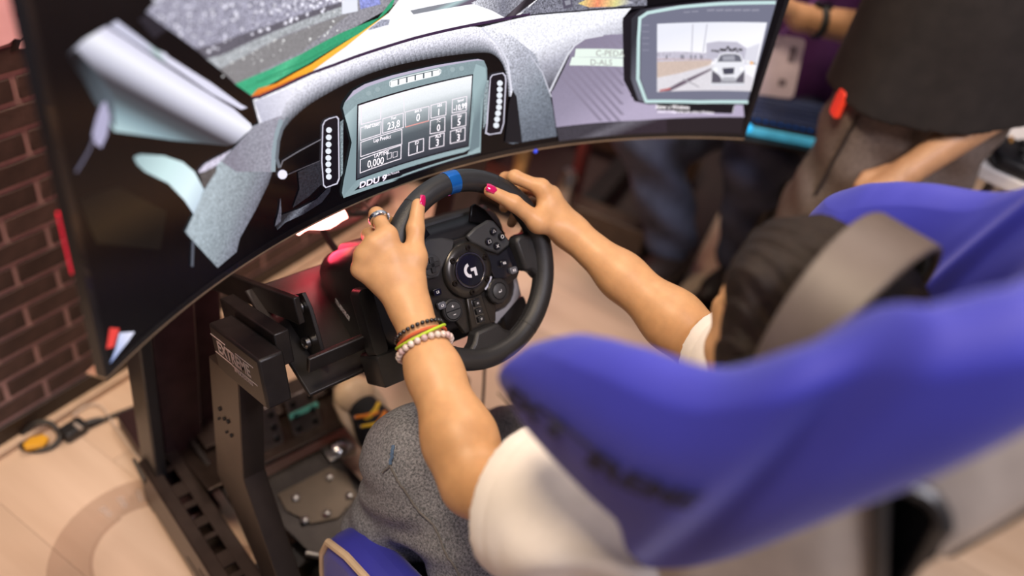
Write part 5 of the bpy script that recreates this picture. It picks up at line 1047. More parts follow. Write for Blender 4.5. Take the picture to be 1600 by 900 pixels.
loft('clamp_foot', [(-60, -126, -104, 46, 44, 6), (-64, -126, -104, 50, 48, 6), (-110, -126, -104, 50, 48, 6), (-114, -126, -104, 46, 44, 6)], black_plastic, bs)
loft('clamp_foot', [(-60, 96, -100, 46, 44, 6), (-64, 96, -100, 50, 48, 6), (-110, 96, -100, 50, 48, 6), (-114, 96, -100, 46, 44, 6)], black_plastic, bs)
loft('lower_skirt', [(-70, -6, -92, 190, 26, 6), (-150, -6, -92, 190, 26, 6)], black_plastic, bs)
MB().prism([(.048, -.086), (.084, -.066), (.104, -.030), (.110, -.030), (.110, -.072), (.052, -.100)], .003, None, (0, 0, -.058)).build('pale_corner_plate', mat('pale_grey_plate', (.42, .40, .40), .4), bs)
xd = V((0, -.67, .74)); yd = V((0, .74, .67))
text_mesh('TRUEFORCE', .0105, 'side_lettering', white_ink, bs, frame((-.1405, -.018, -.150), xd, yd), bold=.0004, sx=.72)
# ------------------------------------------------------------------ cockpit frame
rig = thing('racing_cockpit_frame', 'dark steel racing cockpit frame with slotted side rail and lettered bracket', 'cockpit frame', (0, 0, 0))
def rb(name, p, q, wd, ht, up=(0, 0, 1), m=None, bevel=.002, parent=None): return MB().beam(p, q, wd, ht, up).build(name, m or black_steel, parent or rig, bevel=bevel)
rail_m = mat('bronze_black_steel', (.050, .036, .030), .34, metal=.6, var=.2, bump=.1, bscale=1500)
for s in (-1, 1):
    yf = .41 if s < 0 else -.12   # the right rail starts under the seat
    # slotted rail: outer and inner lips, top strips, bridges between slots
    x0, x1 = s*.365, s*.300
    rail = MB()
    rail.box((x0, (yf-.91)/2, .075), (.005, yf+.91, .10)); rail.box((x1, (yf-.91)/2, .075), (.005, yf+.91, .10)); rail.box(((x0+x1)/2, (yf-.91)/2, .024), (.065, yf+.91, .004))
    ro = rail.build('side_rail', rail_m, rig, bevel=.0015)
    MB().box((x0-s*.011, (yf-.91)/2, .1235), (.022, yf+.91, .005)).box((x1+s*.011, (yf-.91)/2, .1235), (.022, yf+.91, .005)).build('rail_top', rail_m, ro, bevel=.001)
    y = yf; i = 0
    while y > -.85:
        ln = (.018, .010, .030, .012)[i % 4]
        MB().box(((x0+x1)/2, y-ln/2, .1235), (.021, ln, .005)).build('slot_bridge', rail_m, ro)
        y -= ln + (.022, .034, .018, .028)[i % 4]; i += 1
    for y0, ln in ((.22, .17), (.17, .20), (.02, .2), (-.2, .25)):
        for dz in (.058, .084):
            MB().box((x0+s*.0024, y0-ln/2-(.05 if dz > .06 else 0), dz), (.0012, ln, .005)).build('rail_slot', mat('slot_shadow', (.004, .003, .003), .8), ro)
    for y in (yf-.01, -.85):
        MB().prism([(-.02, 0), (.02, 0), (.014, .026), (-.03, .026)], .05, Matrix(((0, 0, 1), (1, 0, 0), (0, 1, 0))), (s*.34-.025, y, 0)).build('foot', black_steel, rig, bevel=.002)
    if s > 0: continue
    # toe bracket at the rail front
    rb('toe_bracket', (x0-s*-.004, .405, .11), (x0-s*.012, .435, .012), .05, .006, (1, 0, 0))
    # bent column: polygon in the y-z plane
    prof = [(.207, .52), (.120, .55), (.123, .348), (.085, .262), (-.02, .125), (-.11, .125), (.01, .262), (.218, .246)]
    prof = [(.211, .53), (.118, .555), (.122, .335), (.02, .185), (-.03, .125), (.075, .125), (.13, .175), (.219, .250)]
    b = MB().prism(prof, .038, Matrix(((0, 0, 1), (1, 0, 0), (0, 1, 0))), (s*.300 - (0 if s < 0 else .038), 0, 0))
    co = b.build('column', mat('brown_grey_steel', (.046, .036, .030), .36, metal=.45, var=.12, bump=.08, bscale=1600), rig, bevel=.002)
    for dy, dz, r in ((0, 0, .0035), (-.013, -.010, .003), (-.026, -.004, .0035), (.006, -.028, .0022), (-.018, -.036, .0022), (-.034, -.028, .003)):
        MB().lathe([(r, -.001), (r, .0012)], Matrix(((0, 0, 1), (1, 0, 0), (0, 1, 0))), (s*.3011-.0005, .185+dy, .440+dz), 10).build('column_hole', MATS['slot_shadow'], co)
    # lettered bracket box, tilted
    tilt = math.radians(17.7); yb = V((0, -math.cos(tilt), math.sin(tilt))); zb = V((0, math.sin(tilt), math.cos(tilt)))
    c = V((s*.2825, .128, .628)) - zb*.038
    M3 = Matrix((V((1, 0, 0)), -yb, zb)).transposed()
    bx = MB().box(c, (.037, .152, .076), M3).build('bracket_box', black_steel, rig, bevel=.004)
    if s < 0:
        ink = mat('grey_print', (.42, .36, .34), .6)
        o0 = V((-.3013, .136, .628)) - zb*.034
        text_mesh('EXTREME', .026, 'bracket_lettering', ink, bx, frame(o0, yb, zb), bold=.0006, sx=.92)
        text_mesh('SIMULADORES', .0085, 'bracket_lettering', ink, bx, frame(o0 + yb*.024 - zb*.018, yb, zb), bold=.0002)
        MB().beam(o0 - yb*.062 - zb*.0125, o0 - yb*.01 - zb*.0125, .0006, .0016, zb).beam(o0 - yb*.010 - zb*.0135, o0 + yb*.066 - zb*.0135, .0006, .0016, zb).beam(o0 - yb*.066 + zb*.0145, o0 - yb*.02 + zb*.0145, .0006, .0016, zb).beam(o0+yb*.012+zb*.0135, o0+yb*.064+zb*.0135, .0006, .0016, zb).build('lettering_rule', ink, bx)
    # raised channel and tilting side plates of the wheel deck
    rb('channel', (s*.252, .235, .578), (s*.252, .075, .633), .022, .050, (0, 0, 1))
    rb('deck_arm', (s*.225, .36, .545), (s*.215, .100, .665), .010, .040, (0, 0, 1))
    MB().prism([(.17, .63), (.115, .68), (.095, .665), (.055, .60), (.075, .575), (.15, .585)], .006, Matrix(((0, 0, 1), (1, 0, 0), (0, 1, 0))), (s*.203, 0, 0)).build('tilt_plate', black_steel, rig, bevel=.001)
    for yy, zz in ((.115, .655), (.095, .605)):
        MB().lathe([(.0085, 0), (.0085, .006), (.0060, .008), (.0045, .008), (.0045, .004), (.0001, .004)], Matrix(((0, 0, -1), (0, 1, 0), (1, 0, 0))), (s*.203-.001, yy, zz), 14).build('bolt', steel, rig, smooth=True)
rb('deck_plate', (-.235, .13, .590), (.10, .13, .590), .19, .008, (0, -.3, .95))
rb('deck_lip', (-.235, .045, .618), (.06, .045, .618), .008, .026)
rb('cross_member', (-.30, .36, .075), (.10, .36, .075), .06, .06); rb('cross_member', (-.30, .10, .060), (-.02, .10, .060), .05, .05); rb('cross_member', (-.30, -.30, .075), (.30, -.30, .075), .05, .06); rb('cross_member', (-.30, -.60, .075), (.30, -.60, .075), .05, .06)
# pedal tray with slotted braces
rb('pedal_tray', (-.30, .345, .128), (.08, .345, .128), .17, .006, (0, .25, .97), rail_m)
for x in (-.27, -.225): rb('tray_brace', (x, .40, .13), (x, .22, .13), .012, .012)
# pedal set
pd = thing('pedal_set', 'three steel racing pedals on a slotted base plate under the wheel', 'pedals', (-.08, .33, .134))
PO = pd.location
for x, h, nm in ((-.166, .0, 'c'), (-.083, .0, 'b'), (.012, .0, 'g')):
    MB().beam(V((x, .38, .142))-PO, V((x, .325, .19))-PO, .018, .012, (0, 1, 0)).build('pedal_arm', black_steel, pd, bevel=.002)
    base = V((x, .312, .182)); ax = V((0, .42, .9)).normalized(); nr = V((0, -.9, .42)).normalized()
    M3 = Matrix((V((1, 0, 0)), ax, nr)).transposed()
    fp = MB().prism(rrect(.062 if nm != 'g' else .05, .085 if nm != 'g' else .12, .008), .005, M3, base-PO).build('pedal_face', mat('bare_steel_plate', (.30, .27, .26), .28, metal=.9, var=.2), pd, bevel=.001)
    for i in (-1, 1):
        for j in (-1, 0, 1):
            c = base + V((1, 0, 0))*i*.018 + ax*j*.026 + nr*.005 - PO
            MB().lathe([(.0062, 0), (.0062, .003), (.0040, .0045), (.0036, .002), (.0001, .002)], M3, c, 14).build('grip_stud', mat('dark_stud', (.02, .02, .02), .3, metal=.7), fp, smooth=True)
    if nm == 'b': MB().box(base + ax*.004 + nr*.0062 - PO, (.062, .010, .002), M3).build('teal_stripe', mat('teal_stripe', (.10, .38, .34), .4), fp)
MB().box(V((-.08, .395, .139))-PO, (.36, .07, .008)).build('base_plate', rail_m, pd, bevel=.001)
# heel plate
hp = thing('heel_plate', 'bolted steel heel plate with rounded rear edge in front of the pedals', 'heel plate', (-.13, .16, .10))
HM = rot3('X', 4)
pl = [(-.085, .10), (.075, .105), (.085, .0), (.060, -.085), (.035, -.10), (-.050, -.10), (-.075, -.08), (-.092, .02)]
MB().prism(pl, .006, HM).build('plate', mat('smoky_steel_plate', (.040, .034, .031), .35, metal=.6, var=.2), hp, bevel=.002)
MB().prism([(x*.78+.003, y*.55+.0) for x, y in [(-.085, .10), (.06, .10), (.085, .04), (.07, -.05), (.0, -.09), (-.06, -.06), (-.09, .03)]], .003, HM, (0, .0, .0065)).build('wear_pad', mat('brass_grey_pad', (.105, .080, .056), .38, metal=.5), hp, bevel=.001)
for x, y in ((-.04, .03), (.035, .035), (.045, -.02), (-.01, -.03), (-.05, -.02), (.02, -.055)):
    MB().lathe([(.0075, 0), (.0075, .003), (.005, .0045), (.0001, .0045)], HM, HM @ V((x, y, .0095)), 14).build('bolt', steel, hp, smooth=True)
MB().tube([HM @ V(p) for p in ((-.080, -.075, .004), (-.052, -.104, .004), (.036, -.104, .004), (.064, -.085, .004))], .006, 10).build('rolled_edge', steel, hp, smooth=True)
MB().lathe([(.017, 0), (.017, .006), (.012, .010), (.0001, .010)], None, (.085, .082, .02), 20).build('pivot_bolt', mat('bright_chrome', (.7, .7, .72), .15, metal=1), hp, smooth=True)
MB().box((.085, .082, .008), (.06, .04, .022)).build('pivot_block', steel, hp, bevel=.003)
# ------------------------------------------------------------------ implicit-surface modelling (rounded cones blended into one skin)
class Field:
    def __init__(s): s.g = []          # groups: (k_inside, k_join, [prims])
    def group(s, k, kj): s.g.append([k, kj, []]); return s
    def cone(s, a, b, ra, rb): s.g[-1][2].append(('c', np.array(a, float), np.array(b, float), float(ra), float(rb))); return s
    def chain(s, pts, rs):
        for i in range(len(pts)-1): s.cone(pts[i], pts[i+1], rs[i], rs[i+1])
        return s
    def ell(s, c, r, M=None): s.g[-1][2].append(('e', np.array(c, float), np.array(r, float), None if M is None else np.array(M))); return s
def prim_d(p, P):
    if p[0] == 'c':
        _, a, b, ra, rb = p; ba = b-a; l2 = ba@ba
        t = np.clip(((P-a)@ba)/l2, 0, 1)
        return np.linalg.norm(P-a-t[:, None]*ba, axis=1) - (ra+(rb-ra)*t)
    _, c, r, M = p; q = P-c
    if M is not None: q = q@M
    k0 = np.linalg.norm(q/r, axis=1); k1 = np.linalg.norm(q/(r*r), axis=1)
    return np.where(k1 < 1e-9, -r.min(), k0*(k0-1)/np.maximum(k1, 1e-9))
def smin(a, b, k):
    h = np.maximum(k-np.abs(a-b), 0)/k; return np.minimum(a, b)-h*h*k*.25
def field_eval(F, P, extra=None):
    out = None
    c = P.mean(0); R = np.linalg.norm(P-c, axis=1).max()
    cand = [[(prim_d(p, c[None])[0], p) for p in g[2]] for g in F.g]
    best = min(d for g in cand for d, _ in g)
    for (k, kj, _), pr in zip(F.g, cand):
        d = None
        for d0, p in pr:
            if d0 > best + 2.4*R + .06: continue
            dd = prim_d(p, P); d = dd if d is None else smin(d, dd, k)
        if d is None: continue
        out = d if out is None else smin(out, d, kj)
    if extra is not None: out = extra(P, out)
    return out
def surface(F, vox, lo, hi, extra=None):
    B = 8; lo = np.array(lo, float); hi = np.array(hi, float)
    nb = np.ceil((hi-lo)/(vox*B)).astype(int)
    gi = np.stack(np.meshgrid(*[np.arange(k) for k in nb], indexing='ij'), -1).reshape(-1, 3)
    cen = lo + (gi+.5)*vox*B
    dist = np.empty(len(cen)); order = np.arange(len(cen))
    for i in range(0, len(cen), 4096): dist[i:i+4096] = field_eval(F, cen[i:i+4096], extra)
    keep = gi[np.abs(dist) < vox*B*1.05 + .004]
    key = keep // 3; keep = keep[np.lexsort((key[:, 2], key[:, 1], key[:, 0]))]
    loc = np.stack(np.meshgrid(*[np.arange(B+1)]*3, indexing='ij'), -1).reshape(-1, 3)
    vals = {}
    VAL = np.empty((len(keep), (B+1)**3), np.float32)
    for i in range(0, len(keep), 10):
        ks = keep[i:i+10]; pts = lo + ((ks[:, None, :]*B + loc[None])*vox)
        VAL[i:i+10] = field_eval(F, pts.reshape(-1, 3), extra).reshape(len(ks), -1)
    VAL = VAL.reshape(len(keep), B+1, B+1, B+1)
    big = (nb*B+2).astype(np.int64)
    def code(c): return (c[:, 0]*big[1]+c[:, 1])*big[2]+c[:, 2]
    # cell vertices
    sg = VAL < 0
    off = [(0, 0, 0), (1, 0, 0), (0, 1, 0), (1, 1, 0), (0, 0, 1), (1, 0, 1), (0, 1, 1), (1, 1, 1)]
    cs = [sg[:, a:a+B, b:b+B, c:c+B] for a, b, c in off]; cnt = sum(x.astype(np.int8) for x in cs)
    act = np.argwhere((cnt > 0) & (cnt < 8))
    v8 = np.stack([VAL[act[:, 0], act[:, 1]+a, act[:, 2]+b, act[:, 3]+c] for a, b, c in off], 1)
    offa = np.array(off, float); acc = np.zeros((len(act), 3)); num = np.zeros(len(act))
    for i in range(8):
        for j in range(i+1, 8):
            if np.abs(offa[i]-offa[j]).sum() != 1: continue
            m = (v8[:, i] < 0) != (v8[:, j] < 0); t = np.where(m, v8[:, i]/np.where(m, v8[:, i]-v8[:, j], 1), 0)
            acc += m[:, None]*(offa[i]+(offa[j]-offa[i])*t[:, None]); num += m
    cell = keep[act[:, 0]]*B + act[:, 1:]
    verts = lo + (cell + acc/num[:, None])*vox
    cc = code(cell); srt = np.argsort(cc); ccs = cc[srt]
    quads = []
    for ax in range(3):
        e1, e2 = [(1, 2), (2, 0), (0, 1)][ax]
        hi_ = [slice(0, B)]*3
        A = VAL[:, :B, :B, :B]; sl = [slice(0, B)]*3; sl[ax] = slice(1, B+1); Bv = VAL[(slice(None), *sl)]
        ed = np.argwhere((A < 0) != (Bv < 0)); s0 = A[ed[:, 0], ed[:, 1], ed[:, 2], ed[:, 3]] < 0
        g = keep[ed[:, 0]]*B + ed[:, 1:]
        ids = []; ok = np.ones(len(g), bool)
        for d1, d2 in ((0, 0), (-1, 0), (-1, -1), (0, -1)):
            q = g.copy(); q[:, e1] += d1; q[:, e2] += d2
            c = code(q); k = np.searchsorted(ccs, c); k = np.minimum(k, len(ccs)-1); ok &= (ccs[k] == c); ids.append(srt[k])
        Q = np.stack(ids, 1); Q[~s0] = Q[~s0][:, ::-1]; quads.append(Q[ok])
    return verts, np.concatenate(quads)
def mesh_obj(name, verts, quads, m, parent=None, smooth_iter=0):
    me = bpy.data.meshes.new(name); me.vertices.add(len(verts)); me.vertices.foreach_set('co', np.asarray(verts, np.float32).ravel())
    n = len(quads); me.loops.add(n*4); me.loops.foreach_set('vertex_index', np.asarray(quads, np.int32).ravel())
    me.polygons.add(n); me.polygons.foreach_set('loop_start', np.arange(n, dtype=np.int32)*4); me.polygons.foreach_set('use_smooth', np.ones(n, bool)); me.update(calc_edges=True); me.validate()
    me.materials.append(m); o = link(bpy.data.objects.new(name, me), parent)
    if smooth_iter:
        md = o.modifiers.new('smooth', 'SMOOTH'); md.factor = .5; md.iterations = smooth_iter
    return o
# ------------------------------------------------------------------ the driver
def wl3(x, y, h): return np.array(wloc(x, y, h))
skin = mat('warm_skin', (.58, .315, .145), .46, var=.07, scale=60, bump=.06, bscale=500, spec=.4)
skb = skin.node_tree.nodes['Principled BSDF']; skb.inputs['Subsurface Weight'].default_value = .12; skb.inputs['Subsurface Radius'].default_value = (.02, .008, .004); skb.inputs['Subsurface Scale'].default_value = .3
drv = thing('person', 'seated driver in white t-shirt, grey jeans and headphones holding the steering wheel', 'person', (0, -.42, .30))
DO = np.array(drv.location)
SH = {-1: np.array((-.160, -.480, .765)), 1: np.array((.165, -.480, .765))}
EL = {-1: np.array((-.197, -.257, .668)), 1: np.array((.203, -.272, .692))}
LW = wl3(-131, -12, 37); RW = wl3(160, 12, 34)
HEAD = np.array((.02, -.452, .940))
HANDS = {-1: dict(w=LW, mcp=[(-128, 84, 22), (-147, 78, 17), (-161, 67, 9), (-168, 50, 2)],
                  f=[[(-121, 111, -4), (-103, 103, -26), (-86, 88, -26)], [(-129, 86, -25), (-107, 76, -34), (-91, 64, -30)], [(-141, 66, -32), (-117, 58, -37), (-100, 50, -31)], [(-149, 46, -29), (-127, 38, -36), (-111, 34, -32)]],
                  t=[(-118, 16, 34), (-103, 46, 33), (-88, 82, 27), (-72, 110, 22)]),
         1: dict(w=RW, mcp=[(131, 86, 25), (150, 71, 20), (161, 53, 12), (164, 34, 4)],
                 f=[[(103, 110, 8), (105, 110, -18), (98, 100, -30)], [(138, 90, -20), (118, 82, -36), (100, 68, -31)], [(154, 62, -32), (130, 54, -42), (108, 42, -33)], [(160, 30, -30), (136, 22, -40), (104, 14, -24)]],
                 t=[(144, 22, 34), (108, 40, 31), (77, 76, 26), (47, 101, 19)])}
F = Field()
F.group(.05, .03)
F.chain([(0, -.40, .34), (0, -.45, .50), (0, -.485, .64), (0, -.49, .77)], [.125, .115, .125, .095])
F.chain([(0, -.49, .80), (.01, -.475, .86), HEAD+(0, -.01, -.04)], [.062, .052, .052])
for s in (-1, 1):
    F.chain([(0, -.49, .77), SH[s]], [.08, .055]); F.chain([SH[s], EL[s]], [.050, .038])
    hip = np.array((s*.085, -.40, .30)); F.chain([hip, (-.136, -.08, .482) if s < 0 else (.11, -.10, .355)], [.080, .042])
    F.chain([(-.136, -.08, .482), (-.168, -.085, .12)] if s < 0 else [(.11, -.10, .355), (.055, .15, .150)], [.042, .036])
F.group(.02, .03); F.ell(HEAD+(0, 0, .015), (.072, .090, .098)); F.ell(HEAD+(0, .028, -.055), (.052, .062, .058)); F.ell(HEAD+(0, .088, -.030), (.011, .020, .022)); F.ell(HEAD+(0, .072, .02), (.055, .02, .014)); F.ell(HEAD+(0, .076, -.068), (.024, .016, .009))
for s in (-1, 1): F.ell(HEAD+(s*.076, -.005, -.012), (.008, .018, .030))
for s in (-1, 1):
    H = HANDS[s]; w_ = H['w']; e = EL[s]
    F.group(.025, .016)
    d = (e-w_); F.chain([e, e-d*.22, e-d*.60, w_], [.040, .0405, .031, .0245])
    F.group(.014, .016)
    up = np.array(_n)
    mc = [wl3(*m) for m in H['mcp']]
    for m, r in zip(mc, (.0120, .0118, .0112, .0100)): F.cone(w_, m, .0165, r)
    F.cone(w_+(mc[0]-w_)*.5, w_+(mc[2]-w_)*.6, .013, .0125)
    th = [wl3(*p) for p in H['t']]
    F.cone(w_, th[0], .018, .0165); F.chain([th[0], th[1]], [.0165, .0135]); F.cone(th[1], w_+(mc[0]-w_)*.72, .012, .012)
    for m, r in zip(mc, (.0085, .0085, .008, .007)): F.cone(m+up*.0045, m+up*.0040+np.array([1e-4, 0, 0]), r, r)
    F.group(.006, .009); F.chain(th[1:], [.0132, .0112, .0090]); 
    for m, fp, r in zip(mc, H['f'], (.0098, .0100, .0094, .0082)):
        pts = [m]+[wl3(*p) for p in fp]; F.group(.005, .006); F.chain(pts, [r*1.10, r*1.0, r*.90, r*.78])
verts, quads = surface(F, .0024, (-.33, -.64, .05), (.33, .36, 1.14))
mesh_obj('body', verts-DO, quads, skin, drv, 2)
print('body', len(verts), len(quads))
# nails
nail_m = mat('magenta_nail_varnish', (.52, .004, .10), .12, coat=1., var=.05)
def nail(parent, c, along, nrm, ln, wd):
    c, along, nrm = V(c), V(along).normalized(), V(nrm); nrm = (nrm-along*nrm.dot(along)).normalized(); sd = along.cross(nrm)
    vs = []; nu, nv = 8, 8
    for i in range(nu+1):
        for j in range(nv+1):
            u = i/nu; v = (j/nv)*2-1; wl = wd*(1-.10*(2*u-1)**2) * (math.sqrt(max(0, 1-(max(0, .3-u)/.3)**2)) if u < .3 else (1-.25*max(0, (u-.8)/.2)**2))
            vs.append(c + along*ln*(u-.5) + sd*wl*.5*v + nrm*(.0012*(1-(2*u-1)**2) - .0030*v*v))
    k = len(vs); vs += [p - nrm*.0012 for p in vs]
    fs = []
    for i in range(nu):
        for j in range(nv):
            a = i*(nv+1)+j; fs += [(a, a+1, a+nv+2, a+nv+1), (k+a, k+a+nv+1, k+a+nv+2, k+a+1)]
    bd = [j for j in range(nv+1)] + [i*(nv+1)+nv for i in range(1, nu+1)] + [nu*(nv+1)+j for j in range(nv-1, -1, -1)] + [i*(nv+1) for i in range(nu-1, 0, -1)]
    fs += [(bd[i], bd[(i+1) % len(bd)], k+bd[(i+1) % len(bd)], k+bd[i]) for i in range(len(bd))]
    return MB().add([tuple(V(p)-V(DO)) for p in vs], fs).build('fingernail', nail_m, parent, smooth=True, angle=60)
for s in (-1, 1):
    t = [V(wloc(*p)) for p in HANDS[s]['t']]; a = (t[3]-t[2]).normalized()
    side = (V((.25, -.55, .8)) if s < 0 else V((-.1, -.45, .9)))
    nr = (side - a*side.dot(a)).normalized()
    if s < 0: nr = (nr*.8 + V((.62, -.1, .15))).normalized()
    nail(drv, t[3] + a*.001 + nr*.0088, a, nr, .018, .0135)
ft = V(wloc(*HANDS[1]['f'][3][2])); fa = (ft - V(wloc(*HANDS[1]['f'][3][1]))).normalized(); nail(drv, ft + fa*.002 + (V((-.45, -.5, .75)).normalized())*.0062, fa, V((-.45, -.5, .75)), .012, .0095)
# eyes, brows, lips (seen only from the front)
for s in (-1, 1):
    ey = MB().ball(HEAD+(s*.031, .069, .004)-DO, .0125, 14).build('eye', mat('eye_white', (.75, .73, .70), .2), drv, smooth=True)
    MB().ball(HEAD+(s*.031, .0783, .004)-DO, .0045, 12).build('iris', mat('brown_iris', (.03, .015, .008), .15), ey, smooth=True)
    MB().tube([HEAD+(s*(.012+.012*i), .090-.004*i*i*.5, .026+.003*math.sin(i*1.1))-DO for i in range(4)], [.002, .003, .003, .0015], 8).build('eyebrow', mat('dark_brow', (.02, .012, .008), .7), drv, smooth=True)
MB().ball(HEAD+(0, .090, -.066)-DO, (.020, .005, .005), 14).build('lips', mat('lip', (.42, .13, .11), .4), drv, smooth=True)
# hair: one cap with long locks falling behind the ears, ridged
hair_m = mat('black_brown_hair', (.016, .009, .006), .62, spec=.25, var=.5, scale=120, stretch=(6, 1, 1), bump=.5, bscale=260)
Fh = Field(); Fh.group(.03, .03); Fh.ell(HEAD+(0, -.010, .028), (.079, .093, .092)); Fh.ell(HEAD+(0, .045, .068), (.058, .048, .034))
Fh.chain([HEAD+(0, -.065, .02), HEAD+(0, -.075, -.07), HEAD+(0, -.07, -.16)], [.05, .045, .03])
for s in (-1, 1): Fh.chain([HEAD+(s*.062, .05, .062), HEAD+(s*.080, .02, .0), HEAD+(s*.078, .012, -.08), HEAD+(s*.07, .0, -.16)], [.024, .020, .020, .012])
def hx(P, d):
    q = P-HEAD; a = np.arctan2(q[:, 0], q[:, 2]+.25)
    d = d + .0016*np.sin(a*95+q[:, 1]*30) + .0010*np.sin(a*210-q[:, 1]*60)
    face = np.sqrt(((q[:, 0])/.058)**2+((q[:, 1]-.11)/.085)**2+((q[:, 2]+.035)/.085)**2)-1
    return np.maximum(d, -face*.05)
vh, qh = surface(Fh, .0030, HEAD-(.14, .20, .30), HEAD+(.14, .14, .16), hx)
mesh_obj('hair', vh-DO, qh, hair_m, drv)
# t-shirt
shirt_m = mat('cream_white_cotton', (.80, .73, .66), .85, var=.05, bump=.15, bscale=900, sheen=.2)
Fs = Field(); Fs.group(.05, .05)
Fs.chain([(0, -.385, .33), (0, -.44, .50), (0, -.475, .64), (0, -.485, .77)], [.145, .14, .148, .112])
HEM = {}
for s in (-1, 1):
    Fs.chain([(0, -.485, .77), SH[s]+(0, 0, .0)], [.092, .074])
    t = .86; end = SH[s]+(EL[s]-SH[s])*(.74 if s < 0 else .93)
    Fs.chain([SH[s], SH[s]+(EL[s]-SH[s])*.55, end+(EL[s]-SH[s])*.1], [.074, .074, .076] if s < 0 else [.074, .066, .060]); HEM[s] = (end, (EL[s]-SH[s])/np.linalg.norm(EL[s]-SH[s]))
def sx_(P, d):
    for s in (-1, 1):
        h, ax = HEM[s]; q = P-h; t = q@ax; rad = np.linalg.norm(q-t[:, None]*ax, axis=1)
        near = (np.linalg.norm(q, axis=1) < .28)
        side = P[:, 0]*s > .10
        pat = np.sin(t*60+q[:, 2]*85+s)*.0075 + np.sin(t*24-q[:, 1]*70+1.2)*.0095
        d = d + np.where(near & side, pat*np.clip((-t-.045)*14, 0, 1), 0)
        d = np.where(side & (rad < .13), np.maximum(d, t), d)                               # cut at the sleeve hem
        cav = np.maximum(rad-(.068 if s < 0 else .053), -(t+.05)); d = np.where(side & (rad < .13), np.maximum(d, -cav), d)   # the sleeve opening
        d = d + np.where(side & near, .0016*np.exp(-((t+.022)/.0022)**2), 0)                     # hem seam
    nk = np.linalg.norm((P-np.array((.01, -.455, .88)))/np.array((.085, .085, .07)), axis=1)-1
    return np.maximum(d, -nk*.07)
vs_, qs_ = surface(Fs, .0034, (-.36, -.68, .16), (.36, -.18, .93), sx_)
mesh_obj('t_shirt', vs_-DO, qs_, shirt_m, drv, 1)
# jeans
jean_m = mat('washed_grey_denim', (.085, .090, .105), .85, col2=(.34, .345, .385), scale=330, bump=.5, bscale=700)
Fj = Field(); Fj.group(.045, .04)
KL, KR = np.array((-.136, -.080, .486)), np.array((.11, -.10, .355))
Fj.chain([(-.02, -.40, .30), (.02, -.40, .30)], [.145, .145])
Fj.chain([(-.085, -.40, .31), KL], [.105, .064]); Fj.chain([KL, KL*.5+np.array((-.17, -.085, .13))*.5, (-.17, -.085, .13)], [.066, .070, .074])
Fj.chain([(.085, -.40, .30), KR], [.105, .068]); Fj.chain([KR, (.066, .125, .190)], [.066, .060])
def jx(P, d):
    q = P-KL; t = (P-KL)
    n1 = np.sin(P[:, 1]*62+P[:, 2]*95)*.0030*np.exp(-((P[:, 2]-.42)/.06)**2)
    n2 = np.sin(P[:, 2]*120+P[:, 0]*40)*.0028*np.exp(-((P[:, 2]-.30)/.10)**2)
    n3 = np.sin(P[:, 0]*38-P[:, 1]*48)*.003
    return d + n1 + n2 + n3
vj, qj = surface(Fj, .0036, (-.30, -.60, .03), (.30, .32, .62), jx)
jo = mesh_obj('jeans', vj-DO, qj, jean_m, drv, 1)
# seams on the jeans, snapped to the cloth from outside
from mathutils.bvhtree import BVHTree
def drape(verts, quads):
    return BVHTree.FromPolygons([tuple(v) for v in verts], [tuple(int(i) for i in q) for q in quads])
bj = drape(vj, qj)
def on_cloth(bvh, p, off=.0012):
    l, n_, i, d = bvh.find_nearest(V(p)); return l + n_*off
def seam(pts, r, name, m, n=40):
    out = []
    for i in range(n+1):
        t = i/n*(len(pts)-1); k = min(int(t), len(pts)-2); p = V(pts[k]).lerp(V(pts[k+1]), t-k); out.append(on_cloth(bj, p)-V(DO))
    return MB().tube(out, r, 6).build(name, m, jo, smooth=True)

thread = mat('denim_seam_thread', (.16, .15, .15), .8); blue_thread = mat('blue_denim_thread', (.10, .17, .30), .8)
seam([(-.230, -.107, .558), (-.227, -.131, .542), (-.219, -.159, .526), (-.215, -.191, .504), (-.206, -.24, .471), (-.19, -.32, .42)], .0016, 'outer_seam', thread)
seam([(-.216, -.086, .589), (-.222, -.097, .574), (-.230, -.107, .558)], .0024, 'knee_stitch', blue_thread, 14)
seam([(-.253, -.102, .54), (-.231, -.108, .556)], .0016, 'knee_seam', thread, 14)
# left shoe, mostly hidden under the chair
MB().ball(V((-.17, -.02, .04))-V(DO), (.050, .135, .042), 18).build('sneaker', mat('black_canvas_shoe', (.012, .012, .013), .85), drv, smooth=True)
# ------------------------------------------------------------------ racing seat with stretch cover
seat = thing('racing_chair', 'racing bucket chair in a bright blue stretch cover with winged shoulders', 'chair', (0, -.42, .14))
SO = V(seat.location)
def itp(tab, x):
    for (a, va), (b, vb) in zip(tab[:-1], tab[1:]):
        if x <= b:
            k = max(0, min(1, (x-a)/(b-a))); k = k*k*(3-2*k)*.5+k*.5; return va+(vb-va)*k
    return tab[-1][1]
ZHI = [(0, 1.225), (22, 1.215), (45, 1.185), (60, 1.155), (75, 1.100), (86, 1.045), (95, 1.010), (102, .992), (108, .972)]
ZLO = [(0, 1.175), (11, 1.16), (23, 1.105), (40, 1.0), (55, .89), (66, .82), (74, .855), (82, .893), (95, .903), (108, .912)]
PUFF = [(0, 0), (40, .004), (58, .0), (66, -.014), (76, .006), (90, .014), (108, .012)]
def seat_pt(a, z, off=0.):
    ab = abs(a); r = math.radians(ab); s = 1 if a >= 0 else -1
    yc = -.410-(z-.9)*.23
    p = itp(PUFF, ab) + off
    rx, ry = .255+p, .185+p
    c_ = math.cos(r); sn = math.sin(r)
    y = yc-ry*math.copysign(abs(c_)**.62, c_)
    return V((s*rx*abs(sn)**.62, y, z))
blue_m = mat('royal_blue_stretch_fabric', (.026, .029, .36), .62, var=.08, scale=12, bump=.06, bscale=900, sheen=.15)
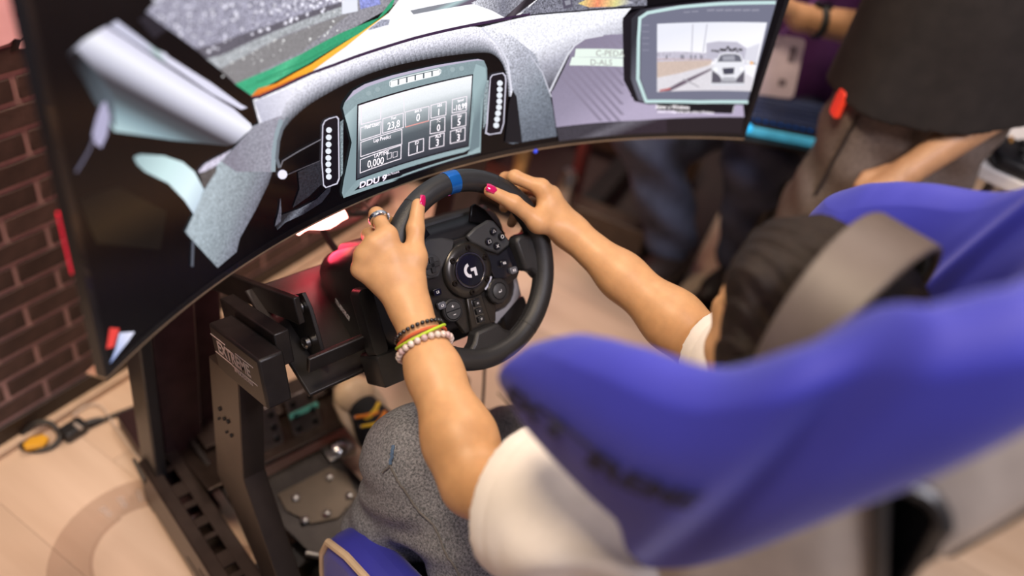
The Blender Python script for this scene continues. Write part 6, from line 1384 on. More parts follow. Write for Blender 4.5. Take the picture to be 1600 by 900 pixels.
nu, nv = 90, 20; vs = []
A = [-108+216*i/nu for i in range(nu+1)]
def lobe(a, t):
    lo, hi = itp(ZLO, abs(a)), itp(ZHI, abs(a)); m = (lo+hi)/2; h = (hi-lo)/2
    return lo+(hi-lo)*t
for a in A:
    for j in range(nv+1):
        t = j/nv; z = lobe(a, t); bul = .014*math.sin(PI*t)
        vs.append(seat_pt(a, z, bul))
k = len(vs)
for a in A:
    for j in range(nv+1):
        t = j/nv; z = lobe(a, t); vs.append(seat_pt(a, z, -.052-.014*math.sin(PI*t)))
fs = []
for i in range(nu):
    for j in range(nv):
        q = i*(nv+1)+j; fs += [(q, q+1, q+nv+2, q+nv+1), (k+q, k+q+nv+1, k+q+nv+2, k+q+1)]
bd = [i*(nv+1) for i in range(nu+1)] + [nu*(nv+1)+j for j in range(1, nv+1)] + [i*(nv+1)+nv for i in range(nu-1, -1, -1)] + [j for j in range(nv-1, 0, -1)]
mid = len(vs)
for b in bd:
    o, i_ = vs[b], vs[k+b]; c = (o+i_)/2
    vs.append(c)
nb_ = len(bd)
# rounded edge: push the middle row outward along the direction away from the sheet centre
cen = {}
for x, b in enumerate(bd):
    i, j = divmod(b, nv+1); a = A[i]
    n1 = vs[i*(nv+1)+nv//2]; d = (vs[mid+x]-((n1+vs[k+i*(nv+1)+nv//2])/2))
    if i in (0, nu):
        ii = 4 if i == 0 else nu-4; d = vs[b]-vs[ii*(nv+1)+j] + d*.3
    vs[mid+x] = vs[mid+x] + d.normalized()*.026
for x, b in enumerate(bd):
    y = (x+1) % nb_; c = bd[y]
    fs += [(b, c, mid+y, mid+x), (mid+x, mid+y, k+c, k+b)]
MB().add([tuple(p-SO) for p in vs], fs).build('cover', blue_m, seat, sub=2)
# lettering on the left wing follows the cloth
me_o = text_mesh('EXTREME', .034, 'wing_lettering', mat('navy_print', (.006, .005, .035), .7), seat, Matrix.Identity(4), bold=.0015, ext=0, sx=1.05)
bm = bmesh.new(); bm.from_mesh(me_o.data)
for kx in range(-14, 15): bmesh.ops.bisect_plane(bm, geom=bm.verts[:]+bm.edges[:]+bm.faces[:], plane_co=(kx*.01, 0, 0), plane_no=(1, 0, 0))
xs = [v.co.x for v in bm.verts]; W_ = max(xs)-min(xs)
for v in bm.verts:
    t = (v.co.x-min(xs))/W_; a = -(101-27*t); z = .940+.045*t + v.co.y*.9
    tt = (z-itp(ZLO, abs(a)))/(itp(ZHI, abs(a))-itp(ZLO, abs(a)))
    v.co = seat_pt(a, z, .014*math.sin(PI*max(0, min(1, tt)))+.0035) - SO
bm.to_mesh(me_o.data); bm.free()
# hard shell behind and below the cover
shell_m = mat('taupe_gloss_shell', (.42, .35, .285), .3, var=.1, coat=.4)
def shell_pt(a, z, off=0.):
    p = seat_pt(a, max(z, .60), -.012+off) ; kz = max(0, min(1, (itp(ZLO, abs(a))-.004-z)/.10)); back = .064*kz*kz*(3-2*kz)*max(0, math.cos(math.radians(a)))**.4
    if z < .60: p.z = z; p.y += (.60-z)*.25
    p.y -= back; return p
SA = [-64+i for i in range(129)]; SZ = [.30+.88*j/48 for j in range(49)]
def in_hole(a, z):
    for c in (-31, -7):
        if abs(a-c) < 2.6 and .925 < z < 1.02: return True
    return False
g = [[shell_pt(a, z) for z in SZ] for a in SA]; vs = [p for r in g for p in r]; kk = len(vs); vs += [shell_pt(a, z, -.010) for a in SA for z in SZ]
fs = []; n1 = len(SZ)
for i in range(128):
    for j in range(48):
        if in_hole((SA[i]+SA[i+1])/2, (SZ[j]+SZ[j+1])/2) or SZ[j+1] > itp(ZLO, abs(SA[i]))+.05: continue
        q = i*n1+j; fs += [(q, q+1, q+n1+1, q+n1), (kk+q, kk+q+n1, kk+q+n1+1, kk+q+1)]
sho = MB().add([tuple(p-SO) for p in vs], fs).build('shell', shell_m, seat, smooth=True)
for c in (-31, -7):
    ring = []
    for x, y in rrect(24, .085, 7, 6): pass
    pts = []
    for sx, sy, a0 in ((1, 1, 0), (-1, 1, 90), (-1, -1, 180), (1, -1, 270)):
        for i in range(6):
            an = math.radians(a0+90*i/5); pts.append((c+sx*1.3+1.5*math.cos(an), .972+sy*.036+.016*math.sin(an)))
    MB().tube([shell_pt(a, z, .002)-SO for a, z in pts], .0065, 8, closed=True).build('harness_bezel', mat('black_harness_bezel', (.03, .027, .025), .35), sho, smooth=True)
    b = MB(); n = len(pts); b.add([tuple(shell_pt(a, z, -.034)-SO) for a, z in pts] + [tuple(shell_pt(a, z, -.002)-SO) for a, z in pts], [tuple(range(n))] + [(i, (i+1) % n, n+(i+1) % n, n+i) for i in range(n)])
    b.build('harness_slot', mat('black_slot_lining', (.006, .006, .006), .8), sho, smooth=True)
text_mesh('//', .03, 'shell_print', mat('pale_blue_print', (.35, .50, .72), .5), sho, frame(shell_pt(-12, .80, .003)-SO, (1, -.2, 0), (0, -.1, 1)), bold=.001)
# seat pan: cushion with thigh bolsters
def pad(name, path, rs, flat=1., parent=seat, m=blue_m):
    return MB().tube([V(p)-SO for p in path], rs, 20, flat=flat).build(name, m, parent, smooth=True, angle=80)
MB().prism(rrect(.34, .50, .06, 5), .09, None, V((0, -.33, .155))-SO).build('cushion', blue_m, seat, bevel=.03, seg=4)
for s in (-1, 1):
    bl = MB().prism([(-.56, .15), (-.06, .15), (-.035, .22), (-.03, .30), (-.045, .35), (-.09, .375), (-.20, .395), (-.34, .42), (-.50, .50), (-.56, .50)], .075, Matrix(((0, 0, 1), (1, 0, 0), (0, 1, 0))), V((s*.225-.0375, 0, 0))-SO)
    bl.build('thigh_bolster', blue_m, seat, bevel=.03, seg=5)
    MB().tube([V((s*.2560, y, z))-SO for y, z in ((-.085, .160), (-.052, .20), (-.042, .25), (-.040, .30), (-.053, .344), (-.10, .368), (-.20, .388))], .006, 8).build('piping', mat('cream_piping', (.62, .46, .30), .6), seat, smooth=True)
MB().box(V((0, -.36, .142))-SO, (.50, .42, .03)).build('seat_mount', black_steel, seat, bevel=.004)
for s in (-1, 1): MB().box(V((s*.29, -.36, .150))-SO, (.045, .46, .045)).build('seat_slider', black_steel, seat, bevel=.003)
# ------------------------------------------------------------------ shoe, bracelets, ring, headphones
hd = V((.042, .130, .064)); tdir = V((-.16, .70, .70)).normalized(); tup = V((-.25, -.69, .69)); tup = (tup-tdir*tup.dot(tdir)).normalized()
MS = frame((0, 0, 0), tdir, tup.cross(tdir)); RS = MS.to_3x3()   # x toe, y left, z out of the vamp
def shp(x, y, z): return hd + RS @ V((x, y, z))
shoe_parts = []
out = [(-.02, .0), (-.012, .030), (.03, .036), (.08, .036), (.13, .044), (.18, .049), (.215, .044), (.240, .028), (.250, .004), (.243, -.022), (.22, -.040), (.17, -.046), (.12, -.038), (.06, -.034), (.02, -.033), (-.012, -.026)]
DOv = V(DO)
def sprism(name, pts, z0, z1, m, parent, bevel): return MB().prism(pts, z1-z0, RS, shp(0, 0, z0)-DOv).build(name, m, parent, bevel=bevel, seg=3)
shoe = sprism('sneaker', out, -.005, .024, mat('cream_rubber_sole', (.62, .47, .33), .5, var=.08), drv, .006); shoe['label'] = 'cream rubber sole of the sneaker'
Fu = Field(); Fu.group(.03, .02); Fu.chain([shp(.0, 0, .05), shp(.07, 0, .055), shp(.13, 0, .042), shp(.18, .001, .028)], [.036, .037, .036, .030])
va, qa = surface(Fu, .004, np.array(hd)-.16, np.array(hd)+.32)
mesh_obj('canvas_upper', va-DO, qa, mat('black_canvas', (.012, .012, .013), .85, bump=.3, bscale=900), shoe)
MB().ball(shp(.214, .002, .020)-DOv, (.036, .040, .026), 24, RS).build('toe_cap', mat('cream_toe_cap', (.70, .52, .34), .4), shoe, smooth=True)
lace = [mat('yellow_lace', (.80, .50, .03), .7), mat('orange_lace', (.80, .24, .02), .7)]
for i in range(6):
    x = .180-.019*i; z = .071+.005*i-(.005 if i == 0 else 0)
    for s in (-1, 1):
        MB().tube([shp(x, s*.026, z-.013)-DOv, shp(x-.004, s*.012, z+.0015)-DOv, shp(x-.009, -s*.004, z+.005)-DOv, shp(x-.015, -s*.026, z-.011)-DOv], .0042, 8, flat=.6).build('lace', lace[(i+(s > 0)) % 2], shoe, smooth=True)
        MB().tube([shp(x+.0035*math.cos(k*PI/4), s*.0285, z-.015+.0035*math.sin(k*PI/4))-DOv for k in range(8)], .0013, 6, closed=True).build('eyelet', mat('pink_steel_eyelet', (.75, .55, .58), .25, metal=.8), shoe, smooth=True)
# bracelets round the left wrist (forearm axis)
wv = V(LW); ev = V(EL[-1]); ax = (ev-wv).normalized(); u1 = ax.cross(V((0, 0, 1))).normalized(); u2 = u1.cross(ax)
def ring_pts(t, r, tilt, n, ph=0., ey=1.):
    c = wv+ax*t; return [c + (u1*math.cos(ph+2*PI*i/n) + u2*math.sin(ph+2*PI*i/n)*ey)*r + ax*tilt*math.sin(ph+2*PI*i/n+.6) for i in range(n)]
def bracelet(label, pts, r, m, beads=True, n=10):
    o = thing('bracelet', label, 'bracelet', pts[0])
    o.location = sum(pts, V())/len(pts); L0 = V(o.location)
    if beads:
        m0 = None
        for i, p in enumerate(pts):
            mm = m[i % len(m)] if isinstance(m, list) else m
            b = MB().ball(p-L0, r, 10).build('bead', mm, o, smooth=True)
    else:
        MB().tube([p-L0 for p in pts], r, 8, closed=True).build('cord', m, o, smooth=True)
    return o
RB = .0285
blackbead = mat('black_glass_bead', (.008, .008, .009), .15, coat=.5)
pearl = [mat('pearl_bead', (.66, .52, .45), .25, coat=.4), mat('pink_stone_bead', (.52, .36, .34), .3, coat=.3), mat('pearl_bead', (.66, .52, .45)), mat('cream_stone_bead', (.70, .60, .52), .25)]
bracelet('bracelet of pearly pink and white beads, lowest on the left wrist', ring_pts(.062, RB+.0060, .004, 24), .0045, pearl)
bracelet('bracelet of small black glass beads on the left wrist', ring_pts(.038, RB+.0030, .006, 30), .0030, blackbead)
bracelet('thin orange-red cord bracelet between black and pearly beads', ring_pts(.049, RB+.0035, .005, 40), .0022, mat('orange_red_cord', (.55, .10, .03), .7), False)
bracelet('thin lime green cord bracelet looping over the beads', ring_pts(.045, RB+.0050, .016, 40, 2.2), .0019, mat('lime_cord', (.45, .62, .03), .7), False)
# ring on the left index finger
p0, p1 = V(wloc(*HANDS[-1]['mcp'][0])), V(wloc(*HANDS[-1]['f'][0][0])); ra = (p1-p0).normalized(); rc = p0.lerp(p1, .80)
r1 = ra.cross(V((0, 0, 1))).normalized(); r2 = r1.cross(ra)
rg = thing('finger_ring', 'silver ring with pale stones on the left index finger', 'ring', rc)
silver = mat('silver', (.75, .75, .77), .18, metal=1)
MB().tube([(r1*math.cos(2*PI*i/32)+r2*math.sin(2*PI*i/32))*.0112 for i in range(32)], .0024, 8, closed=True, flat=1.6).build('band', silver, rg, smooth=True)
for i in range(7):
    a = -.2+.30*i - 1.2
    d = (r1*math.cos(a)+r2*math.sin(a)); MB().ball(d*.0132, .0021, 8).build('stone', mat('pale_stone', (.72, .72, .80), .08, coat=1), rg, smooth=True)
# headphones
hpn = thing('headphones', 'wide grey-brown over-ear headphones on the driver\'s dark hair', 'headphones', HEAD)
band_m = mat('taupe_headband', (.105, .080, .066), .5, var=.1); pad_m = mat('dark_teal_pad', (.03, .045, .05), .7)
def hband(name, r0, r1, w0, w1, y, m, a0=-82, a1=82, n=40):
    vs = []
    for i in range(n+1):
        a = math.radians(a0+(a1-a0)*i/n); k = math.cos(a); wd = w1+(w0-w1)*max(0, k)
        for r, yy in ((r0, -wd/2), (r0, wd/2), (r1, wd/2), (r1, -wd/2)):
            vs.append((math.sin(a)*(r-.012), y+yy-.02*math.cos(a)*0, .012+math.cos(a)*r))
    fs = [(4*i+j, 4*i+4+j, 4*i+4+(j+1) % 4, 4*i+(j+1) % 4) for i in range(n) for j in range(4)] + [(3, 2, 1, 0), (4*n, 4*n+1, 4*n+2, 4*n+3)]
    return MB().add(vs, fs).build(name, m, hpn, bevel=.003)
hband('headband', .122, .130, .062, .040, -.020, band_m); hband('headband_cushion', .113, .122, .050, .032, -.020, pad_m, -60, 60)
for s in (-1, 1):
    Mx = Matrix(((0, 0, s), (1, 0, 0), (0, s, 0)))
    MB().lathe([(.030, .020), (.040, .024), (.042, .032), (.040, .044), (.032, .050), (.0001, .050)], Mx, (s*.066, -.012, -.012), 28).build('ear_cup', mat('black_ear_cup', (.02, .018, .017), .4), hpn, smooth=True)
    MB().tube([(s*(.088), -.012+.030*math.cos(2*PI*i/20), -.012+.036*math.sin(2*PI*i/20)) for i in range(20)], .012, 8, closed=True).build('ear_pad', mat('black_ear_pad', (.012, .012, .012), .6), hpn, smooth=True)
text_mesh('EXTREME', .014, 'headband_lettering', mat('black_print', (.02, .016, .014), .6), hpn, frame((.055, -.022, .1255), (.9, 0, -.43), (0, 1, 0)), bold=.0005)
# ------------------------------------------------------------------ cables and plug on the floor
def cable(label, pts, r, m, cat='cable', name='floor_cable'):
    pts = [V(p) for p in pts]; sm_ = []
    for i in range(len(pts)-1):
        a, b, c, d = pts[max(0, i-1)], pts[i], pts[i+1], pts[min(len(pts)-1, i+2)]
        for k in range(8):
            t = k/8; sm_.append(.5*((2*b)+(c-a)*t+(2*a-5*b+4*c-d)*t*t+(3*b-a-3*c+d)*t**3))
    sm_.append(pts[-1]); o0 = V(pts[0])
    o = MB().tube([p-o0 for p in sm_], r, 8).build(name, m, None, smooth=True); o.location = o0; return tag(o, label, cat)
blk = mat('black_cable', (.02, .017, .015), .5); wht = mat('white_cable', (.62, .50, .40), .5)
cable('black power cable lying along the floor below the brick wall', [(-.43, .645, .006), (-.384, .645, .006), (-.331, .648, .006), (-.285, .646, .007), (-.25, .652, .006), (-.2, .66, .006)], .0048, blk)
cable('thin white cable curving over the floor towards the slotted rail', [(-.40, .690, .005), (-.37, .702, .005), (-.345, .690, .005), (-.342, .643, .005), (-.341, .57, .005), (-.337, .518, .005), (-.33, .47, .005)], .0032, wht)
cable('looped dark cable beside the floor plug', [(-.505, .655, .006), (-.50, .68, .012), (-.47, .685, .03), (-.445, .672, .028), (-.44, .645, .012), (-.46, .632, .006), (-.485, .638, .006), (-.505, .655, .006)], .0055, blk)
pg = thing('power_plug', 'black power plug with yellow tag on the floor by the wall', 'plug', (-.455, .652, 0))
MB().prism(rrect(.05, .034, .008), .026, rot3('Z', 15), (.042, -.006, 0)).build('plug_body', black_plastic, pg, bevel=.005)
MB().tube([(.064, -.004, .012), (.085, -.002, .010), (.10, -.003, .008)], [.009, .007, .005], 8).build('strain_relief', black_plastic, pg, smooth=True)
MB().box((.05, -.014, .027), (.007, .022, .003), rot3('Z', 15)).build('grey_clip', mat('grey_clip', (.35, .30, .26), .5), pg)
MB().prism([(-.05, -.012), (-.02, -.018), (-.004, -.004), (-.01, .012), (-.034, .014), (-.052, .002)], .012, rot3('Y', 8), (.0, .0, .004)).build('tag', mat('yellow_tag', (.75, .38, .02), .5), pg, bevel=.003)
cable('pink-lit cable drooping behind the monitor bottom edge', [(-.10, .40, .60), (-.03, .38, .555), (.06, .37, .56), (.12, .37, .62), (.13, .37, .70)], .006, mat('rose_cable', (.36, .16, .15), .5), name='hanging_cable')
cable('thin dark cable running from monitor down to the wheel base', [(-.085, .285, .68), (-.05, .29, .60), (-.02, .27, .545)], .006, blk, name='hanging_cable')
cable('black cable loop hanging above the wheel base', [(-.02, .30, .66), (.0, .31, .625), (.035, .31, .615), (.05, .30, .63)], .005, blk, name='hanging_cable')
cable('thin grey cable slanting behind the steering wheel', [(.02, .36, .66), (.06, .36, .60), (.10, .34, .55)], .003, mat('grey_cable', (.25, .16, .14), .5), name='hanging_cable')
cable('thin black cable hanging right of the steering wheel', [(.135, .10, .60), (.15, .11, .50), (.165, .10, .40), (.18, .09, .22), (.2, .12, .02)], .0028, blk, name='hanging_cable')
cable('thin dark cable hanging across the pale floor behind the wheel top', [(.10, .46, .52), (.25, .50, .40), (.42, .50, .26), (.5, .52, .1)], .003, blk, name='hanging_cable')
# round pattern of projected light and shade, painted as thin translucent rings
fsr = thing('floor_light_pattern', 'faint round rose-brown light pattern painted on the floor beside the slotted rail', 'light pattern', (-.40, .30, .0004))
sm1 = mat('painted_rose_shade', (.33, .185, .125), .4, var=.12, alpha=.26); sm2 = mat('painted_pale_light', (.72, .62, .55), .4, alpha=.3)
def annulus(r0, r1, a0, a1, z, n=40):
    vs = []
    for i in range(n+1):
        a = math.radians(a0+(a1-a0)*i/n); vs += [(r0*math.cos(a), r0*math.sin(a), z), (r1*math.cos(a), r1*math.sin(a), z)]
    return vs, [(2*i, 2*i+1, 2*i+3, 2*i+2) for i in range(n)]
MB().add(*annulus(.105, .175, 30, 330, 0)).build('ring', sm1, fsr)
MB().add(*annulus(.10, .106, 100, 200, .0002)).build('inner_arc', sm1, fsr)
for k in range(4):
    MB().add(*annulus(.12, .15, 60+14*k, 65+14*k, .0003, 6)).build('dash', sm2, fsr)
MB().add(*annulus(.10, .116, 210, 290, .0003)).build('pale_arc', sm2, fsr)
# ------------------------------------------------------------------ bystanders
def person_mesh(name, Fld, lo, hi, vox, m, parent, extra=None, it=1):
    v_, q_ = surface(Fld, vox, lo, hi, extra); o = mesh_obj(name, v_-np.array(parent.location), q_, m, parent, it); return o
skin2 = mat('tan_skin', (.50, .27, .14), .5, var=.08, scale=50)
def hand(Fl, w_, d, up, ln=.18, curl=.25):
    w_, d, up = np.array(w_), np.array(d)/np.linalg.norm(d), np.array(up)/np.linalg.norm(up); sd = np.cross(d, up)
    Fl.group(.012, .012)
    for k in (-1.2, -.4, .4, 1.2): Fl.cone(w_, w_+d*.08+sd*k*.017, .020, .0125)
    for k, f_ in zip((-1.2, -.4, .4, 1.2), (.85, 1, .95, .75)):
        p = w_+d*.08+sd*k*.017; p1 = p+(d*.9-up*curl)*.045*f_; p2 = p1+(d*.6-up*.8)*.030*f_; p3 = p2+(d*.1-up)*.022*f_
        Fl.group(.005, .006); Fl.chain([p, p1, p2, p3], [.0105, .0098, .009, .008])
    b = w_+d*.025+sd*.030; Fl.group(.005, .010); Fl.chain([w_+d*.01, b, b+(d+sd*.6)*.032, b+(d+sd*.2)*.058], [.018, .014, .012, .010])
# standing bystander
pb = thing('person', 'standing bystander in charcoal t-shirt and brown-grey jeans behind the blue seat', 'person', (1.055, -.125, 0))
bx_ = np.array((.75, -.66, 0)); bf = np.array((-.66, -.75, 0))*-1    # shoulder line, facing away
B0 = np.array((1.055, -.125, 0))
def bp(x, y, z): return B0 + bx_*x + bf*y + np.array((0, 0, z))
Fb = Field(); Fb.group(.05, .04)
Fb.chain([bp(0, 0, .92), bp(0, 0, 1.10), bp(0, -.01, 1.28), bp(0, -.01, 1.40)], [.115, .115, .13, .10])
for s in (-1, 1):
    Fb.chain([bp(s*.068, 0, .90), bp(s*.085, .01, .50), bp(s*.105, -.01, .10)], [.080, .055, .042]); Fb.chain([bp(s*.11, -.02, .06), bp(s*.12, .12, .035)], [.042, .034])
    Fb.chain([bp(0, -.01, 1.40), bp(s*.17, -.01, 1.38)], [.07, .06])
Fb.chain([bp(0, 0, 1.42), bp(0, .015, 1.52)], [.055, .055]); Fb.ell(bp(0, .02, 1.62), (.078, .095, .115))
eB, wB = np.array((1.13, -.29, .95)), np.array((.90, -.205, .745))
Fb.chain([bp(.17, -.01, 1.38), eB], [.052, .043]); Fb.chain([eB, wB], [.043, .028]); hand(Fb, wB, (-.8, .2, -.5), (0, 0, 1))
Fb.group(.05, .04)
eA, wA = bp(-.18, .12, 1.14), bp(-.10, .30, 1.06); Fb.chain([bp(-.17, -.01, 1.38), eA, wA], [.052, .042, .028]); hand(Fb, wA, bf, (0, 0, 1))
person_mesh('body', Fb, (.6, -.55, 0), (1.5, .35, 1.76), .006, skin2, pb)
Ft = Field(); Ft.group(.06, .05); Ft.chain([bp(0, 0, .80), bp(0, 0, 1.05), bp(0, -.01, 1.28), bp(0, -.01, 1.40)], [.152, .152, .158, .12])
Ft.chain([bp(-.04, 0, .80), bp(-.045, 0, 1.2)], [.150, .145]); Ft.chain([bp(.04, 0, .80), bp(.045, 0, 1.2)], [.150, .145])
for s, e in ((-1, eA), (1, eB)): Ft.chain([bp(0, -.01, 1.40), bp(s*.17, -.01, 1.38)], [.09, .08]); Ft.chain([bp(s*.17, -.01, 1.38), bp(s*.17, -.01, 1.38)*.2+e*.8], [.08, .074])
def tx_(P, d):
    q = P-B0; u = q@bx_; v = q@bf
    d = d + .006*np.sin(u*38+q[:, 2]*6)*np.clip((1.2-q[:, 2])*2, 0, 1) + .004*np.sin(v*45+q[:, 2]*11)
    zc = .835 + .02*np.sin(u*9)
    arm = (P-eB)@((eB-bp(.17, -.01, 1.38))/np.linalg.norm(eB-bp(.17, -.01, 1.38)))
    core = np.sqrt(u*u*.55+v*v) < .20
    d = np.where(core, np.maximum(d, zc-q[:, 2]), d)
    return d
person_mesh('t_shirt', Ft, (.6, -.55, .74), (1.5, .35, 1.52), .0065, mat('charcoal_cotton', (.020, .0155, .014), .9, var=.2, bump=.15, bscale=600), pb, tx_)
Fp = Field(); Fp.group(.05, .04); Fp.chain([bp(-.035, 0, .93), bp(.035, 0, .93)], [.120, .120])
for s in (-1, 1): Fp.chain([bp(s*.068, 0, .90), bp(s*.085, .01, .50), bp(s*.105, -.01, .10)], [.108, .088, .080])
def px_(P, d):
    q = P-B0; u = q@bx_; v = q@bf
    return np.maximum(d + .005*np.sin(u*50+q[:, 2]*34) + .003*np.sin(q[:, 2]*60-v*30), q[:, 2]-.965)
jb = person_mesh('jeans', Fp, (.6, -.45, .0), (1.4, .3, 1.0), .0065, mat('brown_grey_denim', (.17, .130, .108), .85, var=.2, scale=120, bump=.4, bscale=700), pb, px_)
bb_ = np.array(pb.location)
MB().tube([bp(-.155, -.07+.012*i, .80-.10*i)-bb_ for i in range(6)], .004, 6).build('side_seam', mat('dark_seam', (.03, .02, .017), .8), jb, smooth=True)
MB().prism(rrect(.035, .055, .008), .012, Matrix(((.66, 0, -.75), (.75, 0, .66), (0, 1, 0))), V(bp(-.178, -.035, .805)-bb_)).build('pocket_phone', mat('red_phone_case', (.85, .05, .02), .4, emit=.25), jb, bevel=.003)
for s in (-1, 1): MB().ball(bp(s*.12, .07, .045)-bb_, (.055, .13, .05), 14, Matrix((bx_, bf, (0, 0, 1))).transposed()).build('shoe', black_plastic, pb, smooth=True)
MB().ball(bp(0, .0, 1.655)-bb_, (.085, .10, .095), 16).build('hair', hair_m, pb, smooth=True)
# seated bystander
pc = thing('person', 'seated bystander in purple shirt and dark blue jeans with badge and wrist band', 'person', (1.42, .28, 0))
c0 = np.array(pc.location)
Fc = Field(); Fc.group(.05, .04)
Fc.chain([(1.50, .28, .52), (1.47, .28, .75), (1.45, .28, .95), (1.45, .28, 1.05)], [.12, .115, .125, .09]); Fc.chain([(1.45, .28, 1.07), (1.43, .28, 1.18)], [.052, .052]); Fc.ell((1.41, .28, 1.28), (.095, .078, .115))
Fc.chain([(1.48, .22, .50), (1.14, .20, .50), (1.29, .20, .08)], [.085, .058, .040]); Fc.chain([(1.48, .36, .50), (1.02, .46, .46), (1.17, .36, .08)], [.085, .058, .040])
Fc.chain([(1.45, .28, 1.04), (1.43, .12, 1.02), (1.27, .10, .84)], [.07, .05, .042]); Fc.chain([(1.27, .10, .84), (1.10, .215, .850)], [.042, .030]); hand(Fc, (1.10, .215, .850), (-.6, .5, .35), (0, 0, 1))
Fc.group(.05, .04); Fc.chain([(1.45, .28, 1.04), (1.44, .45, 1.02), (1.32, .52, .80), (1.15, .42, .76)], [.07, .05, .042, .03]); hand(Fc, (1.15, .42, .76), (-.8, -.4, .1), (0, 0, 1))
person_mesh('body', Fc, (.85, -.05, 0), (1.75, .68, 1.42), .0065, skin2, pc)
Fq = Field(); Fq.group(.06, .05); Fq.chain([(1.50, .28, .48), (1.47, .28, .75), (1.45, .28, .95), (1.45, .28, 1.04)], [.165, .155, .155, .11])
Fq.chain([(1.45, .28, 1.04), (1.43, .12, 1.02), (1.32, .107, .90)], [.09, .075, .066]); Fq.chain([(1.45, .28, 1.04), (1.44, .45, 1.02), (1.36, .50, .87)], [.09, .075, .066])
person_mesh('shirt', Fq, (1.15, -.05, .40), (1.75, .68, 1.18), .007, mat('purple_cotton', (.075, .018, .115), .85, var=.15), pc)
Fr = Field(); Fr.group(.05, .04); Fr.chain([(1.5, .28, .50), (1.52, .30, .50)], [.15, .15])
Fr.chain([(1.48, .22, .50), (1.14, .20, .50), (1.28, .20, .12)], [.11, .085, .074]); Fr.chain([(1.48, .36, .50), (1.02, .46, .46), (1.16, .37, .12)], [.11, .085, .074])
def rx_(P, d): return d + .006*np.sin(P[:, 0]*40+P[:, 2]*55) + .004*np.sin(P[:, 2]*38-P[:, 1]*30)
person_mesh('jeans', Fr, (.88, .0, .02), (1.75, .62, .72), .007, mat('dark_blue_denim', (.050, .060, .105), .8, var=.4, scale=14, bump=.3, bscale=600), pc, rx_)
for x, y in ((1.23, .19), (1.11, .34)): MB().ball(V((x, y, .05))-V(c0), (.13, .052, .05), 14).build('shoe', mat('brown_black_shoe', (.03, .02, .018), .5), pc, smooth=True)
MB().ball(V((1.43, .28, 1.33))-V(c0), (.10, .088, .085), 16).build('hair', hair_m, pc, smooth=True)
wb = thing('wrist_band', 'black fitness band on the wrist in front of the purple shirt', 'wristband', (1.135, .193, .848))
wax = V((-.83, .55, .02)).normalized(); w1 = wax.cross(V((0, 0, 1))).normalized(); w2 = w1.cross(wax)
MB().tube([(w1*math.cos(2*PI*i/24)+w2*math.sin(2*PI*i/24))*.0345 for i in range(24)], .009, 8, closed=True, flat=.45).build('strap', rubber, wb, smooth=True)
MB().box(w1*.0 + w2*.036, (.022, .04, .012), Matrix((w1, wax, w2)).transposed()).build('display', gloss_black, wb, bevel=.003)
bg = thing('name_badge', 'white badge card with dark print hanging before the purple shirt', 'badge', (1.115, .232, .725))
bxv, byv = V((.80, -.58, -.02)).normalized(), V((.25, .30, .92)).normalized(); Mb = frame((0, 0, 0), bxv, byv).to_3x3()
MB().prism(rrect(.108, .138, .012), .002, Mb).build('card', mat('lilac_white_card', (.74, .62, .68), .4, var=.08), bg)
for x, y, w_, h_ in ((.028, .03, .016, .036), (.018, -.035, .018, .016), (-.025, .045, .03, .005)): MB().prism(rrect(w_, h_, .001, 2, x, y), .0008, Mb, Mb @ V((0, 0, .0021))).build('print', mat('badge_print', (.22, .17, .20), .5), bg)
MB().tube([Mb @ V((-.01, .066, .0)), (.12, .02, .16), (.24, .04, .30)], .004, 6).build('lanyard', mat('violet_lanyard', (.14, .03, .22), .6), bg, smooth=True)
# keyboard on a small stand
kx, ky = V((.80, -.58, -.08)).normalized(), V((.50, .74, .12)); Mk = frame((1.10, .155, .640), kx, ky)
kb = thing('keyboard', 'black keyboard with blue backlight on a stand before the seated bystander', 'keyboard', M=Mk)
MB().prism(rrect(.44, .15, .01), .02, None, (.06, 0, -.02)).build('case', black_plastic, kb, bevel=.003)
MB().prism(rrect(.44, .012, .004, 3, .06, -.079), .016, None, (0, 0, -.018)).build('front_edge', mat('cyan_lit_edge', (.06, .32, .45), .3, emit=.55), kb)
MB().prism(rrect(.425, .112, .004, 3, .06, .006), .0015, None, (0, 0, .0002)).build('backlight', mat('blue_backlight', (.01, .14, .55), .4, emit=1.2), kb)
kk_ = MB()
for r in range(6):
    for c in range(22): kk_.box((-.143+c*.0192, -.045+r*.0195, .006), (.0160, .0160, .009))
ko = kk_.build('keys', mat('dark_keycap', (.035, .05, .11), .5), kb, bevel=.001, seg=1); ko['kind'] = 'stuff'
MB().ball((-.125, -.080, -.004), .010, 12).build('knob', mat('bright_blue_knob', (.02, .45, .85), .3, emit=.8), kb, smooth=True)
ks = thing('keyboard_stand', 'dark post and tray holding the backlit keyboard', 'stand', (1.16, .13, 0))
MB().prism(rrect(.50, .20, .01), .012, Mk.to_3x3(), Mk @ V((.06, 0, -.033)) - V((1.16, .13, 0))).build('tray', black_steel, ks, bevel=.002)
MB().tube([(0, 0, .01), (0, 0, .60)], .02, 12).build('post', black_steel, ks, smooth=True); MB().lathe([(.11, 0), (.11, .012), (.04, .018)], None, (0, 0, 0), 24).build('foot', black_steel, ks, smooth=True)
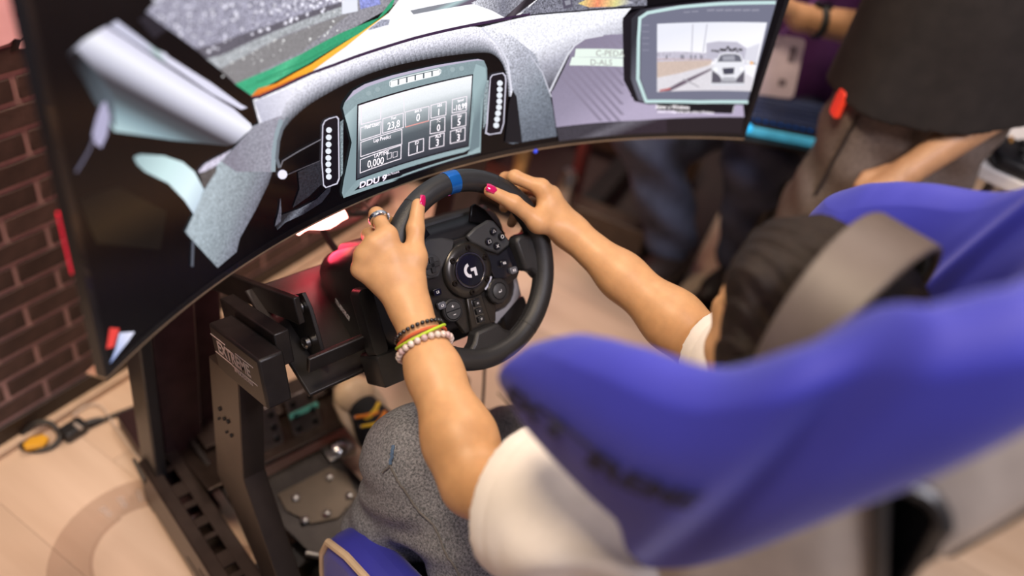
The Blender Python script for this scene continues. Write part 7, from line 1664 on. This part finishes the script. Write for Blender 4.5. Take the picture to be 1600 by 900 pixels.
# second cockpit and dark equipment behind
def kbeam(o, name, p, q, wd, ht, m=black_steel, up=(0, 0, 1)): return MB().beam(V(p)-V(o.location), V(q)-V(o.location), wd, ht, up).build(name, m, o, bevel=.003)
r2 = thing('second_cockpit_frame', 'dark second racing cockpit frame standing beyond the monitor', 'cockpit frame', (1.1, .8, 0))
brown_st = mat('brown_rail_steel', (.060, .040, .028), .4, metal=.4, var=.15)
kbeam(r2, 'side_rail', (.74, 1.28, .085), (1.12, .43, .085), .07, .09, brown_st); kbeam(r2, 'side_rail', (1.25, 1.45, .085), (1.62, .62, .085), .07, .09, brown_st)
kbeam(r2, 'cross_member', (.85, 1.0, .09), (1.38, 1.2, .09), .06, .06); kbeam(r2, 'cross_member', (1.05, .62, .09), (1.54, .82, .09), .06, .06)
kbeam(r2, 'column', (.90, .92, .1), (.90, .92, .66), .09, .05); kbeam(r2, 'column', (1.38, 1.12, .1), (1.38, 1.12, .66), .09, .05); kbeam(r2, 'deck', (.86, .90, .62), (1.42, 1.14, .62), .22, .02)
kbeam(r2, 'toe_bracket', (1.12, .43, .13), (1.135, .40, .01), .05, .012, black_steel, (1, 0, 0))
kbeam(r2, 'red_tube', (1.08, .70, .1), (1.02, .66, .62), .03, .03, mat('dark_red_tube', (.12, .02, .022), .4), (0, 1, 0))
pt = MB().box((0, 0, 0), (1.15, .06, 1.1), Matrix((V((.92, .40, 0)), V((-.40, .92, 0)), V((0, 0, 1)))).transposed()).build('dark_partition', mat('dark_wine_partition', (.018, .009, .010), .6, var=.3, scale=3), None, bevel=.004); pt.location = (1.28, 1.36, .551); tag(pt, 'dark wine-coloured partition panel standing behind the second cockpit', 'partition')
for i, (x, y, z, r, h, nm, lb, ct, m) in enumerate(((.95, .63, .135, .026, .13, 'steel_can', 'silver steel can on the brown rail of the second cockpit', 'can', steel), (.885, .76, .13, .022, .17, 'brass_post', 'short brass post on the brown rail of the second cockpit', 'post', mat('brass', (.62, .42, .20), .3, metal=.9)))):
    o = MB().lathe([(r*.9, 0), (r, .004), (r, h*.86), (r*.7, h*.94), (r*.7, h), (.0001, h)], None, (0, 0, 0), 18).build(nm, m, None, smooth=True); o.location = (x, y, z-.004); tag(o, lb, ct)
wp = thing('white_adapter', 'small white power adapter on the floor below the second cockpit', 'adapter', (1.175, .425, 0)); MB().box((0, 0, .022), (.05, .035, .043)).build('body', mat('white_plastic', (.75, .72, .68), .4), wp, bevel=.005); MB().box((0, 0, .05), (.03, .02, .02)).build('top_cap', mat('tan_cap', (.55, .38, .22), .5), wp, bevel=.004)
fm = MB().box((0, 0, .003), (.95, 1.2, .006), Matrix((V((.92, .40, 0)), V((-.40, .92, 0)), V((0, 0, 1)))).transposed()).build('floor_mat', mat('black_red_mat', (.022, .012, .012), .8, var=.2), None); fm.location = (1.33, 1.02, 0); tag(fm, 'dark rubber floor mat under the second cockpit', 'floor mat')
# table with controllers
tb = thing('table', 'white table top behind the standing bystander', 'table', (1.72, -.42, 0)); t1, t2 = V((.985, .17, 0)), V((.17, -.985, 0)); Mt = Matrix((t1, t2, V((0, 0, -1)))).transposed()
MB().prism(rrect(1.1, .8, .03), .03, Mt, V((1.15, -.24, .72))+t1*.55+t2*.40-V(tb.location)).build('tabletop', mat('white_laminate', (.82, .78, .74), .3), tb, bevel=.004)
for i in (.06, 1.04):
    for j in (.06, .74): MB().tube([V((1.15, -.24, 0))+t1*i+t2*j-V(tb.location)+V((0, 0, z)) for z in (0, .69)], .02, 10).build('leg', steel, tb, smooth=True)
for i, (a, b, rz, lb) in enumerate(((.07, .06, 20, 'black game controller nearest the standing bystander on the white table'), (.13, .19, 60, 'black game controller farther along the edge of the white table'))):
    gc = thing('game_controller', lb, 'controller', V((1.15, -.24, .72))+t1*a+t2*b, 'game controllers on the white table'); gc.rotation_euler = (0, 0, math.radians(rz))
    MB().prism([(-.075, -.035), (-.055, -.05), (-.03, -.018), (.03, -.018), (.055, -.05), (.075, -.035), (.062, .03), (.03, .042), (-.03, .042), (-.062, .03)], .032, None, (0, 0, 0)).build('shell', black_plastic, gc, bevel=.010, seg=3)
    for x in (-.024, .024): MB().lathe([(.006, .030), (.006, .040), (.010, .042), (.010, .046), (.0001, .046)], None, (x, -.008, 0), 14).build('thumbstick', rubber, gc, smooth=True)
    for k in range(4): MB().lathe([(.0045, .03), (.0045, .036), (.0001, .037)], None, (.042+.010*math.cos(k*PI/2), .015+.010*math.sin(k*PI/2), 0), 10).build('button', steel if k % 2 else mat('amber_button', (.6, .3, .08), .3), gc, smooth=True)
# far wall
wr_ = MB().box((4.9, 1.0, 1.4), (.1, 8, 2.8)).build('wall_right', mat('plum_grey_wall', (.10, .07, .09), .8)); struct(wr_)
l = bpy.data.lights.new('red_glow', 'POINT'); l.energy = 3; l.color = (1, .06, .10); l.shadow_soft_size = .1  # unseen red light added to tint the floor around the second cockpit
o = bpy.data.objects.new('red_glow', l); C.objects.link(o); o.location = (.95, 1.0, .5)
